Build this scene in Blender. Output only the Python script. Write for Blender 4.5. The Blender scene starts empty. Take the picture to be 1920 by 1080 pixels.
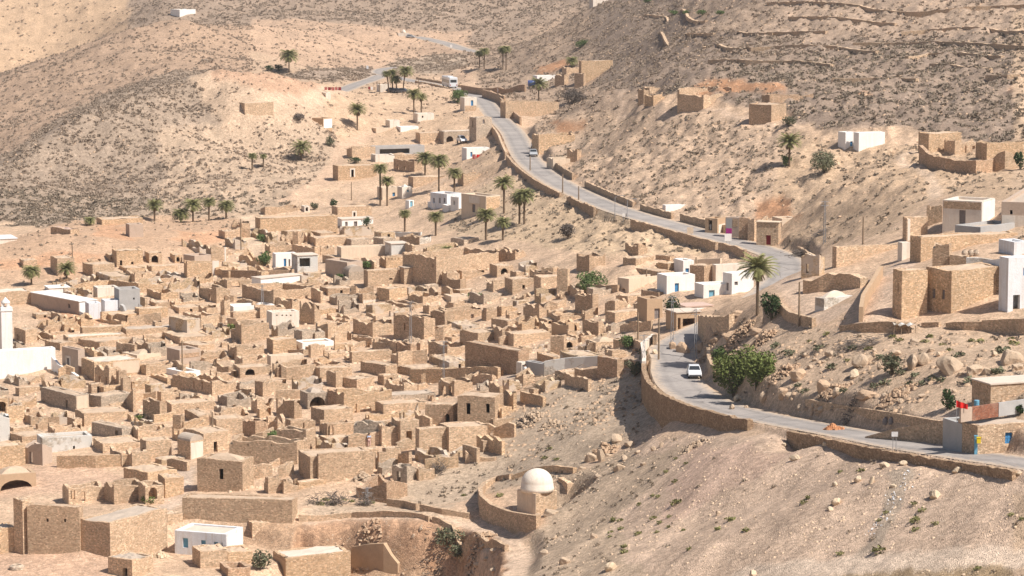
import bpy, math, random
import numpy as np
from mathutils import Vector, Matrix
random.seed(7)
RNG = np.random.default_rng(7)
SC = bpy.context.scene
COL = SC.collection
# ------------------------------------------------------------------ camera
FPX = 5444.0
PITCH = math.radians(7.3)
CP, SP = math.cos(PITCH), math.sin(PITCH)
CAMZ = 80.0
cam = bpy.data.objects.new('camera', bpy.data.cameras.new('camera'))
COL.objects.link(cam)
cam.data.sensor_width = 36.0
cam.data.lens = 36.0 * FPX / 1920.0
cam.data.clip_start = 1.0
cam.data.clip_end = 9000.0
cam.location = (0, 0, CAMZ)
cam.rotation_euler = (math.pi / 2 - PITCH, 0, 0)
SC.camera = cam

def ray(u, v):
    xc = (u - 960) / FPX
    yc = (540 - v) / FPX
    return np.array([xc, CP + yc * SP, -SP + yc * CP])

def at_t(u, v, t):
    return ray(u, v) * t + np.array([0, 0, CAMZ])

def at_z(u, v, z):
    d = ray(u, v)
    return d * ((z - CAMZ) / d[2]) + np.array([0, 0, CAMZ])

def depth_of(p):
    return p[1] * CP - (p[2] - CAMZ) * SP

def project(p):
    d = depth_of(p)
    return 960 + FPX * p[0] / d, 540 - FPX * (p[1] * SP + (p[2] - CAMZ) * CP) / d

# ------------------------------------------------------------------ numpy noise
_P = np.random.default_rng(3).random((256, 256))
def vnoise(x, y):
    xi = np.floor(x).astype(np.int64); yi = np.floor(y).astype(np.int64)
    fx = x - xi; fy = y - yi
    fx = fx * fx * (3 - 2 * fx); fy = fy * fy * (3 - 2 * fy)
    a = _P[xi & 255, yi & 255]; b = _P[(xi + 1) & 255, yi & 255]
    c = _P[xi & 255, (yi + 1) & 255]; d = _P[(xi + 1) & 255, (yi + 1) & 255]
    return (a * (1 - fx) + b * fx) * (1 - fy) + (c * (1 - fx) + d * fx) * fy
def fbm(x, y, o=4):
    s = 0; a = 1; n = 0
    for k in range(o):
        s = s + a * vnoise(x * 2 ** k + 17.3 * k, y * 2 ** k - 9.1 * k); n += a; a *= .5
    return s / n

# ------------------------------------------------------------------ terrain control points (pixel, distance along the view axis)
CPTS = [
 # lower right scree and its foot
 (1400,1080,245),(1650,1080,232),(1920,1080,220),(2060,1090,216),(1200,1080,256),(1060,1080,268),(1000,1040,285),
 (1500,1040,244),(1920,1030,226),(1200,980,281),(1400,950,268),(1650,950,247),(1900,930,236),(1100,930,305),(1060,980,300),
 (1300,880,288),(1500,850,283),(1700,880,253),(1215,832,322),
 (1150,860,322),(1100,800,338),(1180,760,345),(1060,850,330),
 # marabout, path and pit
 (1010,965,312),(900,960,318),(950,1000,304),(960,1060,294),(800,950,325),(700,940,330),(600,978,322),(800,980,316),
 (740,1078,311),(850,1062,311),(905,1055,307),(660,1078,312),(560,1078,315),(880,996,309),
 (700,1060,312),(1060,900,318),(930,900,335),
 # bottom-left village floor
 (50,1050,312),(200,1060,309),(330,1050,310),(450,1060,313),(430,985,322),(300,930,340),(100,900,352),(200,850,365),(20,800,385),(-100,1000,330),
 (350,860,357),(560,880,345),(640,850,352),(760,840,352),(860,860,344),(960,820,352),(500,800,372),(700,780,372),(880,790,362),(1000,780,355),
 (100,760,395),(300,760,390),(20,705,418),(160,700,412),(380,720,402),(600,720,395),(760,740,388),(960,710,382),(1090,700,372),(1150,690,368),
 (50,640,440),(220,620,444),(400,640,436),(560,640,430),(760,640,425),(930,640,414),(1060,650,398),(1150,640,388),(1200,620,390),
 (60,580,462),(250,570,462),(450,560,462),(620,560,460),(820,545,458),(960,560,445),(1110,545,432),(1230,560,415),(1290,545,412),
 (60,520,490),(250,520,490),(420,500,498),(600,500,490),(760,500,480),(900,490,478),(1000,500,458),(1110,490,447),(1180,500,436),(1280,510,434),(1350,530,424),
 # orange mound and beyond
 (0,460,520),(100,445,518),(240,440,528),(340,430,540),(430,450,528),(180,428,545),(420,425,552),
 (0,420,572),(120,420,568),(280,412,592),(430,412,585),(520,430,552),(640,430,552),(760,440,540),(860,430,516),(960,440,492),(1080,440,478),(1180,440,462),
 (500,395,595),(640,395,590),(780,392,568),(900,395,540),(1000,390,512),(700,345,635),(830,345,625),(925,345,590),(950,320,604),
 (600,340,640),(500,340,632),(420,350,622),(300,360,622),(150,370,612),(0,390,588),(560,300,672),(660,300,668),(780,300,665),(880,300,640),(930,275,650),
 (700,255,708),(800,250,705),(880,262,690),(600,240,702),(800,215,745),(900,215,720),(700,215,735),(640,190,755),(760,180,800),(840,180,830),
 # knoll on the left and its crest
 (430,135,706),(340,148,694),(250,176,682),(150,212,668),(60,262,655),(0,303,645),(-100,350,620),(540,146,720),(600,156,738),(470,210,682),(560,205,695),
 (200,300,652),(330,250,672),(420,280,662),(100,330,640),(480,260,680),(350,190,690),
 # hidden ground behind the knoll, plain and mid hill
 (620,140,905),(560,132,905),(680,140,915),(700,165,850),(640,172,800),(500,118,930),
 (0,290,790),(100,245,800),(200,190,840),(300,150,868),(400,128,900),
 (100,200,872),(50,230,830),(300,100,920),(400,90,950),(200,135,905),(480,90,985),(600,95,1010),(700,105,1040),(800,112,1065),(760,128,985),
 (345,34,965),(260,72,985),(170,110,1000),(80,138,1008),(0,158,1012),(-100,185,1010),(420,46,1010),(480,54,1050),(600,60,1095),(690,64,1130),(755,68,1165),(820,86,1120),
 # far left hill, back mountain
 (100,105,1260),(0,100,1255),(100,50,1285),(0,0,1310),(150,0,1310),(-100,50,1280),(50,146,1235),(170,90,1240),
 (260,40,1200),(300,0,1230),(450,20,1215),(600,0,1240),(500,40,1180),(700,20,1225),(800,40,1200),(900,60,1185),(950,0,1240),(1050,0,1230),(1000,40,1190),(900,85,1140),
 # right of the bus: nearer slope whose crest runs up to the top edge
 (900,118,980),(960,92,990),(1010,70,990),(1060,45,990),(1100,18,985),(1150,0,980),
 (900,150,925),(1000,130,900),(1000,165,860),(1090,160,800),(1060,110,905),(1100,60,930),(1200,20,900),(1250,60,850),(1200,110,790),
 (960,180,800),(1040,205,735),(1080,200,710),(1040,240,690),(1080,285,628),(1150,180,640),(1160,240,600),
 # right hillside
 (1060,320,562),(1100,345,532),(1200,390,487),(1300,420,467),(1400,440,452),(1480,440,444),(1560,440,424),(1640,440,400),
 (1200,300,530),(1300,300,510),(1400,300,494),(1500,300,482),(1230,196,560),(1330,203,545),(1430,230,522),(1540,230,506),(1200,250,552),
 (1300,140,620),(1450,140,596),(1600,140,575),(1800,140,552),(1950,140,540),(1300,60,700),(1400,90,640),(1500,90,625),(1700,90,604),(1900,90,580),
 (1300,0,800),(1500,0,690),(1700,0,655),(1920,0,630),(1615,284,480),(1700,260,485),(1800,300,448),(1900,300,440),(1750,330,430),(1900,330,424),
 (1560,360,446),(1650,360,430),(1750,380,400),(1850,420,362),(1920,420,356),(1700,440,372),(1640,400,415),
 # right middle shelf
 (1560,480,388),(1680,500,345),(1600,520,350),(1800,500,325),(1920,480,330),(1550,570,336),(1620,590,315),(1700,600,314),(1800,590,312),(1890,588,308),(1960,590,306),(1500,600,331),
 (1450,600,338),(1400,590,345),(1340,600,356),(1325,596,361),(1370,577,364),(1410,557,371),(1440,542,378),(1390,640,344),(1450,660,323),(1330,655,352),
 # near rocky hill above the road
 (1550,630,319),(1700,635,306),(1850,640,299),(1500,700,309),(1650,700,291),(1800,700,281),(1920,690,277),(1420,735,311),(1370,710,327),(1550,750,296),(1700,770,277),(1800,785,268),(1900,760,262),
]
HID = [ # hidden ground (x, y, z)
 (-150,200,14),(150,200,26),(-60,205,13),(60,210,16),(0,240,14),
 (-190,1120,4),(-120,1110,12),(-60,1110,24),(0,1150,30),(40,1080,31),
 (-260,760,8),(-230,1400,60),(-100,1380,75),(0,1360,85),(100,1300,95),(200,1200,110),(-300,1400,60),(-330,1000,15),
 (120,800,85),(170,750,88),(230,800,110),(300,800,120),(0,1700,160),(-400,1800,170),(400,1700,190),(600,1200,160),(-600,1300,90),
 (-700,2400,240),(0,2400,260),(700,2400,260),(170,560,72),(190,480,60),(120,330,45),(110,280,42),(-150,400,14),(-180,520,18),(-200,640,15),
]
def catmull_line(P, step=1.0):
    P = np.asarray(P, float); out = []
    Q = np.vstack([2 * P[0] - P[1], P, 2 * P[-1] - P[-2]])
    for i in range(1, len(Q) - 2):
        m = max(2, int(np.linalg.norm(Q[i + 1] - Q[i]) / step))
        for k in range(m):
            f = k / m
            out.append(.5 * ((2 * Q[i]) + (-Q[i - 1] + Q[i + 1]) * f + (2 * Q[i - 1] - 5 * Q[i] + 4 * Q[i + 1] - Q[i + 2]) * f ** 2 + (-Q[i - 1] + 3 * Q[i] - 3 * Q[i + 1] + Q[i + 2]) * f ** 3))
    out.append(P[-1])
    return np.array(out)
ROAD_PX = [(2060,892,35.4),(1990,880,34.8),(1920,868,34.2),(1830,855,33.3),(1700,834,32.0),(1600,814,30.8),(1500,796,29.4),(1400,776,28),(1330,755,27),(1284,728,26.4),(1267,700,26.2),(1266,675,26.3),(1262,652,26.8),(1300,628,27.5),(1370,595,28.3),(1430,560,29),(1462,530,29.4),(1477,505,29.8),(1468,484,30),(1430,468,30.2),(1380,454,30.4),(1320,438,30.6),(1260,422,30.8),(1200,406,31),(1150,390,31),(1100,369,31),(1050,345,31),(1012,320,31),(988,297,31),(975,275,30.8),(962,250,30.6),(943,230,30.4),(925,213,30.2),(912,196,30),(896,182,29.5),(868,171,29),(838,163,28.7),(800,156,28.5),(760,149,28.5),(728,142,28.6),(712,135,28.9),(722,129,29.2),(745,126,29.4)]
ROAD2_PX = [(900,98,29.6),(868,92,30.2),(838,82,31),(800,73,31.8),(778,69,32.3)]
LANE_PX = [(715,141,28.7),(700,148,29),(670,158,29.6),(640,170,30.4),(615,178,31)]
VLANE_PX = [(1258,652,26.7),(1235,640,26.6),(1205,634,25.6),(1175,628,24.6),(1120,618,None)]
ROAD = catmull_line([at_z(*p) for p in ROAD_PX], .8)
ROAD2 = catmull_line([at_z(*p) for p in ROAD2_PX], 1.5)
LANE = catmull_line([at_z(*p) for p in LANE_PX], 1.5)

ctrl = [at_t(*c) for c in CPTS] + [np.array(h, float) for h in HID]
_t0 = np.gradient(ROAD[:, :2], axis=0); _t0 /= np.linalg.norm(_t0, axis=1)[:, None]
_u0 = 960 + FPX * ROAD[:, 0] / (ROAD[:, 1] * CP - (ROAD[:, 2] - CAMZ) * SP)
for _i in range(0, len(ROAD), 9):
    _p = ROAD[_i]; _nr = np.array([-_t0[_i, 1], _t0[_i, 0]])
    if _p[1] < 345: _dz = float(np.interp(_u0[_i], [1200, 1262, 1300, 1400, 1480, 1540, 1640, 1990], [4.4, 4.2, 2.6, 1.4, .7, .6, 1.1, 1.0]))
    elif 430 < _p[1] < 640: _dz = 1.0
    else: continue
    ctrl.append(np.array([*(_p[:2] + _nr * 4.6), _p[2] - _dz]))
for _u, _v, _t in [(-100,350,620),(-50,328,634),(0,303,645),(60,262,655),(105,236,662),(150,212,668),(200,193,675),(250,176,682),(295,161,688),(340,148,694),(385,140,700),(430,135,706),(485,139,713),(540,146,720)]:
    _p = at_t(_u, _v, _t); _d = _p[:2] / np.linalg.norm(_p[:2]); _f = 1 if _u < 400 else .6
    ctrl.append(_p)
    for _s, _z in ((9, 1.6), (24, 6), (60, 11)): ctrl.append(np.array([*(_p[:2] + _d * _s), _p[2] - _z * _f]))
ctrl += list(ROAD[::22]) + list(ROAD2[::10]) + list(LANE[::12])
ctrl = np.array(ctrl)
ca, cb, cz = ctrl[:, 0] / ctrl[:, 1], np.log(ctrl[:, 1]), ctrl[:, 2]
def _k(r2):
    return 0.5 * r2 * np.log(r2 + 1e-12)
n = len(ca)
A = np.zeros((n + 3, n + 3))
A[:n, :n] = _k((ca[:, None] - ca[None]) ** 2 + (cb[:, None] - cb[None]) ** 2) + np.eye(n) * 2e-5
A[:n, n] = 1; A[:n, n + 1] = ca; A[:n, n + 2] = cb
A[n:, :n] = A[:n, n:].T
W = np.linalg.solve(A, np.concatenate([cz, [0, 0, 0]]))
# grid: columns by x/y, rows by log distance
A0, A1, NA = -0.27, 0.27, 700
B0, B1, NB = math.log(188), math.log(2500), 1180
ga = np.linspace(A0, A1, NA); gb = np.linspace(B0, B1, NB)
def rbf(a, b):
    out = np.empty(len(a))
    for i in range(0, len(a), 20000):
        aa, bb = a[i:i + 20000], b[i:i + 20000]
        out[i:i + 20000] = _k((aa[:, None] - ca) ** 2 + (bb[:, None] - cb) ** 2) @ W[:n] + W[n] + W[n + 1] * aa + W[n + 2] * bb
    return out
ka = np.linspace(A0, A1, 141); kb = np.linspace(B0, B1, 296)
KB, KA = np.meshgrid(kb, ka, indexing='ij')
Zk = rbf(KA.ravel(), KB.ravel()).reshape(KA.shape)
def catmull(Z, idx, axis):
    Z = np.moveaxis(Z, axis, 0)
    i1 = np.clip(np.floor(idx).astype(int), 0, Z.shape[0] - 2); f = (idx - i1)[:, None]
    g = lambda i: Z[np.clip(i, 0, Z.shape[0] - 1)]
    p0, p1, p2, p3 = g(i1 - 1), g(i1), g(i1 + 1), g(i1 + 2)
    r = .5 * ((2 * p1) + (-p0 + p2) * f + (2 * p0 - 5 * p1 + 4 * p2 - p3) * f ** 2 + (-p0 + 3 * p1 - 3 * p2 + p3) * f ** 3)
    return np.moveaxis(r, 0, axis)
Z = catmull(Zk, (gb - B0) / (B1 - B0) * 295, 0)
Z = catmull(Z, (ga - A0) / (A1 - A0) * 140, 1)
GB, GA = np.meshgrid(gb, ga, indexing='ij')
GY = np.exp(GB); GX = GA * GY

def H(x, y):
    x = np.asarray(x, float); y = np.asarray(y, float)
    i = np.clip((np.log(np.maximum(y, 1)) - B0) / (B1 - B0) * (NB - 1), 0, NB - 1.001)
    j = np.clip((x / y - A0) / (A1 - A0) * (NA - 1), 0, NA - 1.001)
    i0 = i.astype(int); j0 = j.astype(int); fi = i - i0; fj = j - j0
    return (Z[i0, j0] * (1 - fi) + Z[i0 + 1, j0] * fi) * (1 - fj) + (Z[i0, j0 + 1] * (1 - fi) + Z[i0 + 1, j0 + 1] * fi) * fj

_T = np.exp(np.linspace(math.log(200), math.log(2300), 2600))
def ground(u, v, tmin=0):
    d = ray(u, v)
    P = d[None] * _T[:, None]; P[:, 2] += CAMZ
    e = P[:, 2] - H(P[:, 0], P[:, 1])
    e[_T < tmin] = 1
    k = np.nonzero(e < 0)[0]
    if len(k) == 0:
        return at_t(u, v, 1500)
    k = k[0]
    if k == 0:
        return at_t(u, v, 210)
    lo, hi = _T[k - 1], _T[k]
    for _ in range(18):
        m = .5 * (lo + hi); p = d * m; p[2] += CAMZ
        if p[2] - float(H(p[0], p[1])) < 0: hi = m
        else: lo = m
    p = d * hi; p[2] += CAMZ
    return p

# ------------------------------------------------------------------ roads: carve the terrain along them
def near_line(line, rad):
    """distance, interpolated z and side for grid vertices within rad of a polyline"""
    D = np.full(Z.shape, 1e9); ZZ = np.zeros(Z.shape); SD = np.zeros(Z.shape)
    tang = np.gradient(line[:, :2], axis=0)
    da = (A1 - A0) / (NA - 1); db = (B1 - B0) / (NB - 1)
    for p, t in zip(line, tang):
        a = p[0] / p[1]; b = math.log(p[1])
        wi = int(rad / p[1] / db) + 2; wj = int(rad / p[1] / da) + 2
        i0 = int((b - B0) / db); j0 = int((a - A0) / da)
        s = (slice(max(0, i0 - wi), max(0, i0 + wi + 1)), slice(max(0, j0 - wj), max(0, j0 + wj + 1)))
        if Z[s].size == 0: continue
        dx = GX[s] - p[0]; dy = GY[s] - p[1]
        d = np.hypot(dx, dy)
        m = d < D[s]
        D[s] = np.where(m, d, D[s]); ZZ[s] = np.where(m, p[2], ZZ[s])
        SD[s] = np.where(m, np.sign(t[0] * dy - t[1] * dx), SD[s])
    return D, ZZ, SD
def smooth(x, a, b):
    f = np.clip((x - a) / (b - a), 0, 1); return f * f * (3 - 2 * f)
ZBASE = Z.copy()
# natural roughness (kept off the roads further down)
_far = smooth(GY, 300, 900)
Z = Z + (fbm(GX / 9, GY / 9, 4) - .5) * (.9 + 2.2 * _far) + (fbm(GX / 2.2 + 50, GY / 2.2, 3) - .5) * (.35 + .5 * _far)
_rk = (smooth(GX / GY, .0, .04) * smooth(GY, 380, 450) + .75 * (1 - smooth(GX / GY, -.09, -.05)) * smooth(GY, 560, 610)) * (1 - smooth(GY, 700, 860))
Z = Z + _rk * ((fbm(GX / 1.6 + 7, GY / 2.6, 3) - .5) * 1.1 + np.abs(fbm(GX / 7 + 3, GY / 5, 3) - .5) * 3.2 - .6)
rockmask = np.zeros(Z.shape)
DR, ZR, SR = near_line(ROAD, 16)
HALF = 3.0
w = np.where(SR > 0, 1 - smooth(DR, HALF, HALF + .7), 1 - smooth(DR, HALF + .3, HALF + 1.6))
Z = Z * (1 - w) + ZR * w
for ln, hw in ((ROAD2, 4), (LANE, 3.5)):
    d_, z_, s_ = near_line(ln, 18)
    w = 1 - smooth(d_, hw, hw + 4)
    Z = Z * (1 - w) + z_ * w
def pit(poly, drop):
    global Z
    dep = GY * CP - (Z - CAMZ) * SP; x = 960 + FPX * GX / dep; y = 540 - FPX * (GY * SP + (Z - CAMZ) * CP) / dep
    x = x + (fbm(GX / 2.5, GY / 2.5, 3) - .5) * 46; y = y + (fbm(GX / 2.5 + 9, GY / 2.5, 3) - .5) * 14
    c = np.zeros(Z.shape, bool); j = len(poly) - 1
    for i in range(len(poly)):
        xi, yi = poly[i]; xj, yj = poly[j]
        if yi != yj: c ^= ((yi > y) != (yj > y)) & (x < (xj - xi) * (y - yi) / (yj - yi) + xi)
        j = i
    m = c.astype(float)
    for _ in range(2):
        q = m.copy(); q[1:-1, 1:-1] = (m[:-2, 1:-1] + m[2:, 1:-1] + m[1:-1, :-2] + m[1:-1, 2:] + 2 * m[1:-1, 1:-1]) / 6; m = q
    Z = Z - drop * m * (.8 + .5 * fbm(GX / 4, GY / 4, 2))
    ed = np.hypot(*np.gradient(m)); ed = np.clip(ed * 6, 0, 1)
    for _ in range(3): ed[1:-1, 1:-1] = (ed[:-2, 1:-1] + ed[2:, 1:-1] + ed[1:-1, :-2] + ed[1:-1, 2:] + ed[1:-1, 1:-1]) / 5
    Z = Z + ed * ((fbm(GX / 1.1, GY / 1.1, 3) - .5) * 2.6 + (fbm(GX / 3 + 4, GY / 3, 2) - .5) * 2.4)
    return m
PIT = pit([(560,1000),(600,990),(660,985),(780,984),(840,1000),(900,1018),(936,1036),(940,1110),(560,1110)], 3.4)
def pad(u, v, rad, fall, dz=0.):
    global Z
    p = ground(u, v); d_ = np.hypot(GX - p[0], GY - p[1]); w_ = 1 - smooth(d_, rad, rad + fall)
    Z = Z * (1 - w_) + (p[2] + dz) * w_
pad(392, 1030, 7.5, 2.2, -1.1)
pad(1016, 957, 3.9, 2.2)
# the ground in front of the bend retaining wall and foot of the near road is pulled down a little
# ------------------------------------------------------------------ soil zones and scrub densities (regions of the real slopes)
DEPTH = GY * CP - (Z - CAMZ) * SP
GU = 960 + FPX * GX / DEPTH
GV = 540 - FPX * (GY * SP + (Z - CAMZ) * CP) / DEPTH
_js = np.clip(DEPTH / 300, 1, 4)
JU = GU + (fbm(GX / 6 + 5, GY / 6, 3) - .5) * 60 / _js * 1.3
JV = GV + (fbm(GX / 6 + 80, GY / 6 + 31, 3) - .5) * 30 / _js * 1.3
def inpoly(poly):
    poly = np.array(poly, float); ins = np.zeros(Z.shape, bool)
    x, y = JU, JV
    j = len(poly) - 1
    for i in range(len(poly)):
        xi, yi = poly[i]; xj, yj = poly[j]
        if yi != yj:
            c = ((yi > y) != (yj > y)) & (x < (xj - xi) * (y - yi) / (yj - yi) + xi)
            ins ^= c
        j = i
    return ins
SOIL = np.empty(Z.shape + (3,)); SOIL[:] = (.55, .40, .27)
SCR = np.zeros(Z.shape); SSZ = np.full(Z.shape, .8); STONE = np.full(Z.shape, .3)
def zone(m, soil=None, scr=None, size=None, stone=None):
    if soil is not None: SOIL[m] = soil
    if scr is not None: SCR[m] = scr
    if size is not None: SSZ[m] = size
    if stone is not None: STONE[m] = stone
zone(DEPTH > 1080, (.34, .258, .188), .22, 1.25)
zone((DEPTH > 1150) & (JU < 240), (.49, .35, .225), .055, 1.1)
zone((DEPTH > 780) & (DEPTH < 1100) & (JU < 520), (.40, .285, .195), .18, 1.0)
zone((DEPTH > 900) & (DEPTH < 1185) & (JU > 470) & (JU < 880), (.485, .345, .235), .07, .95)
zone((DEPTH > 780) & (DEPTH < 960) & (JU > 470) & (JU < 860), (.49, .36, .245), .04, .95)
zone(inpoly([(505,150),(560,132),(690,126),(712,138),(700,150),(560,152)]) & (DEPTH > 780), (.36,.28,.21), .75, 1.0)
zone(inpoly([(720,130),(740,112),(830,102),(880,98),(880,125),(800,140)]) & (DEPTH > 780), (.38,.30,.22), .5, 1.0)
zone(inpoly([(-200,420),(-200,280),(0,295),(150,195),(340,130),(410,140),(430,210),(360,290),(340,400),(150,425)]) & (DEPTH < 900), (.33,.258,.19), .8, .9, .6)
zone(inpoly([(350,120),(560,130),(720,180),(660,270),(450,250),(390,200)]) & (DEPTH < 800), (.50,.375,.26), .1, .8)
zone(inpoly([(400,125),(560,138),(620,165),(560,185),(470,165),(400,150)]) & (DEPTH < 800), (.49,.325,.215), .05, .7)
zone(inpoly([(300,240),(640,230),(640,300),(520,400),(300,415)]) & (DEPTH < 760), (.46,.35,.245), .36, .85, .7)
zone(inpoly([(600,150),(960,150),(960,330),(640,330)]) & (DEPTH < 860), (.53,.385,.255), .03, .9)
zone(inpoly([(870,90),(1110,10),(1250,0),(1250,230),(1000,215),(950,190),(900,160)]), (.37,.275,.195), .2, 1.1, .5)
zone(inpoly([(1100,-10),(2100,-60),(2100,330),(1700,240),(1540,240),(1300,180),(1120,165)]), (.285,.218,.163), .46, .95, .9)
zone(inpoly([(1280,-10),(2000,-10),(2000,60),(1500,75),(1290,60)]), (.38,.285,.205), .17, .95, .9)
zone(inpoly([(1000,225),(1180,200),(1440,232),(1560,290),(1500,420),(1300,415),(1100,350),(1000,300)]), (.50,.37,.255), .28, .75, .9)
zone(inpoly([(1480,250),(1920,290),(1920,370),(1760,370),(1660,440),(1500,470),(1440,430)]), (.50,.365,.24), .13, .8, .7)
zone(inpoly([(820,390),(960,330),(1060,355),(1330,450),(1330,480),(1100,480),(960,450),(850,440)]), (.52,.39,.255), .2, .75, .6)
zone(inpoly([(-100,480),(100,420),(280,405),(460,410),(460,470),(300,490),(100,530),(-100,530)]) & (DEPTH < 620), (.50,.345,.225), .05, .6)
for pl in ([(160,440),(200,415),(250,425),(240,450)], [(330,430),(420,425),(440,445),(380,460),(330,450)], [(-20,490),(110,470),(200,480),(140,500),(0,510)], [(60,600),(70,578),(170,580),(190,600),(120,615)]):
    zone(inpoly(pl), (.55,.335,.2))
zone(inpoly([(-50,880),(200,870),(240,905),(120,925),(-50,930)]), (.55,.385,.265), 0)
zone(inpoly([(-50,1040),(210,1030),(210,1100),(-50,1100)]), (.55,.38,.26), 0)
zone(inpoly([(900,760),(1160,700),(1220,660),(1225,800),(1080,880),(1050,900),(760,960),(690,930),(780,900)]), (.44,.345,.245), .2, .55, .9)
zone(inpoly([(560,945),(720,935),(900,965),(870,985),(600,985)]), (.50,.385,.27), .1, .5)
zone((JV > 820) & (JU > 1040) & (DEPTH < 335) & inpoly([(1040,1000),(1080,880),(1220,820),(2100,820),(2100,1150),(1000,1150)]), (.52,.39,.28), .012, .55, .6)
zone(inpoly([(1050,900),(1180,850),(1290,850),(1150,980),(1200,1085),(1000,1085),(1010,1000)]), (.47,.36,.25), .17, .55, 1)
zone(inpoly([(1290,845),(1500,840),(1230,1000)]), (.52,.375,.275), .01, .5, .6)
zone(inpoly([(1640,1000),(1660,890),(1720,880),(1690,960),(1660,1020),(1600,1040)]), (.36,.29,.215), .02, .5)
zone(inpoly([(1560,1090),(1620,1050),(1760,1048),(1920,1058),(1920,1100)]), (.30,.22,.13), .05, .5)
zone(inpoly([(380,1000),(520,975),(700,970),(960,1020),(960,1100),(620,1100),(500,1030)]), (.44,.30,.19), .1, .6, 1)
zone(inpoly([(570,1030),(700,985),(760,1010),(700,1030)]) | inpoly([(840,1020),(940,1050),(930,1090),(800,1085)]), (.47,.26,.14), .02, .6)
zone(inpoly([(1320,640),(1480,615),(1940,615),(1940,760),(1780,790),(1450,770),(1350,755)]), (.51,.38,.26), .1, .6, 1)
zone(inpoly([(1360,560),(1460,585),(1470,620),(1300,660),(1290,620)]), (.47,.34,.23), .03, .6, 1)
# bare, rubbed red cuts in the slopes
for pl in ([(1030,230),(1090,225),(1100,245),(1040,250)], [(1310,150),(1480,160),(1470,172),(1300,168)], [(1420,380),(1480,372),(1500,405),(1420,405)], [(1280,180),(1330,170),(1330,185)], [(1600,175),(1640,172),(1640,188)], [(1880,170),(1930,165),(1930,190)], [(1000,128),(1060,108),(1090,120),(1010,140)]):
    zone(inpoly(pl), (.42,.235,.13), .02)
_o = (GU > 1900) & (DEPTH < 620) & (DR > 5); SOIL[_o] = (.50,.37,.25); SCR[_o] = .12 + .25 * (DEPTH[_o] > 420)
ON_ROAD = np.minimum(DR - HALF, np.minimum(near_line(ROAD2, 14)[0] - 3.5, near_line(LANE, 12)[0] - 3))
SCR[ON_ROAD < .6] = 0
# sandy tracks
TRACK = np.full(Z.shape, 1e9)
def track(px, half, colr=(.58, .44, .315), carve=0):
    global Z
    P = catmull_line([ground(*p) for p in px], .7)
    k = np.hanning(9); k /= k.sum()
    zz = np.convolve(np.pad(P[:, 2], 4, mode='edge'), k, 'valid'); P[:, 2] = zz
    d, zt, s = near_line(P, half + 6)
    w_ = (1 - smooth(d, half * .8, half + 1.5)) * carve
    Z = Z * (1 - w_) + zt * w_
    m = d + (fbm(GX / 1.5, GY / 1.5, 3) - .5) * 1.6 < half
    SOIL[m] = colr; SCR[m] = 0
    np.minimum(TRACK, d - half, out=TRACK)
    return P
track([(600,984),(660,976),(780,972),(850,985),(900,990),(950,1018),(965,1045),(955,1085)], 1.7, carve=.8)
track([(1950,1046),(1800,1046),(1700,1050),(1560,1062),(1400,1075)], 1.5, (.60,.48,.36))
track([(1480,520),(1500,545),(1530,580),(1560,590)], 2.2, (.57,.43,.31))
track([(1630,595),(1650,560),(1690,500),(1700,485)], 1.8, (.57,.43,.31))
track([(1640,818),(1720,800),(1790,783)], 1.5, (.57,.43,.31))
track([(455,500),(470,460),(478,430),(465,405)], 1.6, (.60,.46,.32))
track([(540,375),(600,345),(625,310),(645,280),(690,250)], 2.0, (.57,.41,.28))
track([(500,195),(540,185),(600,178),(640,172)], 2.0, (.58,.43,.3))
track([(1175,170),(1165,195),(1230,200),(1330,206),(1430,232),(1500,240)], .7, (.56,.42,.3))
track([(1710,285),(1690,300),(1740,330),(1755,370)], .9, (.58,.44,.31))
track([(270,968),(330,935),(345,900),(350,880)], 1.3, (.56,.44,.33))
track([(1170,628),(1120,650),(1090,648)], 1.0, (.5,.4,.31))
track([(860,712),(920,700),(960,706)], 1.3, (.54,.43,.33))
_e = np.hypot(*np.gradient(PIT)); SOIL[_e > .05] = (.45, .285, .175); SCR[PIT > .03] *= .4
_pp = GX * .91 - GY * .41; _al = GX * .41 + GY * .91
_st = fbm(_pp / 2.2, _al / 26 + 5, 3); _m = (GV > 825) & (GU > 1040) & (DEPTH < 335)
SOIL[_m] *= (.68 + .62 * _st[_m])[:, None]
_st2 = fbm(_pp / 5 + 40, _al / 40, 3); _m2 = (GU > 1000) & (GV < 480) & (DEPTH > 380) & (DEPTH < 760)
SOIL[_m2] *= (.82 + .38 * _st2[_m2])[:, None]
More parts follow.
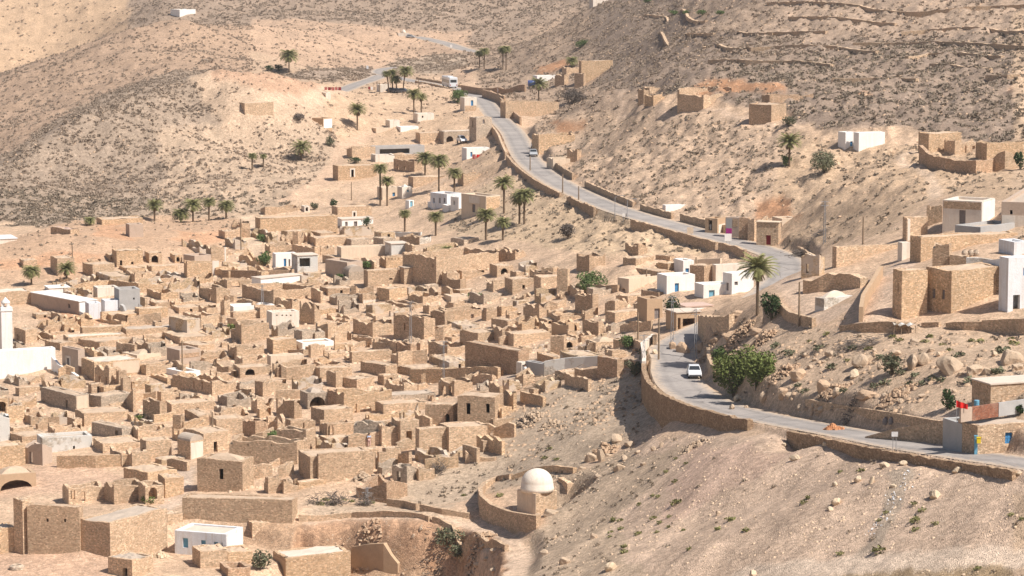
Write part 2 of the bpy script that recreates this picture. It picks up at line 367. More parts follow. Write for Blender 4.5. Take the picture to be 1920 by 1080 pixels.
# ------------------------------------------------------------------ materials
def newmat(name):
    m = bpy.data.materials.new(name); m.use_nodes = True
    nt = m.node_tree; nt.nodes.clear()
    o = nt.nodes.new('ShaderNodeOutputMaterial'); b = nt.nodes.new('ShaderNodeBsdfPrincipled')
    nt.links.new(b.outputs[0], o.inputs[0])
    b.inputs['Specular IOR Level'].default_value = .15
    b.inputs['Roughness'].default_value = .9
    return m, nt, b
class N:
    """tiny node-graph helper"""
    def __init__(s, nt): s.nt = nt
    def new(s, t, **kw):
        n_ = s.nt.nodes.new(t)
        for k, v in kw.items():
            if isinstance(v, tuple) and v and v[0] == 'in':
                pass
            setattr(n_, k, v)
        return n_
    def link(s, a, b): s.nt.links.new(a, b)
    def noise(s, vec, scale, detail=4, rough=.6):
        n_ = s.nt.nodes.new('ShaderNodeTexNoise'); n_.inputs['Scale'].default_value = scale
        n_.inputs['Detail'].default_value = detail; n_.inputs['Roughness'].default_value = rough
        if vec is not None: s.link(vec, n_.inputs['Vector'])
        return n_.outputs['Fac']
    def voro(s, vec, scale, feature='F1', rnd=1):
        n_ = s.nt.nodes.new('ShaderNodeTexVoronoi'); n_.feature = feature
        n_.inputs['Scale'].default_value = scale; n_.inputs['Randomness'].default_value = rnd
        if vec is not None: s.link(vec, n_.inputs['Vector'])
        return n_
    def math(s, op, a, b=None, clamp=False):
        n_ = s.nt.nodes.new('ShaderNodeMath'); n_.operation = op; n_.use_clamp = clamp
        for i, q in enumerate((a, b)):
            if q is None: continue
            if isinstance(q, (int, float)): n_.inputs[i].default_value = q
            else: s.link(q, n_.inputs[i])
        return n_.outputs[0]
    def ramp(s, fac, lo, hi, a, b):
        n_ = s.nt.nodes.new('ShaderNodeMapRange'); n_.clamp = True
        for i, q in ((1, lo), (2, hi), (3, a), (4, b)): n_.inputs[i].default_value = q
        s.link(fac, n_.inputs[0]); return n_.outputs[0]
    def mix(s, fac, a, b, mode='MIX'):
        n_ = s.nt.nodes.new('ShaderNodeMix'); n_.data_type = 'RGBA'; n_.blend_type = mode
        if isinstance(fac, (int, float)): n_.inputs[0].default_value = fac
        else: s.link(fac, n_.inputs[0])
        for i, q in ((6, a), (7, b)):
            if isinstance(q, tuple): n_.inputs[i].default_value = (*q[:3], 1)
            else: s.link(q, n_.inputs[i])
        return n_.outputs[2]
    def scale(s, col_, fac):
        n_ = s.nt.nodes.new('ShaderNodeVectorMath'); n_.operation = 'SCALE'
        if isinstance(col_, tuple): n_.inputs[0].default_value = col_[:3]
        else: s.link(col_, n_.inputs[0])
        s.link(fac, n_.inputs[3]); return n_.outputs[0]
    def bump(s, bsdf, h, dist, strength=1):
        n_ = s.nt.nodes.new('ShaderNodeBump'); n_.inputs['Distance'].default_value = dist; n_.inputs['Strength'].default_value = strength
        s.link(h, n_.inputs['Height']); s.link(n_.outputs[0], bsdf.inputs['Normal'])
    def pos(s, sc=None):
        g = s.nt.nodes.new('ShaderNodeNewGeometry')
        if sc is None: return g.outputs['Position']
        m = s.nt.nodes.new('ShaderNodeMapping'); m.inputs['Scale'].default_value = sc
        s.link(g.outputs['Position'], m.inputs['Vector']); return m.outputs[0]
    def objrand(s):
        return s.nt.nodes.new('ShaderNodeObjectInfo').outputs['Random']

def mat_ground():
    m, nt, b = newmat('dry_ground'); g = N(nt)
    at = nt.nodes.new('ShaderNodeAttribute'); at.attribute_name = 'soil'
    p = g.pos()
    n1 = g.noise(p, .16, 6, .65); n2 = g.noise(p, 1.3, 5, .7)
    st = g.voro(p, 2.6); stc = nt.nodes.new('ShaderNodeSeparateColor'); g.link(st.outputs['Color'], stc.inputs[0])
    st2 = g.voro(p, 6.5)
    s2 = nt.nodes.new('ShaderNodeSeparateColor'); g.link(st2.outputs['Color'], s2.inputs[0])
    f = g.math('MULTIPLY', g.ramp(n1, .3, .7, .84, 1.14), g.ramp(n2, .3, .72, .78, 1.2))
    f = g.math('MULTIPLY', f, g.ramp(stc.outputs[0], 0, 1, .86, 1.12))
    f = g.math('MULTIPLY', f, g.ramp(s2.outputs[0], 0, 1, .76, 1.22))
    c = g.scale(at.outputs['Color'], f)
    pale = g.math('MULTIPLY', g.ramp(stc.outputs[1], .8, .86, 0, .5), g.ramp(st.outputs['Distance'], .32, .24, 0, 1))
    c = g.mix(pale, c, (.60, .49, .37))
    g.link(c, b.inputs['Base Color'])
    h = g.math('ADD', g.math('MULTIPLY', n2, .5), g.math('MULTIPLY', g.ramp(st2.outputs['Distance'], 0, .5, 1, 0), .35))
    g.bump(b, h, .22, .8)
    return m

def mat_stone(name, ca_, cb_, mortar, plaster=None, pl_amt=0., course=True):
    """rubble masonry: flat irregular stones laid in courses, with some plaster left on it"""
    m, nt, b = newmat(name); g = N(nt)
    p = g.pos((1, 1, 1.9))
    v = g.voro(p, 4.2); sp = nt.nodes.new('ShaderNodeSeparateColor'); g.link(v.outputs['Color'], sp.inputs[0])
    e = g.voro(p, 4.2, 'DISTANCE_TO_EDGE')
    n1 = g.noise(g.pos(), .35, 4, .6); n2 = g.noise(g.pos(), 5, 3, .6); n3 = g.noise(g.pos(), .9, 3, .6)
    c = g.mix(g.ramp(sp.outputs[0], .1, .9, 0, 1), ca_, cb_)
    br = g.math('MULTIPLY', g.ramp(sp.outputs[1], 0, 1, .72, 1.24), g.ramp(n1, .3, .7, .86, 1.12))
    br = g.math('MULTIPLY', br, g.ramp(n2, .3, .7, .86, 1.14))
    br = g.math('MULTIPLY', br, g.ramp(g.objrand(), 0, 1, .88, 1.1))
    c = g.scale(c, br)
    c = g.mix(g.ramp(e.outputs['Distance'], .015, .07, .6, 0), c, mortar)
    # mud mortar smeared over parts of the face
    c = g.mix(g.ramp(n3, .52, .64, 0, .45), c, mortar)
    if plaster:
        c = g.mix(g.ramp(n1, .62 - pl_amt * .4, .68 - pl_amt * .4, 0, .9), c, plaster)
    g.link(c, b.inputs['Base Color'])
    g.bump(b, g.math('ADD', g.ramp(e.outputs['Distance'], 0, .12, 0, 1), g.math('MULTIPLY', n2, .6)), .07, .8)
    return m

def mat_plain(name, c, var=.12, rough=.9, scale=1.2, bump=.0, spec=.15, metal=0., stain=None, streak=None):
    m, nt, b = newmat(name); g = N(nt)
    n1 = g.noise(g.pos(), scale, 5, .65); n2 = g.noise(g.pos(), scale * 7, 3, .6)
    f = g.math('MULTIPLY', g.ramp(n1, .28, .72, 1 - var, 1 + var), g.ramp(n2, .3, .7, 1 - var * .5, 1 + var * .5))
    cc = g.scale(c, f)
    if stain: cc = g.mix(g.ramp(n1, .56, .74, 0, .75), cc, stain)
    if streak:    # rain streaks and rubbed patches down the face
        n4 = g.noise(g.pos((2.6, 2.6, .22)), 1.0, 4, .65)
        cc = g.mix(g.ramp(n4, .5, .72, 0, .6), cc, streak)
    g.link(cc, b.inputs['Base Color'])
    b.inputs['Roughness'].default_value = rough; b.inputs['Specular IOR Level'].default_value = spec; b.inputs['Metallic'].default_value = metal
    if bump: g.bump(b, n2, bump, .7)
    return m
def mat_leaf(name, c1, c2, dead=None):
    m, nt, b = newmat(name); g = N(nt)
    n1 = g.noise(g.pos(), 1.8, 3, .6); n2 = g.noise(g.pos(), 11, 2, .5)
    c = g.mix(g.ramp(n2, .3, .7, 0, 1), c1, c2)
    c = g.scale(c, g.math('MULTIPLY', g.ramp(n1, .3, .7, .75, 1.25), g.ramp(g.objrand(), 0, 1, .85, 1.15)))
    g.link(c, b.inputs['Base Color']); b.inputs['Roughness'].default_value = .7
    return m
M = {}
M['ground'] = mat_ground()
M['ochre'] = mat_stone('ochre_rubble_masonry', (.605,.402,.242), (.74,.54,.358), (.575,.393,.248))
M['tan'] = mat_stone('tan_rubble_masonry', (.60,.412,.266), (.735,.55,.383), (.575,.408,.272))
M['brown'] = mat_stone('brown_rubble_masonry', (.51,.348,.228), (.66,.485,.33), (.49,.345,.23))
M['red'] = mat_stone('reddish_rubble_masonry', (.50,.32,.205), (.63,.45,.305), (.47,.31,.20))
M['grey'] = mat_stone('grey_rubble_masonry', (.50,.39,.29), (.62,.50,.385), (.48,.375,.28))
M['patchy'] = mat_stone('masonry_with_old_plaster', (.54,.385,.24), (.66,.50,.335), (.5,.36,.23), (.66,.55,.45), .32)
M['limed'] = mat_stone('limewashed_masonry', (.62,.55,.46), (.72,.66,.58), (.5,.4,.3), (.76,.73,.68), .5)
M['shadestone'] = mat_stone('shade_darkened_masonry', (.36,.235,.15), (.52,.37,.24), (.30,.2,.125))  # shade on the retaining walls is put into this darker colour
M['darkbrick'] = mat_stone('old_red_brickwork', (.33,.12,.07), (.42,.18,.11), (.36,.24,.18))
M['dome'] = mat_plain('cream_limewash', (.74,.65,.55), .08, scale=.8, bump=.03, streak=(.62,.5,.39))
M['fadedred'] = mat_plain('faded_red_cloth', (.42,.13,.115), .12, scale=3)
M['earth_roof'] = mat_plain('earth_roof', (.52,.39,.28), .16, scale=.7, bump=.06)
M['grey_roof'] = mat_plain('grey_screed_roof', (.46,.375,.30), .12, scale=.8, bump=.03)
M['pale_roof'] = mat_plain('pale_limewashed_roof', (.62,.52,.43), .1, scale=.8, bump=.03)
M['pink_roof'] = mat_plain('pinkish_roof', (.55,.40,.33), .1, scale=.8)
M['white'] = mat_plain('white_limewash', (.82,.79,.75), .07, scale=.8, bump=.05, streak=(.68,.62,.55), stain=(.72,.66,.59))
M['bluewhite'] = mat_plain('bluish_limewash', (.68,.69,.71), .1, scale=.8, bump=.05, streak=(.55,.47,.39), stain=(.6,.6,.6))
M['cream'] = mat_plain('cream_plaster', (.66,.53,.40), .1, scale=.6, bump=.05, streak=(.5,.38,.27), stain=(.57,.42,.29))
M['palecream'] = mat_plain('pale_cream_render', (.72,.64,.55), .08, scale=.6, bump=.05, streak=(.5,.38,.27), stain=(.62,.51,.4))
M['plaster'] = mat_plain('weathered_plaster', (.48,.37,.29), .14, scale=.9, bump=.04, stain=(.36,.26,.18))
M['mud'] = mat_plain('smooth_mud_plaster', (.47,.33,.215), .1, scale=.7, bump=.03)
M['concrete'] = mat_plain('grey_concrete_render', (.40,.385,.37), .1, scale=.9, bump=.02)
M['blue'] = mat_plain('blue_painted_wood', (.07,.24,.46), .15, .6, scale=3)
M['paleblue'] = mat_plain('faded_blue_paint', (.16,.36,.48), .15, .6, scale=3)
M['darkwood'] = mat_plain('dark_weathered_wood', (.06,.045,.035), .2, .8, scale=3)
M['greywood'] = mat_plain('grey_weathered_shutter', (.23,.2,.19), .15, .8, scale=3)
M['wood'] = mat_plain('bleached_palm_wood', (.26,.19,.13), .25, .9, scale=3)
M['redpaint'] = mat_plain('dark_red_paint', (.24,.025,.03), .1, .6, scale=3)
M['pinkpaint'] = mat_plain('magenta_cloth', (.55,.05,.28), .1, .8, scale=3)
M['redcloth'] = mat_plain('red_cloth', (.62,.025,.02), .1, .8, scale=3)
M['asphalt'] = None
M['metal'] = mat_plain('galvanised_steel', (.34,.34,.35), .1, .55, scale=3, metal=.3)
M['black'] = mat_plain('black_rubber', (.02,.02,.02), .1, .8)
M['hole'] = mat_plain('unlit_room_wall', (.12,.085,.06), .2, scale=1)
def mat_asphalt():
    m, nt, b = newmat('worn_asphalt'); g = N(nt)
    at = nt.nodes.new('ShaderNodeAttribute'); at.attribute_name = 'edge'
    n1 = g.noise(g.pos(), .22, 5, .6); n2 = g.noise(g.pos(), 2.2, 4, .65); n3 = g.noise(g.pos(), 14, 2, .6)
    c = g.mix(g.ramp(n1, .35, .65, 0, 1), (.30,.27,.25), (.36,.32,.29))
    c = g.scale(c, g.math('MULTIPLY', g.ramp(n2, .3, .7, .9, 1.1), g.ramp(n3, .3, .7, .9, 1.1)))
    e = g.math('ADD', at.outputs['Fac'], g.math('MULTIPLY', g.math('SUBTRACT', n2, .5), 1.1))
    tk_ = g.math('ABSOLUTE', g.math('SUBTRACT', at.outputs['Fac'], .45))   # rubber darkened wheel tracks
    c = g.scale(c, g.math('ADD', g.ramp(tk_, .02, .2, -.13, 0), g.ramp(n1, .3, .7, .95, 1.07)))
    c = g.mix(g.ramp(e, .6, 1.0, 0, .95), c, (.53,.41,.30))
    crack = g.voro(g.pos(), .16, 'DISTANCE_TO_EDGE')
    c = g.mix(g.ramp(crack.outputs['Distance'], .004, .016, .5, 0), c, (.15,.13,.12))
    g.link(c, b.inputs['Base Color']); b.inputs['Roughness'].default_value = .8
    g.bump(b, n3, .02, .5)
    return m
M['asphalt'] = mat_asphalt()
# ------------------------------------------------------------------ mesh builder and object helpers
def meta(o, label=None, cat=None, group=None, kind=None):
    if label: o['label'] = label
    if cat: o['category'] = cat
    if group: o['group'] = group
    if kind: o['kind'] = kind
    elif label: o['kind'] = 'thing'
    return o
def link(name, me, parent=None, loc=None):
    o = bpy.data.objects.new(name, me); COL.objects.link(o)
    if parent is not None: o.parent = parent
    if loc is not None: o.location = loc
    return o
def empty(name, loc, label, cat, group=None):
    o = bpy.data.objects.new(name, None); COL.objects.link(o); o.location = loc; o.empty_display_size = .5
    return meta(o, label, cat, group)
class MB:
    def __init__(s): s.v = []; s.f = []; s.mi = []
    def add(s, vs, fs, mi=0):
        k = len(s.v); s.v.extend([tuple(map(float, q)) for q in vs]); s.f.extend([tuple(k + i for i in q) for q in fs]); s.mi.extend([mi] * len(fs))
    def quad(s, a, b, c, d, mi=0): s.add([a, b, c, d], [(0, 1, 2, 3)], mi)
    def box(s, o, ax, ay, az, mi=0):
        """box from corner o along three edge vectors"""
        o, ax, ay, az = (np.array(q, float) for q in (o, ax, ay, az))
        vs = [o, o + ax, o + ax + ay, o + ay, o + az, o + ax + az, o + ax + ay + az, o + ay + az]
        s.add(vs, [(3, 2, 1, 0), (4, 5, 6, 7), (0, 1, 5, 4), (1, 2, 6, 5), (2, 3, 7, 6), (3, 0, 4, 7)], mi)
    def cbox(s, c, sx, sy, sz, rot=0, mi=0):
        """box centred on c in plan, standing on c.z"""
        cr, sr = math.cos(rot), math.sin(rot)
        ax = np.array([cr, sr, 0]); ay = np.array([-sr, cr, 0])
        s.box(np.array(c) - ax * sx / 2 - ay * sy / 2, ax * sx, ay * sy, (0, 0, sz), mi)
    def tube(s, pts, rad, nseg=6, cap=True, mi=0):
        pts = [np.array(p, float) for p in pts]; k = len(s.v); m = len(pts)
        if not hasattr(rad, '__len__'): rad = [rad] * m
        for i, p in enumerate(pts):
            t = pts[min(i + 1, m - 1)] - pts[max(i - 1, 0)]; t = t / (np.linalg.norm(t) + 1e-9)
            a = np.cross(t, (0, 0, 1) if abs(t[2]) < .9 else (1, 0, 0)); a /= np.linalg.norm(a) + 1e-9; b = np.cross(t, a)
            for q in range(nseg):
                an = 2 * math.pi * q / nseg
                s.v.append(tuple(p + (a * math.cos(an) + b * math.sin(an)) * rad[i]))
        for i in range(m - 1):
            for q in range(nseg):
                s.f.append((k + i * nseg + q, k + (i + 1) * nseg + q, k + (i + 1) * nseg + (q + 1) % nseg, k + i * nseg + (q + 1) % nseg)); s.mi.append(mi)
        if cap:
            s.f.append(tuple(k + q for q in range(nseg))); s.mi.append(mi)
            s.f.append(tuple(k + (m - 1) * nseg + q for q in reversed(range(nseg)))); s.mi.append(mi)
    def lathe(s, prof, nseg=20, c=(0, 0, 0), mi=0):
        k = len(s.v); m = len(prof)
        for r, z in prof:
            for q in range(nseg):
                an = 2 * math.pi * q / nseg
                s.v.append((c[0] + r * math.cos(an), c[1] + r * math.sin(an), c[2] + z))
        for i in range(m - 1):
            for q in range(nseg):
                s.f.append((k + i * nseg + q, k + i * nseg + (q + 1) % nseg, k + (i + 1) * nseg + (q + 1) % nseg, k + (i + 1) * nseg + q)); s.mi.append(mi)
    def mesh(s, name, mats, off=None, smooth=False):
        V = np.array(s.v, float).reshape(-1, 3)
        if off is not None: V = V - np.array(off)
        me = bpy.data.meshes.new(name); me.from_pydata(V.tolist(), [], s.f)
        if not isinstance(mats, (list, tuple)): mats = [mats]
        for m_ in mats: me.materials.append(m_)
        if len(mats) > 1: me.polygons.foreach_set('material_index', s.mi)
        if smooth: me.polygons.foreach_set('use_smooth', [True] * len(me.polygons))
        me.update(); return me
    def obj(s, name, mats, parent=None, off=None, smooth=False):
        o = link(name, s.mesh(name, mats, off, smooth), parent)
        if parent is None and off is not None: o.location = off
        return o
def mesh_np(name, V, F, mat, smooth=False, attr=None):
    """mesh from numpy arrays, F of shape (n, 3 or 4)"""
    me = bpy.data.meshes.new(name); n_, k = F.shape
    me.vertices.add(len(V)); me.vertices.foreach_set('co', np.ascontiguousarray(V, np.float32).ravel())
    me.loops.add(n_ * k); me.loops.foreach_set('vertex_index', np.ascontiguousarray(F, np.int32).ravel())
    me.polygons.add(n_); me.polygons.foreach_set('loop_start', np.arange(0, n_ * k, k, dtype=np.int32))
    try: me.polygons.foreach_set('loop_total', np.full(n_, k, np.int32))
    except Exception: pass
    me.update(calc_edges=True)
    if smooth: me.polygons.foreach_set('use_smooth', np.ones(n_, bool))
    me.materials.append(mat); return me
# ------------------------------------------------------------------ terrain and road meshes
def blur(a, k=1):
    for _ in range(k):
        b_ = a.copy(); b_[1:-1, 1:-1] = (a[:-2, 1:-1] + a[2:, 1:-1] + a[1:-1, :-2] + a[1:-1, 2:] + 4 * a[1:-1, 1:-1]) / 8; a = b_
    return a
def build_terrain():
    s = blur(SOIL, 2) * np.array([1.01, .975, .985])
    V = np.stack([GX, GY, Z], -1).reshape(-1, 3)
    idx = np.arange(NA * NB).reshape(NB, NA)
    F = np.stack([idx[:-1, :-1], idx[:-1, 1:], idx[1:, 1:], idx[1:, :-1]], -1).reshape(-1, 4)
    me = mesh_np('hillside_terrain', V, F, M['ground'], True)
    at = me.color_attributes.new('soil', 'FLOAT_COLOR', 'POINT')
    at.data.foreach_set('color', np.concatenate([s.reshape(-1, 3), np.ones((NA * NB, 1))], 1).astype(np.float32).ravel())
    o = link('hillside_terrain', me); o['kind'] = 'structure'
    # ground sheet running on to the horizon all round, below the modelled valley
    g = MB(); R = 3000
    g.quad((-R, -R, -6), (R, -R, -6), (R, R, -6), (-R, R, -6))
    o = g.obj('valley_ground', mat_plain('far_valley_soil', (.50,.37,.25), .12, scale=.02)); o['kind'] = 'structure'
def build_road(name, line, half):
    t = np.gradient(line[:, :2], axis=0); t /= np.linalg.norm(t, axis=1)[:, None]
    nrm = np.stack([-t[:, 1], t[:, 0]], -1)
    offs = np.array([-1, -.8, -.4, 0, .4, .8, 1]) * half
    V = np.zeros((len(line), len(offs), 3)); E = np.zeros((len(line), len(offs)))
    for k, q in enumerate(offs):
        V[:, k, :2] = line[:, :2] + nrm * q; V[:, k, 2] = line[:, 2] + .05 - .03 * abs(q / half); E[:, k] = abs(q) / half
    idx = np.arange(V.shape[0] * V.shape[1]).reshape(V.shape[:2])
    F = np.stack([idx[:-1, :-1], idx[:-1, 1:], idx[1:, 1:], idx[1:, :-1]], -1).reshape(-1, 4)
    me = mesh_np(name, V.reshape(-1, 3), F, M['asphalt'], True)
    at = me.attributes.new('edge', 'FLOAT', 'POINT'); at.data.foreach_set('value', E.ravel().astype(np.float32))
    o = link(name, me); o['kind'] = 'structure'
build_terrain()
build_road('asphalt_road', ROAD, 2.9)
build_road('distant_road', ROAD2, 3.6)
build_road('side_road', LANE, 3.0)
# ------------------------------------------------------------------ light
AZ = math.radians(31); EL = math.radians(52)
sv = Vector((math.cos(AZ) * math.cos(EL), -math.sin(AZ) * math.cos(EL), math.sin(EL)))   # towards the sun
sl = bpy.data.lights.new('sun', 'SUN'); sl.energy = 5.0; sl.angle = math.radians(.5); sl.color = (1.0, .945, .87)
so = bpy.data.objects.new('sun', sl); COL.objects.link(so); so.rotation_euler = sv.to_track_quat('Z', 'Y').to_euler()
so.location = (100, 100, 300)
wd = bpy.data.worlds.new('World'); SC.world = wd; wd.use_nodes = True
nt = wd.node_tree; nt.nodes.clear()
wo = nt.nodes.new('ShaderNodeOutputWorld'); bg = nt.nodes.new('ShaderNodeBackground'); sk = nt.nodes.new('ShaderNodeTexSky')
sk.sky_type = 'NISHITA'; sk.sun_disc = False; sk.sun_elevation = EL
sk.sun_rotation = math.atan2(sv.x, sv.y); sk.dust_density = 2.5; sk.altitude = 300
bg.inputs['Strength'].default_value = .075
nt.links.new(sk.outputs[0], bg.inputs[0]); nt.links.new(bg.outputs[0], wo.inputs[0])
SC.view_settings.view_transform = 'Standard'; SC.view_settings.look = 'None'
SC.view_settings.exposure = .34; SC.view_settings.gamma = 1
# ------------------------------------------------------------------ walls, houses and ruins
def hz(x, y): return float(H(x, y))
def z_at(x, y, v):
    """height of the point above (x, y) that is seen at picture row v"""
    yc = (540 - v) / FPX
    return CAMZ + y * (yc * CP - SP) / (CP + yc * SP)
def s_at(p, d, u):
    """distance along plan direction d from p to the point seen at picture column u"""
    k = (u - 960) / FPX
    dp = p[1] * CP - (p[2] - CAMZ) * SP
    return (k * dp - p[0]) / (d[0] - k * d[1] * CP)
class Ragged:
    """broken wall top: height lost along the wall, in steps and slopes"""
    def __init__(s, L, amt, rng, keep0=False):
        n_ = max(3, int(L / .55) + 2); s.L = L
        lo = np.cumsum(rng.normal(0, .45, n_)); lo -= lo.min()
        lo = lo / (lo.max() + 1e-6)
        bits = rng.random(n_) * .35
        q = np.clip(lo * .75 + bits - .25, 0, 1) * amt
        j = rng.random(n_) < .25
        q[j] = np.clip(q[j] + amt * .3 * (rng.random(j.sum()) - .3), 0, amt)
        s.q = q
    def __call__(s, x):
        return float(np.interp(x / max(s.L, .01) * (len(s.q) - 1), np.arange(len(s.q)), s.q))
FLAT = lambda x: 0.
def wall(mb, p, d, L, nout, th, z0, z1, loss=FLAT, ops=(), caps=(True, True), ragged=False, mi=0):
    """wall standing on plan line p + s*d; nout is the outward normal; ops = (s0, s1, za, zb, arched)"""
    p = np.array(p[:2], float); d = np.array(d, float); nn = np.array(nout, float)
    ss = {0., L}
    if ragged:
        k = max(2, int(L / .55))
        ss |= {L * i / k for i in range(k + 1)}
    for o in ops: ss |= {max(.05, o[0]), min(L - .05, o[1])}
    ss = sorted(ss); ss = [q for i, q in enumerate(ss) if i == 0 or q - ss[i - 1] > 1e-4]
    zs = {z0}
    for o in ops: zs |= {o[2], o[3]}
    zs = sorted(zs)
    top = lambda q: max(z1 - loss(q), zs[-1] + .12)
    P = lambda q, z, inn: (*(p + d * q - nn * (th if inn else 0)), z)
    for a, b in zip(ss[:-1], ss[1:]):
        for j, za in enumerate(zs):
            last = j == len(zs) - 1
            zb0, zb1 = (top(a), top(b)) if last else (zs[j + 1], zs[j + 1])
            mid = (a + b) / 2; zm = za + .01
            if any(o[0] - 1e-4 <= mid <= o[1] + 1e-4 and o[2] - 1e-4 <= zm <= o[3] - .005 for o in ops): continue
            mb.quad(P(a, za, 0), P(b, za, 0), P(b, zb1, 0), P(a, zb0, 0), mi)
            mb.quad(P(b, za, 1), P(a, za, 1), P(a, zb0, 1), P(b, zb1, 1), mi)
        mb.quad(P(a, top(a), 0), P(b, top(b), 0), P(b, top(b), 1), P(a, top(a), 1), mi)
    for side, q in ((0, 0.), (1, L)):
        if caps[side]:
            f = [P(q, z0, 0), P(q, z0, 1), P(q, top(q), 1), P(q, top(q), 0)]
            mb.quad(*(f if side else f[::-1]), mi)
    for o in ops:
        a, b, za, zb = max(.05, o[0]), min(L - .05, o[1]), o[2], o[3]
        mb.quad(P(a, za, 0), P(a, zb, 0), P(a, zb, 1), P(a, za, 1), mi)
        mb.quad(P(b, za, 1), P(b, zb, 1), P(b, zb, 0), P(b, za, 0), mi)
        mb.quad(P(a, za, 1), P(b, za, 1), P(b, za, 0), P(a, za, 0), mi)
        mb.quad(P(a, zb, 0), P(b, zb, 0), P(b, zb, 1), P(a, zb, 1), mi)
        if len(o) > 4 and o[4]:
            c = (a + b) / 2; r = (b - a) / 2; rz = min(r, (zb - za) * .6); m = 8
            pts = [(c - r * math.cos(math.pi * i / m), zb - rz + rz * math.sin(math.pi * i / m)) for i in range(m + 1)]
            for (q0, w0), (q1, w1) in zip(pts[:-1], pts[1:]):
                for inn in (0, 1):
                    f = [P(q0, w0, inn), P(q1, w1, inn), P(q1, zb, inn), P(q0, zb, inn)]
                    mb.quad(*(f if not inn else f[::-1]), mi)
                mb.quad(P(q0, w0, 0), P(q0, w0, 1), P(q1, w1, 1), P(q1, w1, 0), mi)
CATN = {'stone_house': 'house', 'ruined_house': 'ruin', 'white_house': 'house', 'shed': 'shed', 'stone_tower': 'tower'}
HOUSES = []
def house(ul, uc, ur, vt, vb, label, mat='tan', th=None, roof='earth_roof', rag=0., ops=(), name=None, par=.3, dep=4.2, group=None, cat=None, thick=.45, rtype='flat', tmin=0, matL=None, hmax=12, rise=0.):
    """a walled block whose near corner stands at (uc, vb), seen from column ul to ur, its near corner vt high.
    ops: (face 'R'/'L', u0, u1, v0, v1, kind, material): kind hole/arch/door/window/shutter"""
    rng = np.random.default_rng(int(abs(ul * 7 + uc * 13 + vb * 31)) % 100000)
    if name is None and roof == 'earth_roof' and rtype == 'flat' and rag == 0 and mat in ('tan', 'ochre', 'brown', 'grey') and not any(q in label for q in ('roof', 'box', 'square', 'tower', 'best', 'big', 'plain', 'neat', 'dwelling')) and rng.random() < .42 and vb < 900:
        roof, rag = None, .75
    P0 = ground(uc, vb, tmin); t = depth_of(P0); ppm = FPX / t
    a = (uc - ul) / ppm; b = (ur - uc) / ppm
    if th is None:
        if a <= b: sn = min(max(a / 3.6, .34), .8); T = math.asin(sn)
        else: T = math.acos(min(max(b / 3.8, .36), .8))
    else: T = math.radians(max(th, 21))
    T = max(T, math.radians(21))
    dR = np.array([math.cos(T), math.sin(T)]); dL = np.array([-math.sin(T), math.cos(T)])
    LR = s_at(P0, dR, ur) if ur > uc + .6 else dep
    LL = s_at(P0, dL, ul) if ul < uc - .6 else dep
    LR = min(max(LR, 1.1), 60); LL = min(max(LL, 1.1), 60)
    if a < b * .3: LL = min(LL, max(dep, 5.5))
    if uc - ul <= 4.5: LL = max(LL, min(dep, 3.4))
    if b < a * .3: LR = min(LR, max(dep, 5.5))
    z1 = min(z_at(P0[0], P0[1], vt), P0[2] + hmax)
    p0 = P0[:2]; pB = p0 + dR * LR; pD = p0 + dL * LL; pC = pB + dL * LL
    zmin = min(hz(*q) for q in (p0, pB, pC, pD)) - .5
    zmin = min(zmin, z1 - 1.2)
    nR = np.array([math.sin(T), -math.cos(T)]); nL = np.array([-math.cos(T), -math.sin(T)])
    tk = min(thick, LR * .3, LL * .3)
    fl, extra = {'R': [], 'L': []}, []
    for o in ops:
        fc, u0, u1, v0, v1, kind = o[:6]
        d = dR if fc == 'R' else dL; L = LR if fc == 'R' else LL
        s0, s1 = sorted((s_at(P0, d, u0), s_at(P0, d, u1)))
        s0 = max(.1, s0); s1 = min(L - .1, s1)
        if s1 - s0 < .15: continue
        m = p0 + d * (s0 + s1) / 2
        za, zb = z_at(m[0], m[1], v1), z_at(m[0], m[1], v0)
        zb = min(zb, z1 - .15); za = max(za, zmin + .05)
        if zb - za < .15: continue
        q = (s0, s1, za, zb, kind == 'arch')
        if kind != 'panel': fl[fc].append(q)
        extra.append((fc, q, kind, o[6] if len(o) > 6 else None))
    def nonover(lst):
        out = []
        for q in sorted(lst):
            if not out or q[0] > out[-1][1] + .05: out.append(q)
        return out
    fl = {k: nonover(v) for k, v in fl.items()}
    # loss of height along each wall
    stone = mat in ('tan', 'ochre', 'brown', 'red', 'grey', 'patchy')
    wob = rag if rag else (.2 if stone and rtype != 'cap' and rtype != 'barrel' else 0.)
    ls = [Ragged(L, wob, rng) if wob else FLAT for L in (LR, LL, LR, LL)]
    if rag:
        H_ = z1 - P0[2]
        f0, f3 = ls[0], ls[3]; k0, k3 = f0(0), f3(LL)
        ls[0] = lambda q, f=f0, k=k0: max(0, f(q) - k * max(0, 1 - q / 1.5))
        ls[3] = lambda q, f=f3, k=k3, L_=LL: max(0, f(q) - k * max(0, 1 - (L_ - q) / 1.5))
    mb = MB(); rg = wob > 0
    wall(mb, p0, dR, LR, nR, tk, zmin, z1, ls[0], fl['R'], ragged=rg)
    wall(mb, pB + dL * tk, dL, LL - 2 * tk, -nL, tk, zmin, z1 + rise, ls[1], (), (False, False), rg)
    wall(mb, pC, -dR, LR, -nR, tk, zmin, z1 + rise, ls[2], (), ragged=rg)
    fl_l = [(LL - tk - q[1], LL - tk - q[0], *q[2:]) for q in fl['L']]
    wall(mb, pD - dL * tk, -dL, LL - 2 * tk, nL, tk, zmin, z1 - .003, ls[3], fl_l, (False, False), rg)
    nm = name or ('ruined_house' if rag else 'stone_house')
    base = np.array([p0[0], p0[1], P0[2]])
    has_parts = (roof is not None) or any(e[2] in ('door', 'window', 'shutter', 'panel', 'frame') for e in extra)
    ct = cat or CATN.get(nm, 'house')
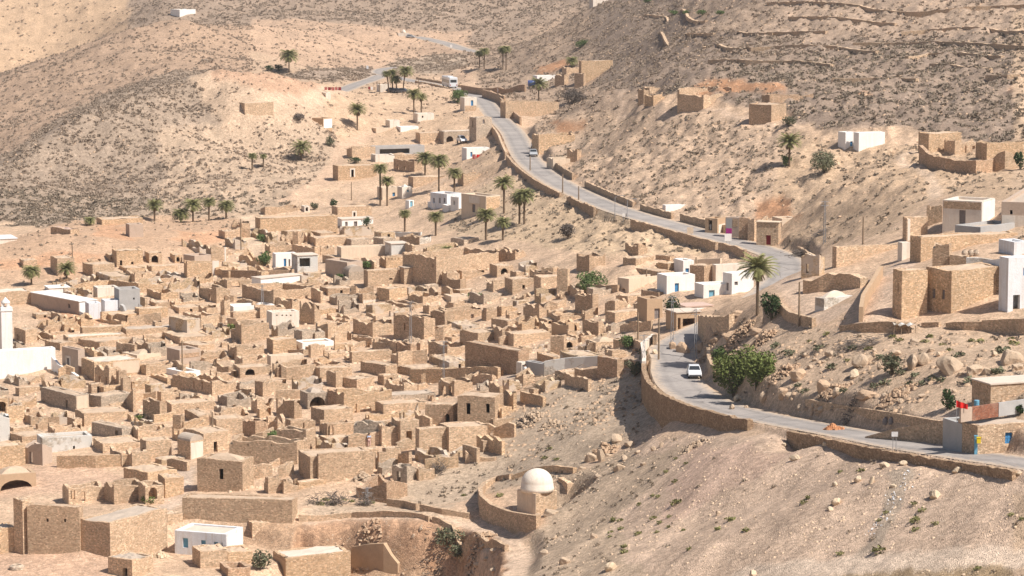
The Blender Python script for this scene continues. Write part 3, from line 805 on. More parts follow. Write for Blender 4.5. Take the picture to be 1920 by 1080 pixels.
    if not has_parts:
        o = mb.obj(nm, M[mat], off=base); meta(o, label, ct, group)
        HOUSES.append((o, ul, ur, vt, vb)); return o
    e0 = empty(nm, base, label, ct, group); HOUSES.append((e0, ul, ur, vt, vb))
    mb.obj('stone_walls' if mat in ('tan', 'ochre', 'brown', 'red', 'grey', 'patchy', 'limed') else 'plastered_walls', M[mat], e0, base)
    if roof:
        rb = MB()
        g_ = tk + .004
        inn = [p0 + dR * g_ + dL * g_, pB - dR * g_ + dL * g_, pC - dR * g_ - dL * g_, pD + dR * g_ - dL * g_]
        if rtype == 'flat':
            if stone:     # beaten earth laid over the wall heads, a little uneven
                g2 = tk * .45; k = 6; zr = z1 - (.13 if par <= .3 else par)
                lr, ll = LR - 2 * g2, LL - 2 * g2; o2 = p0 + (dR + dL) * g2
                bz = rng.normal(0, .055, (k + 1, k + 1)) + .1 * np.outer(np.sin(np.linspace(0, 3.14, k + 1)), np.sin(np.linspace(0, 3.14, k + 1)))
                vs = [(*(o2 + dR * lr * i / k + dL * ll * j / k), zr + bz[i, j]) for i in range(k + 1) for j in range(k + 1)]
                rb.add(vs, [(i * (k + 1) + j, (i + 1) * (k + 1) + j, (i + 1) * (k + 1) + j + 1, i * (k + 1) + j + 1) for i in range(k) for j in range(k)])
            else:
                zr = z1 - max(par, wob + .06)
                rb.add([(*q, zr - .02) for q in inn] + [(*q, zr - .2) for q in inn], [(0, 1, 2, 3), (7, 6, 5, 4)])
        elif rtype == 'cap':
            o_ = .12
            out = [p0 - dR * o_ - dL * o_, pB + dR * o_ - dL * o_, pC + dR * o_ + dL * o_, pD - dR * o_ + dL * o_]
            rb.add([(*q, z1 + .005) for q in out] + [(*q, z1 + .13) for q in out], [(3, 2, 1, 0), (4, 5, 6, 7), (0, 1, 5, 4), (1, 2, 6, 5), (2, 3, 7, 6), (3, 0, 4, 7)])
        elif rtype == 'mound':
            c = sum(inn) / 4; k = 6; zr = z1 - par
            vs = [(*q, zr) for q in inn]; mids = []
            for f in (.6, .25):
                vs += [(*(c + (q - c) * f), zr + (1 - f * f) * .75) for q in inn]
            vs.append((*c, zr + .78))
            fs = []
            for r_ in (0, 4):
                for i in range(4): fs.append((r_ + i, r_ + (i + 1) % 4, r_ + 4 + (i + 1) % 4, r_ + 4 + i))
            for i in range(4): fs.append((8 + i, 8 + (i + 1) % 4, 12))
            rb.add(vs, fs)
        elif rtype == 'barrel':   # vault running back along the left face, bulging above the walls
            n_ = 10; W_ = LR; vs = []
            for yy in (0, LL):
                for i in range(n_ + 1):
                    an = math.pi * i / n_
                    q = p0 + dL * yy + dR * (W_ / 2 - W_ / 2 * math.cos(an))
                    vs.append((*q, z1 + .004 + W_ * .36 * math.sin(an)))
            fs = [(i, i + 1, n_ + 2 + i, n_ + 1 + i) for i in range(n_)]
            fs += [tuple(range(n_, -1, -1)), tuple(range(n_ + 1, 2 * n_ + 2))]
            rb.add(vs, fs)
        rb.obj('vaulted_roof' if rtype == 'barrel' else 'roof', M[roof], e0, base)
    for fc, q, kind, m_ in extra:
        d, nn = (dR, nR) if fc == 'R' else (dL, nL)
        s0, s1, za, zb, _ = q
        if kind in ('door', 'window', 'shutter'):
            d3 = np.array([*d, 0]); n3 = np.array([*nn, 0])
            pb = MB(); o_ = np.array([*(p0 + d * (s0 + .004) - nn * (tk * .45 + .06)), za + .004])
            pb.box(o_, d3 * (s1 - s0 - .008), n3 * .06, (0, 0, zb - za - .008))
            dn = 'door' if kind == 'door' else ('window_shutter' if kind == 'shutter' else 'window')
            do = pb.obj(dn, M[m_ or 'blue'], e0, base)
            if kind != 'door' or zb - za > 1.2:
                fb = MB(); w_ = .07   # leaf rails and stiles, standing proud of the leaf
                f0 = np.array([*(p0 + d * (s0 + .006) - nn * (tk * .45 - .003)), za + .006]); Wd, Hd = s1 - s0 - .012, zb - za - .012
                for r_ in ((0, 0, w_, Hd), (Wd - w_, 0, w_, Hd), (Wd / 2 - .03, 0, .06, Hd)):
                    fb.box(f0 + d3 * r_[0], d3 * r_[2], n3 * .03, (0, 0, r_[3]))
                for zz in (0, Hd * .5, Hd - w_):
                    for aa, bb in ((w_ + .002, Wd / 2 - .032), (Wd / 2 + .032, Wd - w_ - .002)):
                        if bb - aa > .03: fb.box(f0 + d3 * aa + np.array([0, 0, zz]), d3 * (bb - aa), n3 * .03, (0, 0, w_))
                fb.obj('frame', M[m_ or 'blue'], do, base)
        if kind == 'frame':   # whitewashed surround standing proud of the wall, round an open doorway
            d3 = np.array([*d, 0]); n3 = np.array([*nn, 0]); fb = MB(); w_ = .28
            z_ = [(s0 - w_, za, w_, zb - za + w_), (s1, za, w_, zb - za + w_), (s0, zb, s1 - s0, w_)]
            for x_, y_, ww, hh in z_:
                fb.box(np.array([*(p0 + d * x_ + nn * .003), y_]), d3 * ww, n3 * .05, (0, 0, hh))
            fb.obj('door_surround', M[m_ or 'white'], e0, base)
        if kind == 'panel':   # a coat of another colour over part of a face, with thickness
            d3 = np.array([*d, 0]); n3 = np.array([*nn, 0]); fb = MB()
            fb.box(np.array([*(p0 + d * s0 + nn * .003), za]), d3 * (s1 - s0), n3 * .03, (0, 0, zb - za))
            fb.obj('wall_coat', M[m_ or 'white'], e0, base)
    return e0
def wline(px, label, h=1., thick=.45, mat='tan', rag=.25, name='stone_wall', cat='wall', tops=None, group=None, world=None, base_drop=.6, step=.8, tmin=0, zoff=0., soft=7):
    """free-standing wall along ground points seen at px; h a height or one per point; tops: rows of its top edge"""
    rng = np.random.default_rng(int(abs(px[0][0] * 3 + px[0][1] * 17)) if world is None else int(abs(world[0][0] * 100)))
    P = [np.array(q, float) for q in world] if world is not None else [ground(*q, tmin) for q in px]
    n_ = len(P)
    hs = list(h) if hasattr(h, '__len__') else [h] * n_
    if tops is not None: hs = [z_at(p[0], p[1], v) - p[2] for p, v in zip(P, tops)]
    pts, hh = [], []
    for i in range(n_ - 1):
        k = max(1, int(np.linalg.norm(P[i + 1][:2] - P[i][:2]) / step))
        for j in range(k):
            f = j / k; pts.append(P[i] * (1 - f) + P[i + 1] * f); hh.append(hs[i] * (1 - f) + hs[i + 1] * f)
    pts.append(P[-1]); hh.append(hs[-1]); pts = np.array(pts); hh = np.array(hh)
    m = len(pts)
    tan = np.gradient(pts[:, :2], axis=0); tan /= np.linalg.norm(tan, axis=1)[:, None] + 1e-9
    nn = np.stack([tan[:, 1], -tan[:, 0]], -1)
    gz = np.array([hz(*q[:2]) for q in pts])
    if tops is None:
        k = np.hanning(soft); k /= k.sum()
        zt = (np.convolve(np.pad(gz, soft // 2, mode='edge'), k, 'valid') if m > 3 else gz) + hh
        if world is not None: zt = pts[:, 2] + hh
    else: zt = pts[:, 2] + hh
    if rag: zt = zt - np.array([Ragged(m * step, rag, rng)(i * step) for i in range(m)]) + (rng.random(m) - .5) * min(rag, .3) * .5
    zb = np.minimum(gz, pts[:, 2]) - base_drop
    a = pts[:, :2] + nn * thick / 2; b = pts[:, :2] - nn * thick / 2
    for q, arr in ((a, 'a'), (b, 'b')):
        zb = np.minimum(zb, np.array([hz(*r) for r in q]) - base_drop * .6)
    zt = np.maximum(zt, zb + .3) + zoff
    mb = MB(); ps = []
    for i in range(m): ps += [(*a[i], zb[i]), (*a[i], zt[i]), (*b[i], zt[i]), (*b[i], zb[i])]
    fs = []
    for i in range(m - 1):
        k = 4 * i
        fs += [(k, k + 4, k + 5, k + 1), (k + 1, k + 5, k + 6, k + 2), (k + 2, k + 6, k + 7, k + 3)]
    fs += [(0, 1, 2, 3), (4 * m - 1, 4 * m - 2, 4 * m - 3, 4 * m - 4)]
    mb.add(ps, fs)
    o = mb.obj(name, M[mat], off=pts[0]); meta(o, label, cat, group)
    return o
# ------------------------------------------------------------------ the village, building by building
R_, L_ = 'R', 'L'
h = house
def ruin(ul, uc, ur, vt, vb, label, mat='tan', rag=1.1, **k):
    return house(ul, uc, ur, vt, vb, label, mat, roof=None, rag=rag, **k)
def wh(ul, uc, ur, vt, vb, label, mat='white', roof='pale_roof', **k):
    k.setdefault('name', 'white_house'); return house(ul, uc, ur, vt, vb, label, mat, roof=roof, **k)
# --- mosque and the white compound at the left edge
h(-24,-18,105,660,713,'long white mosque hall with flat roof at the left edge','white',th=24,roof='pale_roof',name='mosque_hall',cat='mosque',dep=9,par=.15)
wline([(99,694),(112,700),(128,706),(146,712)],'white ramp wall curving down from the mosque hall corner',tops=[668,684,692,704],mat='white',rag=0,thick=.4)
h(58,148,181,566,590,'long house with white right end wall beside the grey tower','plaster',th=40,roof='white',rtype='cap',matL='plaster',ops=[(R_,148.5,180.5,566,600,'panel','white'),(L_,128,132,570,578,'hole')])
h(160,167,190,569,599,'small white cube annex in front of the white gabled house','bluewhite',roof='white',name='white_annex',cat='house')
h(190,197,225,564,588,'white house with grey flat roof beside the grey tower','bluewhite',roof='grey_roof',name='white_house')
h(175,183,223,540,558,'cream block with brushwood on its roof behind the grey tower','palecream',roof='grey_roof',name='plastered_house')
h(222,224,263,543,586,'tall grey rendered tower block with ladder marks','concrete',roof='grey_roof',name='grey_tower',cat='tower',ops=[(R_,250,253,558,562,'hole')])
wline([(228,587),(233,588),(238,588)],'grey curved buttress at the left foot of the grey tower',tops=[570,574,587],mat='concrete',rag=0,name='buttress',cat='buttress',thick=.6)
wline([(260,585),(266,585),(272,585)],'grey curved buttress at the right foot of the grey tower',tops=[569,573,584],mat='concrete',rag=0,name='buttress',cat='buttress',thick=.6)
h(-30,-20,58,548,576,'stone house with wide pale roof above the minaret','tan',roof='pale_roof',dep=9)
h(88,92,131,541,550,'low white roofed block above the white compound','white',roof='white',name='white_house',rtype='cap',par=0)
wline([(105,550),(160,545),(205,538),(262,548)],'orange tinted stone wall behind the white compound',tops=[546,528,524,530],mat='ochre',rag=.2)
# --- orange mound and cave dwellings
h(181,191,268,411,422,'long low stone house behind the orange mound','ochre',th=16)
h(236,243,269,421,445,'small square hut with grey front on the orange mound','plaster',roof='pale_roof',th=22,name='stone_hut',cat='hut')
h(95,132,149,430,439,'low dark walled house with pinkish roof on the far left mound','brown',th=40,roof='pink_roof')
h(-20,-8,32,449,460,'low building with bluish white roof in the hollow at the left edge','palecream',roof='bluewhite',rtype='cap',name='plastered_house')
h(95,108,140,484,518,'tall plain stone block right of the smaller palm','tan',th=24)
h(40,44,70,488,503,'low stone hut behind the leftmost palm','tan',name='stone_hut',cat='hut')
h(155,174,215,496,519,'square stone house in front of the cave doorways','tan',th=33)
ruin(170,171,190,487,497,'short ruined wall piece behind the square stone house by the caves','brown',rag=.6)
h(217,219,268,470,501,'cave dwelling front with a door and window in the orange mound','ochre',roof='earth_roof',name='cave_dwelling',cat='cave dwelling',th=8,par=.1,ops=[(R_,225,229.5,488,498,'hole'),(R_,246,250.5,491,497,'hole')])
h(205,206,217,478,491,'small cave front with one square hole left of the cave dwelling','ochre',roof='earth_roof',name='cave_dwelling',cat='cave dwelling',th=8,par=.1,ops=[(R_,209,213,482,487,'hole')])
h(278,280,304,474,494,'cave front with a round arched mouth in the mound','tan',roof='earth_roof',name='cave_dwelling',cat='cave dwelling',th=8,par=.1,ops=[(R_,284,297,479,493,'arch')])
h(326,328,342,478,493,'little cave front with dark arched hole by the pink wall','ochre',roof='earth_roof',name='cave_dwelling',cat='cave dwelling',th=8,par=.1,ops=[(R_,331,337,482,491,'arch')])
h(236,253,292,511,531,'stone house with one small window below the cave fronts','tan',th=30,ops=[(R_,265,268,514,520,'hole')])
h(345,351,412,489,521,'yellowish stone house with white right corner beside the sandy track','ochre',th=14,ops=[(R_,398.5,411.8,489,526,'panel','palecream')])
h(394,396,425,463,493,'taller stone house with pale corner behind the yellowish house','tan',ops=[(R_,421,424.7,463,498,'panel','palecream')])
h(344,365,396,480,498,'low pinkish courtyard wall behind the yellowish stone house','plaster',roof='pink_roof',th=40,name='plastered_house')
wline([(418,523),(482,523),(502,522),(545,521)],'long stone courtyard wall in front of the blue doored white house',tops=[506,507,506,506],mat='red',rag=.05)
# --- upper left quarter of the village
h(511,517,557,476,502,'white house with a tall blue door and shaded porch','white',roof='pale_roof',name='white_house',th=10,ops=[(R_,532,537,485,501,'door','blue'),(R_,541,544.5,486,501,'door','greywood'),(R_,550.5,553.5,487,496,'window','greywood')])
h(556,558,596,480,512,'open porch with flat white slab right of the blue doored house','limed',roof='pale_roof',rtype='cap',name='porch',cat='porch',th=10,ops=[(R_,562,582,484,500,'hole')])
wh(472,489,566,523,541,'low white roofed house with dark doorway behind a green tree','white',th=40,roof='pale_roof',rtype='cap',ops=[(R_,536,543,530,540.5,'hole')])
h(424,426,473,525,541,'wall with a wide arch left of the low white house','tan',roof=None,rag=.4,name='arched_ruin',cat='ruin',th=10,ops=[(R_,433,450,526.5,542,'arch')])
ruin(401,424,428,524,539,'triangular dark ruin wall left of the wide arch','brown',th=40)
h(373,406,432,540,569,'dark sided stone house with a tall doorway below the wide arch','tan',th=40,ops=[(L_,391,395,552,566,'hole')])
ruin(454,513,592,543,575,'largest dark ruin wall below the low white house','brown',th=40,rag=.7)
ruin(444,474,482,564,574,'low dark wall in front of the largest dark ruin wall','tan',rag=.5,th=40)
ruin(422,438,442,554,567,'small dark wall stub above the white roofed strip','tan',rag=.4)
ruin(494,548,560,562,583,'stepped dark ruin wall right of the white roofed strip','tan',rag=1.2,th=40)
ruin(562,590,601,569,609,'ruin with jagged spires above the pinkish plastered house','tan',rag=2.3,th=40)
h(436,438,515,575,588,'long low building with bright white front strip','white',roof='pale_roof',name='white_house',th=8)
h(432,438,488,585,603,'stone wall block under the white roofed strip','tan',roof='earth_roof',th=12,par=.05)
ruin(486,488,536,576,597,'pale ruined front right of the white roofed strip','tan',rag=.5,th=12)
h(500,510,561,586,618,'pinkish plastered house with a row of beam holes','palecream',th=22,ops=[(R_,518,521,590,592.5,'hole'),(R_,528,531,590,592.5,'hole'),(R_,536,539,590,592.5,'hole'),(R_,544,547,590,592.5,'hole')],name='plastered_house')
h(592,615,656,607,635,'tall dark ended house with a narrow doorway','tan',th=42,ops=[(L_,595,598,619,631,'hole')])
h(553,567,626,643,656,'low house with white parapet under the tall dark ended house','white',roof='earth_roof',name='white_house',th=25,par=.12)
h(450,453,505,606,646,'tall blank stone front in the middle of the left quarter','tan',th=14)
h(433,450,480,619,638,'stone shed left of the tall blank stone front','brown',th=45,roof='earth_roof')
ruin(343,377,413,590,615,'roofless house with dark inner wall above the square tower house','tan',rag=.7,th=45)
h(317,351,376,599,633,'square tower house with shaded left face and bright right face','patchy',th=40)
ruin(351,388,392,625,633,'low dark wall at the foot of the square tower house','tan',rag=.3,th=40)
ruin(408,417,421,593,607,'narrow standing slab right of the roofless house','tan',rag=.3)
ruin(416,421,426,563,592,'pair of thin wall stumps left of the white roofed strip','tan',rag=1.2,th=40)
# --- left edge, by the minaret
h(27,48,70,618,644,'stone house with a dark door beside the minaret','tan',th=36,ops=[(L_,32,35,627,638,'hole')])
ruin(69,90,140,600,621,'crumbling orange ruin above the mosque roof','ochre',rag=1.6,th=40)
ruin(114,121,152,607,622,'broken rubble walls right of the crumbling orange ruin','ochre',rag=1.3)
h(150,155,235,614,631,'long low stone wall house below the white cube annex','ochre',th=12)
h(190,209,288,590,604,'stone terrace block under the grey tower','ochre',th=30,roof='earth_roof',par=.05)
h(235,237,330,617,632,'flat grey roofed house with brush on its roof','tan',th=14,roof='grey_roof')
ruin(286,291,296,603,619,'thin dark wall end right of the flat grey roof','tan',rag=.3)
h(124,128,236,632,648,'wide terrace house with several roof edges behind the mosque hall','tan',th=14,roof='pale_roof',ops=[(R_,130,136,638,646,'arch')])
h(84,113,140,643,658,'low dark house right behind the mosque hall roof','brown',th=40)
h(147,187,253,641,655,'low stone house with dark left wall behind the plastered house','tan',th=45)
h(117,147,157,656,701,'plastered house with white framed door beside the mosque','plaster',th=40,ops=[(L_,126,131,671,690,'door','greywood'),(L_,126,131,671,690,'frame','palecream')],name='plastered_house')
h(153,177,263,679,715,'long flat roofed house with cream front and two blue windows','ochre',th=28,roof='pale_roof',ops=[(R_,212.5,262,677,700,'panel','cream'),(R_,220,229,683,690,'window','blue'),(R_,237,244,682,689,'window','blue')])
ruin(178,205,228,689,722,'tall notched ruin wall with two doorways below the cream house','tan',rag=1.0,th=40,ops=[(L_,185,189,705,719,'hole'),(L_,198,201,707,720,'hole')])
ruin(218,223,228,695,724,'tall pair of dark pillars right of the notched ruin wall','brown',rag=.6)
ruin(226,231,236,708,740,'lower dark pillar beside the tall pair of pillars','tan',rag=.5)
h(229,257,308,666,677,'pale courtyard house with a cream front and small earth mound on its roof','cream',th=40,roof='earth_roof',rtype='mound',name='plastered_house')
h(313,337,376,657,684,'lilac grey plastered house with brick strip and a pole in front','plaster',th=36,roof='grey_roof',ops=[(R_,338,374,662,670,'panel','red')],name='plastered_house')
h(335,371,402,647,657,'stone house with dark slanting parapet above the lilac grey house','tan',th=40)
h(312,347,376,698,710,'low white shed with pale roof left of the big ruined facade','white',th=40,roof='pale_roof',name='white_house')
ruin(320,398,442,715,742,'big ruined facade with two tall slots','tan',rag=1.3,th=40,ops=[(L_,362,365,714,727,'hole'),(L_,378,381,716,730,'hole')])
h(447,450,509,689,709,'stone front with a shallow arch niche','tan',th=10,ops=[(R_,460,478,692,704,'arch')])
ruin(440,455,503,671,690,'roofless court behind the arch niche front','tan',rag=.8,th=30)
h(501,508,570,668,691,'cream fronted house with white cornice','cream',th=18,roof='pale_roof',name='plastered_house')
wline([(508,712),(521,700),(530,708),(566,706)],'sloping ruin gable in front of the white cornice house',tops=[711,674,684,704],mat='tan',rag=.3)
h(427,444,495,650,676,'ruined house with tall left gable and narrow door','tan',roof=None,rag=.9,th=35,name='ruined_house',ops=[(L_,436,439,664,674,'hole')])
h(500,512,556,637,666,'stone house with tall dark left edge under the plastered house','ochre',th=20)
ruin(526,569,602,656,666,'low jagged dark wall below the white parapet house','tan',rag=.7,th=40)
ruin(612,630,642,698,727,'tall dark slab ruin above the rubble cave','tan',rag=.3,th=36)
h(588,614,642,682,693,'low dark walled house near the centre left','brown',th=36)
ruin(478,493,540,716,744,'tall dark gable ruin left of the rubble cave','tan',rag=1.1,th=35)
# --- north of the centre: houses below the palms
h(624,634,706,311,339,'ochre stone house with white framed door','ochre',th=18,ops=[(R_,658.5,663.5,318,332,'hole'),(R_,658.5,663.5,318,332,'frame','palecream')])
h(650,660,704,276,298,'stone house with dark left end above the green bush','tan',th=24)
h(701,703,796,275,291,'long grey porch building with red barrels','concrete',th=4,roof='grey_roof',name='grey_building',cat='building',ops=[(R_,712,768,279,288,'hole')])
h(702,704,740,290,304,'small pale plastered ruin below the grey porch building','palecream',roof=None,rag=.5,name='ruined_house')
h(738,777,792,301,322,'dark walled stone yard below the grey porch building','brown',roof=None,rag=.5,th=40,name='stone_yard',cat='yard',ops=[(L_,745,748,310,318,'hole'),(L_,758,761,311,319,'hole')])
h(735,738,786,291,303,'lit stone house above the dark walled yard','tan',th=8)
h(745,754,773,351,373,'cream tomb cube with a low dome among the palms','palecream',roof='palecream',rtype='mound',name='domed_tomb',cat='tomb',th=30,ops=[(R_,763,767,356,360,'window','paleblue')])
h(714,717,747,352,375,'pale house with blue door left of the domed tomb','cream',th=8,roof='pale_roof',name='plastered_house',ops=[(R_,736,741,361,374,'door','blue')])
h(760,767,776,376,390,'tiny white outhouse with a light blue door','white',th=40,name='outhouse',cat='outhouse',roof='pale_roof',ops=[(R_,769,774,376.5,388,'door','paleblue')])
h(807,838,866,364,388,'white row house with several small windows','bluewhite',th=40,roof='pale_roof',name='white_house',ops=[(L_,812,815,371,380,'window','greywood'),(L_,823,826,371,381,'window','greywood'),(L_,832,835,371,380,'window','greywood')])
h(845,860,866,370,394,'white block with a dark slot right of the row house','white',th=40,roof='pale_roof',name='white_house',ops=[(L_,850,853,376,384,'hole')])
h(810,813,825,381,393,'small white box hut in front of the row house','white',roof='pale_roof',name='white_hut',cat='hut')
h(838,841,855,386,396,'lower white box hut in front of the white block','white',roof='pale_roof',name='white_hut',cat='hut')
h(865,911,938,368,399,'cream house with a grey door and stone right wall','cream',th=40,roof='pale_roof',name='plastered_house',ops=[(L_,885,891,383,398,'door','greywood'),(R_,912,937,369,400,'panel','ochre'),(L_,880,900,368,381,'panel','palecream')])
h(773,775,836,332,352,'long lit stone house below the tall palms','tan',th=8)
h(858,869,902,325,349,'stone house with dark left end behind the palm','tan',th=24)
h(631,641,700,412,428,'white house with grey door beside a small tree','white',th=18,roof='pale_roof',rtype='cap',name='white_house',ops=[(R_,647,652,416,424,'window','greywood'),(R_,663.5,670,415,428,'door','greywood')])
h(622,633,697,388,408,'stone house with white arched doorway','tan',th=18,ops=[(R_,662.5,666.5,398,407.5,'arch'),(R_,662.5,666.5,398,407.5,'frame','palecream')])
h(565,571,580,387,398,'tiny white hut with dark doorway','palecream',roof='pale_roof',name='white_hut',cat='hut',th=15,ops=[(R_,573,578,388.5,396,'hole')])
h(494,497,562,388,403,'long lit stone wall house left of the tiny white hut','tan',th=8)
h(485,488,633,409,434,'wide stone terrace wall house above the round green bush','ochre',th=5,roof='earth_roof',par=.1)
wline([(536,432),(537,420),(538,408)],'short cross wall against the wide stone terrace',tops=[420,408,398],mat='brown',rag=.3)
ruin(549,559,563,434,461,'tall dark pillar wall with red cloth hung on it','brown',rag=.4)
h(580,592,662,446,462,'rounded stone house left of the grey faced wall','tan',th=22)
h(657,659,692,449,462,'grey faced low wall house','grey',th=8)
wline([(702,447),(741,447)],'short whitewashed wall top above the dark stone hut',tops=[441,440],mat='limed',rag=.1)
wline([(740,442),(790,441)],'longer whitewashed wall behind the white ended house',tops=[435,435],mat='limed',rag=.1)
h(700,719,742,447,460,'dark stone hut with gable left of the white ended house','grey',th=36,name='stone_hut',cat='hut')
h(749,786,809,444,459,'stone house with white right end','brown',th=40,ops=[(R_,786.5,808.5,444,461,'panel','limed')])
h(845,870,898,448,460,'low greyish wall house right of the white ended house','grey',th=40)
ruin(547,590,600,463,481,'house with slanting dark parapet behind the porch slab','tan',rag=.6,th=40)
h(610,651,680,492,522,'dark plastered house with a green bush at its corner','plaster',th=40,roof='grey_roof',name='plastered_house')
h(632,640,724,464,490,'smooth cream house with long blank front','cream',th=12,roof='earth_roof',name='plastered_house',par=.12)
h(731,734,766,458,479,'rough whitewashed block with shaded right side','limed',th=6,roof='pale_roof',rtype='cap',name='white_house')
h(711,724,757,483,504,'stone house with a row of beam holes next to the fort ruin','ochre',th=30,ops=[(R_,728+6*i,730+6*i,484.5,487,'hole') for i in range(4)])
ruin(755,818,935,481,536,'largest fort like ruin with tall shaded wall','tan',rag=.7,th=40,ops=[(L_,811,813,495,501,'hole')],name='fort_ruin',cat='ruin',hmax=8)
h(749,758,785,503,533,'small house with arched black door under the fort ruin','tan',th=24,rtype='cap',roof='grey_roof',ops=[(R_,773,779,520.5,533.5,'arch')])
h(682,690,749,507,541,'stone house with slot opening left of the arched black door','tan',th=20,ops=[(R_,730,736,521.5,524.5,'hole')])
h(650,654,683,510,526,'round topped grey vault left of the slot house','grey',th=12,roof='grey_roof',rtype='barrel',name='vaulted_store',cat='store house')
h(707,730,763,542,566,'boxy house with wide dark left wall below the slot house','ochre',th=42)
h(671,680,718,551,569,'house with white washed base','tan',th=22,ops=[(R_,680.5,717,562,571,'panel','palecream')])
ruin(723,770,794,570,582,'wide dark wall below the boxy house','brown',rag=.6,th=40)
ruin(655,668,672,536,556,'jagged dark stump left of the white based house','brown',rag=1.1)
ruin(829,838,862,511,538,'tall dark wall edge at the right foot of the fort ruin','tan',rag=.4)
ruin(838,863,874,524,544,'roofless room with dark back wall below the fort ruin','brown',rag=.5,th=40)
ruin(905,922,932,474,494,'dark corner ruin at the edge of the scrub slope','tan',rag=.7,th=36)
ruin(925,966,986,469,487,'long dark ruin with openings under the palms','brown',rag=.9,th=40,ops=[(L_,932,934,476,484,'hole'),(L_,948,950,478,486,'hole')])
h(930,932,962,498,520,'lit stone wall with a small dark arch','tan',roof='earth_roof',th=6,ops=[(R_,939,952,503,517,'arch')])
ruin(912,925,962,527,547,'tilted dark gable beside the small arch wall','tan',rag=.9,th=30)
h(880,907,962,551,571,'dark grey block beside a green patch','grey',th=42)
h(843,846,881,556,567,'low cream garden wall house with green plants','cream',th=6,roof='earth_roof',name='plastered_house',par=.1)
h(868,872,960,487,503,'long lit stone house right of the fort ruin','tan',th=10)
h(862,866,910,508,527,'stone house behind the tilted dark gable','tan',th=10)
# --- centre right, below the scrub slope
ruin(1081,1105,1135,478,509,'tall lone tower ruin above the big green tree','brown',rag=.8,th=40,name='tower_ruin')
h(1001,1014,1064,519,551,'plain stone house left of the big green tree','tan',th=20)
ruin(1044,1064,1068,504,552,'high dark wall end beside the plain stone house','tan',rag=.2,th=70)
ruin(1015,1037,1046,502,514,'low broken wall on top of the plain stone house','tan',rag=.5)
ruin(993,1036,1042,511,521,'long dark low wall above the plain stone house','brown',rag=.4,th=40)
h(958,961,1003,523,553,'lit stone house with one black doorway','tan',th=8,ops=[(R_,979.5,984.5,534,545,'hole')])
wline([(1066,549),(1120,547),(1160,546)],'low yard wall in front of the big green tree',h=1.1,mat='brown',rag=.25)
h(1158,1179,1252,523,549,'pale cream walled house with dark arched niche on its left','cream',th=40,roof='earth_roof',name='plastered_house',ops=[(L_,1166,1172,540,547,'arch')])
h(1248,1250,1303,517,552,'white house with tall blue door in the village centre right','white',th=8,roof='earth_roof',name='white_house',ops=[(R_,1265,1273,531,551,'door','blue')])
h(1166,1240,1264,509,524,'big flat roofed house with long dark wall behind the cream walled house','brown',th=40)
h(1168,1192,1227,484,499,'stone house with shaded left end below the dark hollow','tan',th=45)
h(1230,1252,1286,494,511,'square stone house next to the blue window wall','ochre',th=42)
h(1229,1256,1263,480,491,'dark low stone hut above the square stone house','brown',th=40,name='stone_hut',cat='hut')
wline([(1262,496),(1310,497),(1352,494)],'long cream wall below the road',tops=[485,486,484],mat='cream',rag=0)
ruin(1172,1197,1214,457,479,'dark hollow walled ruin alone on the scrub slope','brown',rag=1.3,th=36)
ruin(1078,1111,1122,552,586,'stepped dark ruin under the big green tree','brown',rag=1.0,th=40)
h(1155,1177,1242,555,572,'stone house with dark square end left of the plaster house with metal door','tan',th=44)
h(1202,1235,1258,547,556,'low dark parapet house above the plaster house with metal door','brown',th=40)
h(1188,1208,1250,568,580,'lower parapet house left of the metal door','tan',th=40)
ruin(1134,1153,1186,564,585,'rubble edged ruin with rounded dark wall','tan',rag=1.0,th=40)
ruin(981,1011,1032,570,597,'spiky broken ruin near the centre','tan',rag=2.0,th=46)
ruin(1025,1041,1090,584,602,'ruin with dark left wall over the twin round holes','tan',rag=.6,th=32)
h(1024,1026,1060,600,609,'stone front with twin small round holes','tan',th=8,roof='earth_roof',ops=[(R_,1028,1034,602,608,'arch'),(R_,1038.5,1044.5,602,608,'arch')])
ruin(1046,1050,1100,592,607,'long dark backed wall above the round arch','brown',rag=.5,th=10)
h(1060,1062,1086,604,626,'round arch wall piece in the centre right','ochre',roof=None,rag=.5,name='arched_ruin',cat='ruin',th=8,ops=[(R_,1066,1082,607,628,'arch')])
ruin(1092,1122,1132,603,629,'open ruin with large shaded inner wall and pillar','brown',rag=.8,th=40)
h(1135,1153,1217,586,606,'stone house with shaded square end by the village lane','tan',th=36)
h(1210,1213,1242,561,604,'beige plastered house with dark metal door by the lane','mud',th=10,roof='earth_roof',name='plastered_house',ops=[(R_,1227,1237,578.5,600,'door','greywood')])
ruin(1034,1066,1070,609,626,'smooth orange wall left of the round arch','mud',rag=.3,th=40)
h(960,963,1034,626,652,'lit stone house left of the tall dark square wall','tan',th=8)
ruin(1032,1057,1062,630,664,'tall dark square wall left of the black arch','brown',rag=.2,th=70)
h(1058,1060,1084,637,656,'rubble front with a black arch mouth','tan',roof='earth_roof',name='cave_dwelling',cat='cave dwelling',th=8,ops=[(R_,1061,1074,641,653,'arch')])
ruin(1057,1074,1078,654,665,'low broken wall in front of the black arch','tan',rag=.5)
ruin(1086,1098,1104,649,661,'small dark stub right of the black arch','brown',rag=.5)
ruin(1100,1115,1120,643,662,'tapering dark stub left of the rubble mound','brown',rag=.7)
h(1113,1117,1166,642,662,'rubble mound house with tiny square window','tan',roof='earth_roof',rtype='mound',th=10,ops=[(R_,1145,1149,653,657,'hole')])
h(985,1020,1024,683,705,'white and grey walled house with brown upper wall and a doorway','concrete',th=40,roof='earth_roof',name='white_house',ops=[(L_,998,1019.5,660,684,'panel','brown')])
wline([(1021,704),(1060,695),(1100,688),(1130,684)],'long whitewashed courtyard wall',tops=[677,671,668,667],mat='limed',rag=.1)
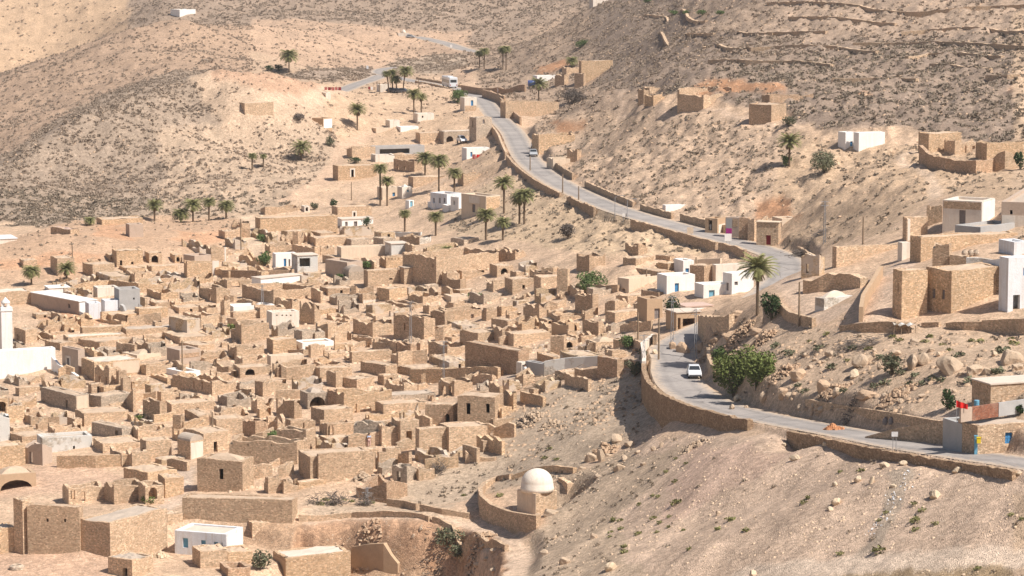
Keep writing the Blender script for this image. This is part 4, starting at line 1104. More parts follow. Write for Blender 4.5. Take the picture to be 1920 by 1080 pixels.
h(972,978,986,680,706,'pale door pillar left of the white and grey walled house','palecream',th=40,name='gate_pillar',cat='pillar',roof='pale_roof',ops=[(R_,979,984,684,704,'door','greywood')])
h(1120,1157,1168,673,707,'two stepped dark block at the end of the whitewashed wall','red',th=40)
h(872,972,992,657,701,'huge blank shaded wall left of the whitewashed court','red',th=40)
h(862,896,932,624,648,'stone house with square dark end above the huge blank wall','tan',th=36)
wline([(770,716),(850,716),(905,714),(936,709)],'long lit courtyard wall left of the pale lane',tops=[692,690,686,688],mat='ochre',rag=.15)
ruin(803,839,872,645,671,'dark sloping gable ruin left of the huge blank wall','brown',rag=1.0,th=40)
ruin(805,832,838,665,681,'low sloping wall under the dark gable ruin','tan',rag=.8)
ruin(744,770,778,645,671,'round stone stump ruin among pale rubble','red',rag=.5,th=40)
h(738,795,816,594,636,'round tower like ruin with a narrow slot','brown',roof=None,rag=.8,th=40,name='tower_ruin',cat='ruin',ops=[(L_,757,760,606,619,'hole')])
ruin(807,834,852,584,614,'dark stepped ruin right of the round tower like ruin','brown',rag=.6,th=40)
h(833,836,903,579,607,'lit stone house with one black window at the centre','tan',th=8,ops=[(R_,883,888.5,589,598,'hole')])
ruin(903,912,932,578,602,'ruined entrance with a dark inside right of the black window house','brown',rag=.8,th=40)
h(921,952,970,601,616,'dark sided low house right of the ruined entrance','tan',th=40)
h(929,954,978,616,628,'second low dark sided house nearer the viewer','tan',th=40)
h(866,894,920,620,633,'greyish low wall house above the huge blank wall','grey',th=40)
ruin(825,847,872,633,641,'long low dark coping wall right of the rubble','tan',rag=.3,th=36)
ruin(662,699,738,604,633,'stepped dark gable left of the round tower like ruin','tan',rag=1.3,th=40)
ruin(660,697,703,634,647,'low curved dark wall of the leftmost of three small rooms','tan',rag=.4,th=40)
ruin(698,731,737,643,661,'middle small roofless room with shaded wall','tan',rag=.4,th=40)
ruin(700,742,748,640,669,'sloping long wall behind the small roofless rooms','tan',rag=.9,th=40)
h(676,723,745,685,707,'wide dark brown wall house with tall left corner','brown',th=40,ops=[(R_,735,741,701,708,'hole')])  # ordinary brown masonry on every wall
h(744,782,826,692,709,'dark walled house right of the small square door','brown',th=40)
h(641,669,702,711,731,'square dark block above the slot wall','brown',th=44)
ruin(822,852,886,714,743,'portal ruin with twin dark arches','tan',rag=.9,th=40,ops=[(L_,828,836,722,742,'arch'),(L_,841,848,722,742,'arch')])
h(590,600,660,690,712,'lit stone house above the rubble cave','tan',th=14)
h(655,660,735,660,681,'lit stone house below the small roofless rooms','tan',th=10)
# --- the near half of the village
ruin(-20,-2,17,731,744,'low grey wall at the left edge below the mosque','grey',rag=.4)
h(-30,-24,15,748,776,'arched cave front at the left edge','ochre',roof='earth_roof',name='cave_dwelling',cat='cave dwelling',th=6,ops=[(R_,-4,12,753,773,'arch')])
ruin(17,33,42,757,783,'dark grey slab right of the left edge cave','grey',rag=.6)
h(77,143,167,741,773,'grey stone double house with door and cream side','grey',th=40,ops=[(L_,81,85,752,770,'hole'),(L_,123,127,750,766,'hole'),(R_,144,166,741,775,'panel','cream'),(R_,151,157,750,764,'hole')])
h(166,190,247,743,767,'grey stone block with long lit side','grey',th=42)
wline([(236,760),(251,772),(252,745)],'dark leaning buttress wall right of the grey stone block',tops=[756,728,728],mat='tan',rag=.2)
ruin(268,300,308,753,790,'lone dark stone gable beside the bright green bush','brown',rag=.5,th=40)
ruin(45,58,90,781,798,'little dark arch stub near the left edge','tan',rag=.5)
h(126,140,150,785,804,'small dark shed below the grey stone double house','tan',th=36,name='shed')
h(141,158,242,775,800,'stone house with grey left end in the near left','tan',th=24)
h(172,229,248,803,828,'low greyish house with tall door above the cream wall','grey',th=40,ops=[(L_,216,221,807,822,'hole')])
h(247,259,322,804,829,'stone house with dark narrow end and small slot','tan',th=20,ops=[(L_,251,254,818,826,'hole')])
h(-6,0,19,778,828,'whitewashed ruined house at the left edge','limed',roof=None,rag=.9,name='ruined_house')
h(76,80,173,822,852,'house with patchy white front and small dark door','limed',th=10,roof='grey_roof',ops=[(R_,137,141,836,850,'hole')])
h(47,80,98,833,873,'purple grey plastered ruin with doorway','plaster',roof=None,rag=.9,th=54,name='ruined_house',ops=[(L_,55,61,847,868,'hole')])
wline([(108,876),(180,877),(245,872)],'long low stone wall below the patchy white house',tops=[854,853,851],mat='ochre',rag=.1)
h(-20,-10,48,838,882,'plain stone house wall at the left edge above the cave pit','ochre',th=8)
h(175,193,264,832,850,'stone yard house with dark end left of the vaulted house','tan',th=22)
h(237,248,283,849,876,'small stone cube with dark left end','tan',th=26)
h(232,277,332,886,910,'flat roofed house with large dark wall above the ruined row','ochre',th=42,roof='earth_roof')
h(263,275,322,827,866,'tall stone house left of the vaulted roof','tan',th=22,ops=[(L_,266,269,840,852,'hole')])
h(333,357,382,828,862,'house with grey barrel vault and white arched front','tan',th=44,roof='grey_roof',rtype='barrel',name='vaulted_house',ops=[(R_,357.5,381.5,829,868,'panel','palecream'),(R_,364,370,838,857,'door','greywood')])
h(350,382,433,812,853,'tall house with slim black doorway right of the vaulted roof','tan',th=34,ops=[(R_,401,408,828,850,'hole')])
ruin(455,479,503,790,821,'dark tapered ruin wall left of the green tree','red',rag=.6,th=36)
h(402,406,458,786,820,'lit stone wall house behind the tall slim door house','tan',th=10)
h(430,557,577,829,871,'broad brown house with two tiny holes below the green tree','brown',th=74,ops=[(L_,464,466.5,832,836,'hole'),(L_,508,510.5,833,836,'hole')])
ruin(519,574,592,807,848,'dark notched wall behind the broad brown house','brown',rag=.5,th=64)
h(370,455,476,864,921,'big brown house with one black window and mound roof','brown',th=70,roof='earth_roof',rtype='mound',ops=[(L_,411,419,879,899,'hole')])
h(560,582,700,856,906,'long curved lit house front with dark left end','tan',th=16,ops=[(R_,636,641,890,900,'hole')])
ruin(518,552,566,752,786,'stepped dark ruin wall left of the rubble cave','brown',rag=1.7,th=40)
h(583,608,662,769,800,'stone house with square dark end beside the arched wall','tan',th=32)
h(574,577,614,737,768,'rubble cave with wide dark mouth','grey',roof='grey_roof',rtype='mound',name='cave_dwelling',cat='cave dwelling',th=6,ops=[(R_,581,610,744,768,'arch')])
ruin(614,640,648,735,768,'square dark wall right of the rubble cave','red',rag=.3,th=40)
ruin(324,339,346,779,806,'small crooked dark slab above the vaulted roof','brown',rag=.6)
h(318,322,402,757,778,'lit house with small square opening','tan',th=8,ops=[(R_,368,374,764,771,'hole')])
ruin(408,426,470,744,766,'sloping dark stub above the dark tapered ruin','grey',rag=.9)
h(610,614,667,795,820,'low reddish wall with a pale arched doorway','brown',th=8,roof='earth_roof',ops=[(R_,615.5,625.5,796,819,'arch')],par=.1)
h(642,645,735,736,778,'lit house with a round arch and tall slot','ochre',th=8,ops=[(R_,675,697,759,778,'arch'),(R_,665,669,757,778,'hole')])
h(716,719,798,758,777,'wide low house with layered roof edges','tan',th=6)
h(722,726,817,742,757,'stone terrace above the layered roof house','grey',th=6,roof='grey_roof',par=.05)
h(797,850,860,759,796,'square keep house with narrow arched door','brown',th=72,ops=[(L_,835,843,776,794,'arch')])
h(858,928,944,744,792,'best kept stone house with two tall black windows','brown',th=74,ops=[(L_,874,882,756,777,'hole'),(L_,911,918,757,774,'hole')])
h(779,786,844,804,854,'tall stone front left of the best kept house','tan',th=14)
h(838,842,914,801,847,'broad stone front below the best kept house','tan',th=8)
h(663,715,722,791,834,'greyish courtyard wall house by the standing person','grey',th=74)
h(713,716,750,797,837,'stair sided house between courtyard wall and dark door','tan',th=6)
h(748,751,786,789,837,'house with the widest black doorway on the terrace','tan',th=6,ops=[(R_,762,772.5,808,836,'hole')])
wline([(596,905),(640,900),(684,890),(702,878)],'curved retaining wall under the terrace',tops=[850,846,845,846],mat='brown',rag=.15)
wline([(709,880),(724,876),(740,868)],'short curved retaining wall right of the terrace gap',tops=[847,847,852],mat='brown',rag=.15)
h(735,763,778,874,906,'dark box ruin with doorway below the terrace','grey',roof=None,rag=.5,th=60,name='ruined_house',ops=[(L_,744,751,884,904,'hole')])
ruin(780,785,815,880,902,'low rubble room right of the dark box ruin','tan',rag=1.0)
wline([(873,868),(881,866),(930,862)],'broken wall line on the rubble slope',tops=[846,852,856],mat='tan',rag=.3)
ruin(899,906,914,827,848,'leaning dark stub on the rubble slope','tan',rag=.9)
ruin(668,725,764,905,944,'broken wall with a deep gap behind the steel lattice pole','red',rag=1.6,th=58)
wline([(727,948),(760,952),(783,957)],'low path wall left of the gap',tops=[934,938,944],mat='brown',rag=.05)
wline([(789,958),(830,963),(880,970)],'low path wall right of the gap',tops=[945,952,961],mat='brown',rag=.1)
ruin(495,503,530,895,926,'ragged pillar ruin left of the long lit front','tan',rag=1.6)
ruin(526,532,560,900,926,'second ragged pillar ruin next to the long lit front','tan',rag=1.6,ops=[])
# near bottom edge
h(-8,-4,68,891,925,'wide dark cave pit in the bare orange ground','mud',roof='earth_roof',rtype='mound',name='cave_dwelling',cat='cave dwelling',par=.1,ops=[(R_,1,61,900,930,'arch')])
h(52,150,157,950,1034,'tall windowed brown house at the lower left with two square windows','brown',th=78,ops=[(L_,88,92,972,979,'hole'),(L_,121,125,973,979,'hole')])
h(27,44,55,937,1040,'narrow tower like block left of the windowed brown house','tan',th=46)
h(-14,-4,28,990,1040,'stone house with grey roof in the lower left corner','ochre',th=12,roof='grey_roof')
h(150,207,314,980,1046,'big house with grey roof and long lit wall climbing the lane','tan',th=58,roof='grey_roof')
ruin(196,214,272,909,946,'ruined room with dark left wall in the lower left row','brown',rag=.7,th=28)
h(126,129,198,914,948,'ruin front with two window gaps in the lower left row','tan',roof=None,rag=.7,name='ruined_house',th=8,ops=[(R_,133,141,919,937,'hole'),(R_,152,160,922,940,'hole')])
h(270,273,308,911,948,'garden wall with a little stone arch and green plants','tan',roof=None,rag=.3,name='arched_ruin',cat='ruin',th=8,ops=[(R_,279,295,914,936,'arch')])
h(306,310,345,896,934,'stone house at the top of the lane','ochre',th=10)
h(342,548,558,938,982,'very long brown retaining house front','brown',th=80,roof='earth_roof',par=.1)
h(300,314,343,964,985,'short stone wall at the left end of the very long brown front','tan',th=30)
h(203,248,288,1050,1088,'small house with black door at the bottom edge','tan',th=52,roof='grey_roof',ops=[(L_,230,239,1065,1088,'hole')])
h(328,425,456,1002,1046,'white house with three light blue shutters at the bottom','bluewhite',th=70,par=.12,roof='pale_roof',name='white_house',ops=[(L_,343,353,1009,1027,'shutter','paleblue'),(L_,377,386,1013,1030,'shutter','paleblue'),(L_,401,409,1016,1030,'shutter','paleblue'),(L_,415.5,420.5,1017,1024,'window','greywood'),(R_,426,455.5,1002,1040,'panel','white')])  # bluish body and whiter right panel carry shade and sunlight in their colour
h(372,376,427,1034,1066,'stone block in front of the white house with blue shutters','tan',th=10,roof='earth_roof')
h(425,428,474,1036,1060,'ochre terrace wall right of the stone block','ochre',th=8,roof='earth_roof',par=.1)
h(425,428,470,1066,1090,'low brick pen at the bottom edge','red',roof=None,rag=.2,th=8,name='brick_pen',cat='pen')
h(512,536,658,1045,1092,'ochre house with smooth mud left end at the bottom edge','ochre',th=24,roof='pale_roof',ops=[(L_,512.3,535.6,1045,1100,'panel','mud'),(L_,519,523,1056,1066,'window','darkwood')])
wline([(662,1050),(690,1058),(722,1068),(735,1072),(748,1068)],'smooth mud wall with stepped top in the pit',tops=[1025,1020,1018,1040,1056],mat='mud',rag=0,thick=.6)
h(470,473,505,980,1010,'stone buttress room below the very long brown front','tan',th=10,roof='earth_roof')
wline([(560,976),(620,974),(660,970),(720,969),(780,970),(806,978)],'path edge wall above the pit',h=.7,mat='tan',rag=.2,base_drop=1.2)
wline([(812,978),(850,992),(900,1008),(935,1024),(950,1034)],'lower path edge wall descending to the right',h=.7,mat='brown',rag=.2,base_drop=1.2)
# ------------------------------------------------------------------ upper village, roadside and the right hand hill
h(869,871,894,183,209,'small white house with blue door by the upper road','palecream',th=8,roof='pale_roof',name='white_house',ops=[(R_,883,887.5,188,198,'window','blue'),(R_,871.5,893.5,198,212,'panel','tan')])
h(880,893,922,220,264,'tall grey stone house at the roadside bend','grey',th=32,roof='grey_roof',ops=[(R_,905,909,224,232,'window','greywood'),(L_,885,887,226,238,'hole')])
h(829,832,893,246,270,'house with a wide arched gate and parked van','grey',th=6,roof='pale_roof',ops=[(R_,837,850,255,270,'arch')])
h(785,788,831,249,270,'plain stone house left of the arched gate','tan',th=8)
h(702,705,750,240,250,'low pinkish walled yard in the upper village','cream',roof=None,rag=.2,name='walled_yard',cat='yard')
h(728,731,750,226,241,'small pale house above the pinkish yard','palecream',roof='pale_roof',name='plastered_house')
h(748,751,785,238,248,'low white house right of the pinkish yard','white',roof='pale_roof',name='white_house')
h(780,783,814,213,231,'white house below the pair of palms','palecream',roof='pale_roof',name='white_house',ops=[(R_,791,794,217,221,'hole')])
h(585,606,623,222,238,'mud shack with white right side on the sandy flat','mud',th=56,roof='earth_roof',name='mud_shack',cat='shack',ops=[(R_,607,622.6,223,240,'panel','white'),(R_,614,617,225,231,'hole')])
h(446,459,513,193,216,'long stone house with dark end on the left knoll','tan',th=26)
h(866,875,918,278,299,'white house with blue and red doors and laundry','white',th=22,roof='earth_roof',name='white_house',ops=[(R_,882,886,285,294,'door','blue'),(R_,906,911,284,295,'door','redpaint')])
h(320,337,367,18,32,'distant white house alone on the far hilltop','white',th=40,roof='pale_roof',name='white_house')
h(710,713,731,159,173,'pale stall cabin by the upper parking place','palecream',roof='pale_roof',name='stall_cabin',cat='cabin')
h(609,611,620,174,183,'tiny pale kiosk left of the parking place','palecream',roof='pale_roof',name='kiosk',cat='kiosk')
h(938,948,1048,190,222,'long stone building beside the upper road','tan',th=12)
h(990,1010,1014,195,214,'dark square block in front of the long roadside building','brown',th=64)
h(997,1010,1078,252,290,'stone house at the roadside next to the silver car','ochre',th=20)
h(1003,1007,1046,142,158,'white walled house by the blue tank','white',roof='earth_roof',name='white_house')
h(1040,1058,1066,140,160,'dark ended stone house right of the white walled house','brown',th=55)
h(1058,1062,1086,126,143,'ruined stone house above the white walled house','tan',roof=None,rag=.8,name='ruined_house')
h(1077,1094,1098,138,162,'dark block left of the tall cream building','brown',th=60)
h(1085,1090,1149,114,160,'tall cream stone building on the upper right slope','ochre',th=10,roof='earth_roof')
h(1108,1112,1160,-6,14,'pale house cut by the top edge','palecream',th=8,roof='pale_roof',name='white_house')
ruin(1196,1207,1216,167,196,'pair of tall dark ruin pillars on the right hill','brown',rag=.4,th=40)
ruin(1208,1225,1256,179,199,'ruined room right of the tall dark pillars','ochre',rag=.6,th=36)
ruin(1215,1218,1290,164,180,'long pale ruin wall behind the tall dark pillars','tan',rag=.3,th=6)
ruin(1270,1319,1375,178,204,'roofless house with bright right wall on the right hill','tan',rag=.7,th=50,rise=1.1)
h(1404,1446,1474,196,229,'square stone house on the right hill path','brown',th=56)
ruin(1440,1443,1525,178,195,'long reddish ruin wall above the square hill house','red',rag=.5,th=5)
h(1571,1585,1602,248,281,'white house left half with small window on the right hill','white',th=30,roof='pale_roof',name='white_house',ops=[(R_,1594,1599,265,274,'window','blue')])
h(1600,1610,1659,249,285,'white house right half with blank front on the right hill','white',th=20,roof='pale_roof',name='white_house')
# ruined fort on the right
wline([(1726,308),(1742,315),(1775,319),(1800,323)],'curved shaded outer wall of the right hill fort',tops=[272,286,296,299],mat='red',rag=.4,thick=.6)
wline([(1800,324),(1830,324),(1870,318)],'right part of the shaded fort wall',tops=[299,299,296],mat='red',rag=.4,thick=.6)
h(1738,1741,1802,250,288,'back house of the right hill fort','ochre',th=8,roof='earth_roof',ops=[(R_,1770,1774,264,274,'hole')])
h(1788,1790,1842,264,290,'collapsed fort house with black openings','tan',roof=None,rag=1.2,name='ruined_house',th=8,ops=[(R_,1800,1812,273,287,'hole'),(R_,1823,1828,273,284,'hole')])
h(1846,1850,1925,268,304,'long lit fort wall at the right edge','ochre',roof=None,rag=.5,name='ruined_house',th=8)
wline([(1862,320),(1884,316),(1910,312)],'broken arch wall at the right end of the fort',tops=[292,282,284],mat='tan',rag=1.1)
# right middle: houses above the road
h(1767,1840,1865,378,424,'two tone house with grey shutter and white right end','palecream',th=62,roof='pale_roof',name='plastered_house',ops=[(L_,1798,1810,394,420,'shutter','greywood'),(L_,1768,1839,374,392,'panel','brown'),(R_,1841,1864.6,377,432,'panel','white'),(R_,1852,1856,394,414,'door','paleblue')])
h(1737,1766,1770,386,416,'brick wall house left of the two tone house','brown',th=70)
h(1694,1700,1739,407,452,'stone house with pale plastered corner above the compound','tan',th=16,ops=[(R_,1700.4,1706,410,456,'panel','palecream')])
h(1683,1691,1705,455,489,'narrow white wall beside the stone compound','palecream',th=20,name='white_wall',cat='wall',roof='pale_roof')
h(1790,1838,1908,426,453,'low grey house with flat grey roof','concrete',th=46,roof='grey_roof',name='grey_building',ops=[(R_,1886,1892,436,443,'hole')])
h(1877,1938,1990,380,424,'brown topped house cut by the right edge','plaster',th=72,roof='grey_roof',name='plastered_house',ops=[(L_,1893,1898,394,402,'hole'),(L_,1878,1937,404,430,'panel','palecream')])
h(1706,1726,1908,444,492,'long stone compound below the grey house','ochre',th=18,roof='earth_roof',dep=8)
h(1748,1779,1784,458,502,'projecting shaded block of the stone compound','brown',th=66)
h(1780,1812,1816,479,504,'dark end wall left of the white steps','brown',th=66)
wline([(1812,506),(1840,507),(1862,508)],'low whitewashed rubble wall by the white house',tops=[482,483,486],mat='limed',rag=.1)
h(1673,1690,1738,507,600,'left wing of the big square stone house','ochre',th=18,roof='earth_roof',ops=[(L_,1682,1684,530,548,'hole')])
h(1735,1783,1884,507,588,'big square stone house with two dark windows','ochre',th=33,roof='earth_roof',ops=[(L_,1747,1753,541,559,'window','greywood'),(L_,1765,1771,543,561,'window','greywood')])
h(1872,1889,1996,484,586,'tall white house with dark red door at the right edge','bluewhite',th=14,roof='white',name='white_house',ops=[(R_,1899,1912,553,585,'hole'),(R_,1917,1924,502,517,'window','blue')])
h(1897,1901,1930,454,480,'upper storey block of the tall white house','bluewhite',th=14,roof='white',name='white_house')
h(1502,1536,1546,477,517,'pale roofless ruin house at the road bend','patchy',roof=None,rag=.7,th=60,name='ruined_house',ops=[(L_,1511,1516,495,512,'hole')])
h(1562,1568,1684,463,502,'long stone yard wall house right of the road bend','tan',th=10,roof=None,rag=.15,name='stone_yard',cat='yard',dep=6)
h(1528,1545,1600,560,582,'white painted rubble terrace','limed',roof='pale_roof',rag=0,th=36,name='rubble_terrace',cat='terrace',par=.05,rtype='mound')
wline([(1452,570),(1470,590),(1495,606),(1526,614)],'curved retaining wall of the sandy path',h=1.1,mat='tan',rag=.05,thick=.5)
wline([(1614,604),(1618,580),(1636,550),(1652,520)],'ramp wall beside the big square stone house',tops=[575,552,524,498],mat='mud',rag=.05)
wline([(1510,548),(1540,545),(1570,540),(1620,536)],'tumbled dry stone wall below the roofless ruin',tops=[524,512,510,512],mat='tan',rag=.9,thick=1.2)
wline([(1577,620),(1620,622),(1680,622),(1706,618)],'dry stone terrace wall under the left wing',tops=[610,604,602,603],mat='brown',rag=.1)
wline([(1730,612),(1762,612)],'short terrace wall right of the tarpaulin shelter',tops=[604,603],mat='brown',rag=.1)
wline([(1776,614),(1810,618),(1846,618)],'terrace wall below the big square stone house',tops=[604,602,602],mat='brown',rag=.1)
wline([(1843,618),(1880,624),(1925,628)],'neat coursed terrace wall at the right edge',tops=[600,598,597],mat='tan',rag=.03)
# houses beside the tall palm
wline([(1846,520),(1870,538),(1890,552)],'smooth white yard wall joining the tall white house',tops=[488,486,485],mat='bluewhite',rag=0)
wline([(1314,628),(1345,622),(1372,612)],'rough stone wall right of the mud porch',tops=[590,592,588],mat='tan',rag=.4,thick=.8)
h(1335,1342,1442,497,532,'cream house behind the tall palm with a red flag','palecream',th=12,roof='pale_roof',name='plastered_house')
h(1293,1320,1337,498,537,'brown brick house left of the tall palm','brown',th=60)
h(1279,1281,1301,489,516,'narrow white house with blue window left of the brown brick house','white',th=8,roof='pale_roof',name='white_house',ops=[(R_,1285,1292,503,514,'window','blue')])
h(1355,1372,1413,513,552,'front white house with small square window by the tall palm','white',th=32,roof='earth_roof',name='white_house',ops=[(R_,1377,1383.5,528,535,'window','greywood'),(L_,1361,1366,530,545,'door','greywood')])
h(1316,1319,1373,534,560,'low white yard wall with pale blue gate','white',th=8,roof='pale_roof',rtype='flat',name='white_wall',cat='wall',par=.5,dep=3,ops=[(R_,1329,1340,544,559,'door','paleblue')])
h(1266,1268,1313,587,620,'mud porch with pillars above the road','mud',th=6,roof='pale_roof',rtype='cap',name='porch',cat='porch',ops=[(R_,1271,1276,596,620,'hole'),(R_,1280,1303,597,614,'hole')])
h(1284,1286,1336,576,589,'white roadside hut with reddish roof edge','white',th=6,roof='pink_roof',rtype='cap',name='white_hut',cat='hut')
# roadside shops
h(1322,1345,1360,410,438,'mud kiosk with black doorway at the roadside','mud',th=62,roof='earth_roof',name='mud_kiosk',cat='kiosk',ops=[(L_,1328,1335,412,432,'hole'),(R_,1347,1359,420,442,'panel','palecream')])
h(1360,1385,1390,408,446,'plastered shop with magenta cloth on its wall','plaster',th=70,roof='grey_roof',name='shop',cat='shop',ops=[(L_,1360.5,1372,409,428,'panel','concrete'),(L_,1360.5,1372,428,443,'panel','pinkpaint'),(L_,1374,1383,411,425,'panel','brown')])
h(1385,1402,1406,408,450,'brown stone shop beside the magenta cloth','red',th=70,roof='grey_roof',name='shop',cat='shop')
h(1402,1414,1440,410,452,'half collapsed shop with white beam','tan',roof=None,rag=1.6,th=60,name='ruined_shop',cat='shop')
h(1418,1459,1464,418,459,'stone shop with dark red double door','tan',th=70,roof='cream',rtype='cap',name='shop',cat='shop',ops=[(L_,1436,1445,441,459,'door','redpaint'),(L_,1452,1455,431,437,'hole')])
h(1463,1466,1496,410,424,'low earth wall house behind the red doored shop','cream',th=8,roof='earth_roof')
h(1242,1248,1289,385,402,'small white walled shed above the road','white',th=14,roof='earth_roof',name='white_shed',cat='shed',rag=0)
ruin(1063,1082,1090,280,302,'dark rounded rock shelter wall above the road','brown',rag=1.2,th=60)
h(1034,1037,1076,297,318,'small roofless pen on the uphill side of the road','cream',roof=None,rag=.3,name='stone_pen',cat='pen')
# lower right house
h(1829,1832,2000,798,853,'stone house with blue window at the lower right edge','brown',th=4,roof='grey_roof',dep=7,ops=[(R_,1884,1898,811,832,'window','blue')])
h(1799,1803,1834,795,849,'dark garage bay with white pillar beside the blue window house','concrete',th=4,roof='grey_roof',dep=6,name='garage_bay',cat='garage',ops=[(R_,1808,1829,800,848,'hole')])
h(1853,1857,1990,722,764,'upper storey with pale roof slab at the lower right edge','tan',th=4,roof='pale_roof',rtype='cap',ops=[])
# marabout
def marabout():
    P = ground(1005, 966); ppm = FPX / depth_of(P); m_ = 1 / ppm
    e = empty('domed_shrine', P, 'white domed shrine inside its round stone enclosure', 'shrine')
    T = math.radians(40); dR = np.array([math.cos(T), math.sin(T), 0]); dL = np.array([-math.sin(T), math.cos(T), 0])
    a = 35 * m_ / math.sin(T); b = 40 * m_ / math.cos(T); z1 = z_at(P[0], P[1], 926)
    hh = z1 - P[2]
    mb = MB(); mb.box(P + np.array([0, 0, -.8]), dR * b, dL * a, (0, 0, hh + .8)); mb.obj('stone_base', M['tan'], e, P)
    mb = MB(); mb.box(P + dL * .02 + np.array([-math.cos(T) * .04, -math.sin(T) * .04, -.5]), dL * (a - .04), np.array([math.cos(T), math.sin(T), 0]) * .035, (0, 0, hh + .48)); mb.obj('plastered_wall', M['cream'], e, P)
    c = P + dR * b / 2 + dL * a / 2; r0 = 30.5 * m_
    mb = MB(); mb.lathe([(.01, hh - .1), (r0 * 1.03, hh - .1), (r0 * 1.04, hh + .3), (r0 * 1.01, hh + .38), (r0 * 1.01, hh + .7), (r0 * .99, hh + .75)] + [(r0 * .99 * math.cos(q * math.pi / 2 / 14), hh + .75 + r0 * .92 * math.sin(q * math.pi / 2 / 14)) for q in range(1, 15)], 40, c)
    mb.obj('dome', M['dome'], e, P, True)
    wline([(958,897),(930,900),(908,918),(900,945),(903,965),(922,980),(955,990),(990,995),(1006,990),(1010,972)], 'round stone enclosure wall around the domed shrine', tops=[888,893,905,914,928,945,958,964,966,962], mat='brown', rag=.03, thick=.5, name='enclosure_wall')
    wline([(960,900),(1000,886),(1040,884),(1078,886)], 'straight back wall behind the domed shrine', tops=[890,876,872,876], mat='ochre', rag=.1)
    wline([(1052,898),(1064,905),(1070,916)], 'hooded wall end at the right of the shrine', tops=[893,897,905], mat='tan', rag=.3, thick=.8)
marabout()
# minaret
def minaret():
    P = at_t(12, 648, 424); P[2] = hz(P[0], P[1])
    ppm = FPX / depth_of(P); m_ = 1 / ppm
    e = empty('minaret', P, 'slim white minaret with pointed cap at the left edge', 'minaret')
    Zv = lambda v: z_at(P[0], P[1], v) - P[2]
    w_ = 20.5 * m_; T = math.radians(20)
    mb = MB(); mb.cbox((0, 0, -1), w_, w_, Zv(582) + 1, T); mb.obj('shaft', M['white'], e)
    mb = MB(); mb.cbox((0, 0, Zv(582) + .003), w_ * 1.12, w_ * 1.12, .18, T); mb.cbox((0, 0, Zv(582) + .19), w_ * 1.06, w_ * 1.06, Zv(578) - Zv(582), T); mb.obj('cornice', M['white'], e)
    z0 = Zv(577) + .1; q = w_ * .24
    for sx in (-1, 1):
        for sy in (-1, 1): mb = MB(); mb.cbox((sx * q, sy * q, z0), .28, .28, Zv(570) - z0 + .1, 0); mb.obj('lantern_pillar', M['white'], e)
    z1 = Zv(570) + .12; mb = MB(); r = w_ * .4
    mb.lathe([(.01, z1), (r, z1), (r * 1.05, z1 + .15), (r * .75, z1 + (Zv(558) - z1) * .45), (r * .3, z1 + (Zv(558) - z1) * .85), (.02, Zv(557))], 16); mb.obj('pointed_cap', M['white'], e, None, True)
minaret()
def far_shrine():
    P = ground(757, 67); e = empty('roadside_shrine', P, 'tiny domed white shrine beside the distant road', 'shrine'); m_ = depth_of(P) / FPX
    mb = MB(); mb.cbox((0, 0, -.5), 20 * m_, 9 * m_, 5 * m_ + .5); mb.obj('base', M['palecream'], e)
    mb = MB(); mb.lathe([(.01, 4 * m_), (4 * m_, 5 * m_), (3.6 * m_, 8 * m_), (2 * m_, 10.5 * m_), (.05, 12 * m_)], 16); mb.obj('dome', M['palecream'], e, None, True)
far_shrine()
# terrace walls on the right hand hill, in rows following the contours
for i, (px, lab) in enumerate([
 ([(1210,30),(1250,32),(1290,36),(1325,41)], 'curved terrace wall below the row of green bushes'),
 ([(1385,60),(1420,64),(1450,66)], 'short pale terrace wall right of the green bushes'),
 ([(1320,92),(1360,93),(1410,96),(1450,90),(1500,88),(1570,92),(1645,101)], 'longest terrace wall across the right hill'),
 ([(1440,9),(1500,5),(1560,7),(1610,13),(1650,22),(1700,28),(1780,21),(1860,14),(1930,12)], 'topmost terrace wall along the upper right edge'),
 ([(1480,36),(1540,36),(1600,40),(1640,46),(1680,48)], 'terrace wall between the topmost and the longest'),
 ([(1745,125),(1790,124),(1830,127),(1858,136)], 'short arched terrace wall at the far right'),
 ([(1850,148),(1890,146),(1930,142)], 'terrace wall ending at the right edge'),
 ([(1440,64),(1490,66),(1550,62)], 'low broken terrace wall under the second row'),
 ([(1330,118),(1400,122),(1480,118),(1560,126)], 'terrace wall under the longest one'),
 ([(1600,84),(1680,86),(1760,80),(1850,84),(1925,90)], 'straight terrace wall right of the longest one'),
 ([(1560,152),(1640,150),(1720,154)], 'lowest terrace wall above the white hill house'),
 ([(1240,62),(1290,66),(1340,64)], 'short terrace wall under the row of green bushes'),
 ([(1700,110),(1740,106),(1800,104),(1880,108)], 'terrace wall above the short arched one'),
 ([(1690,66),(1740,58),(1800,54),(1860,58),(1925,62)], 'wavy terrace wall on the far right slope'),
]):
    wline(px, lab, h=.65, thick=.8, mat='tan', rag=.2, soft=21, name='terrace_wall', group='terrace walls on the right hill', step=1.2)
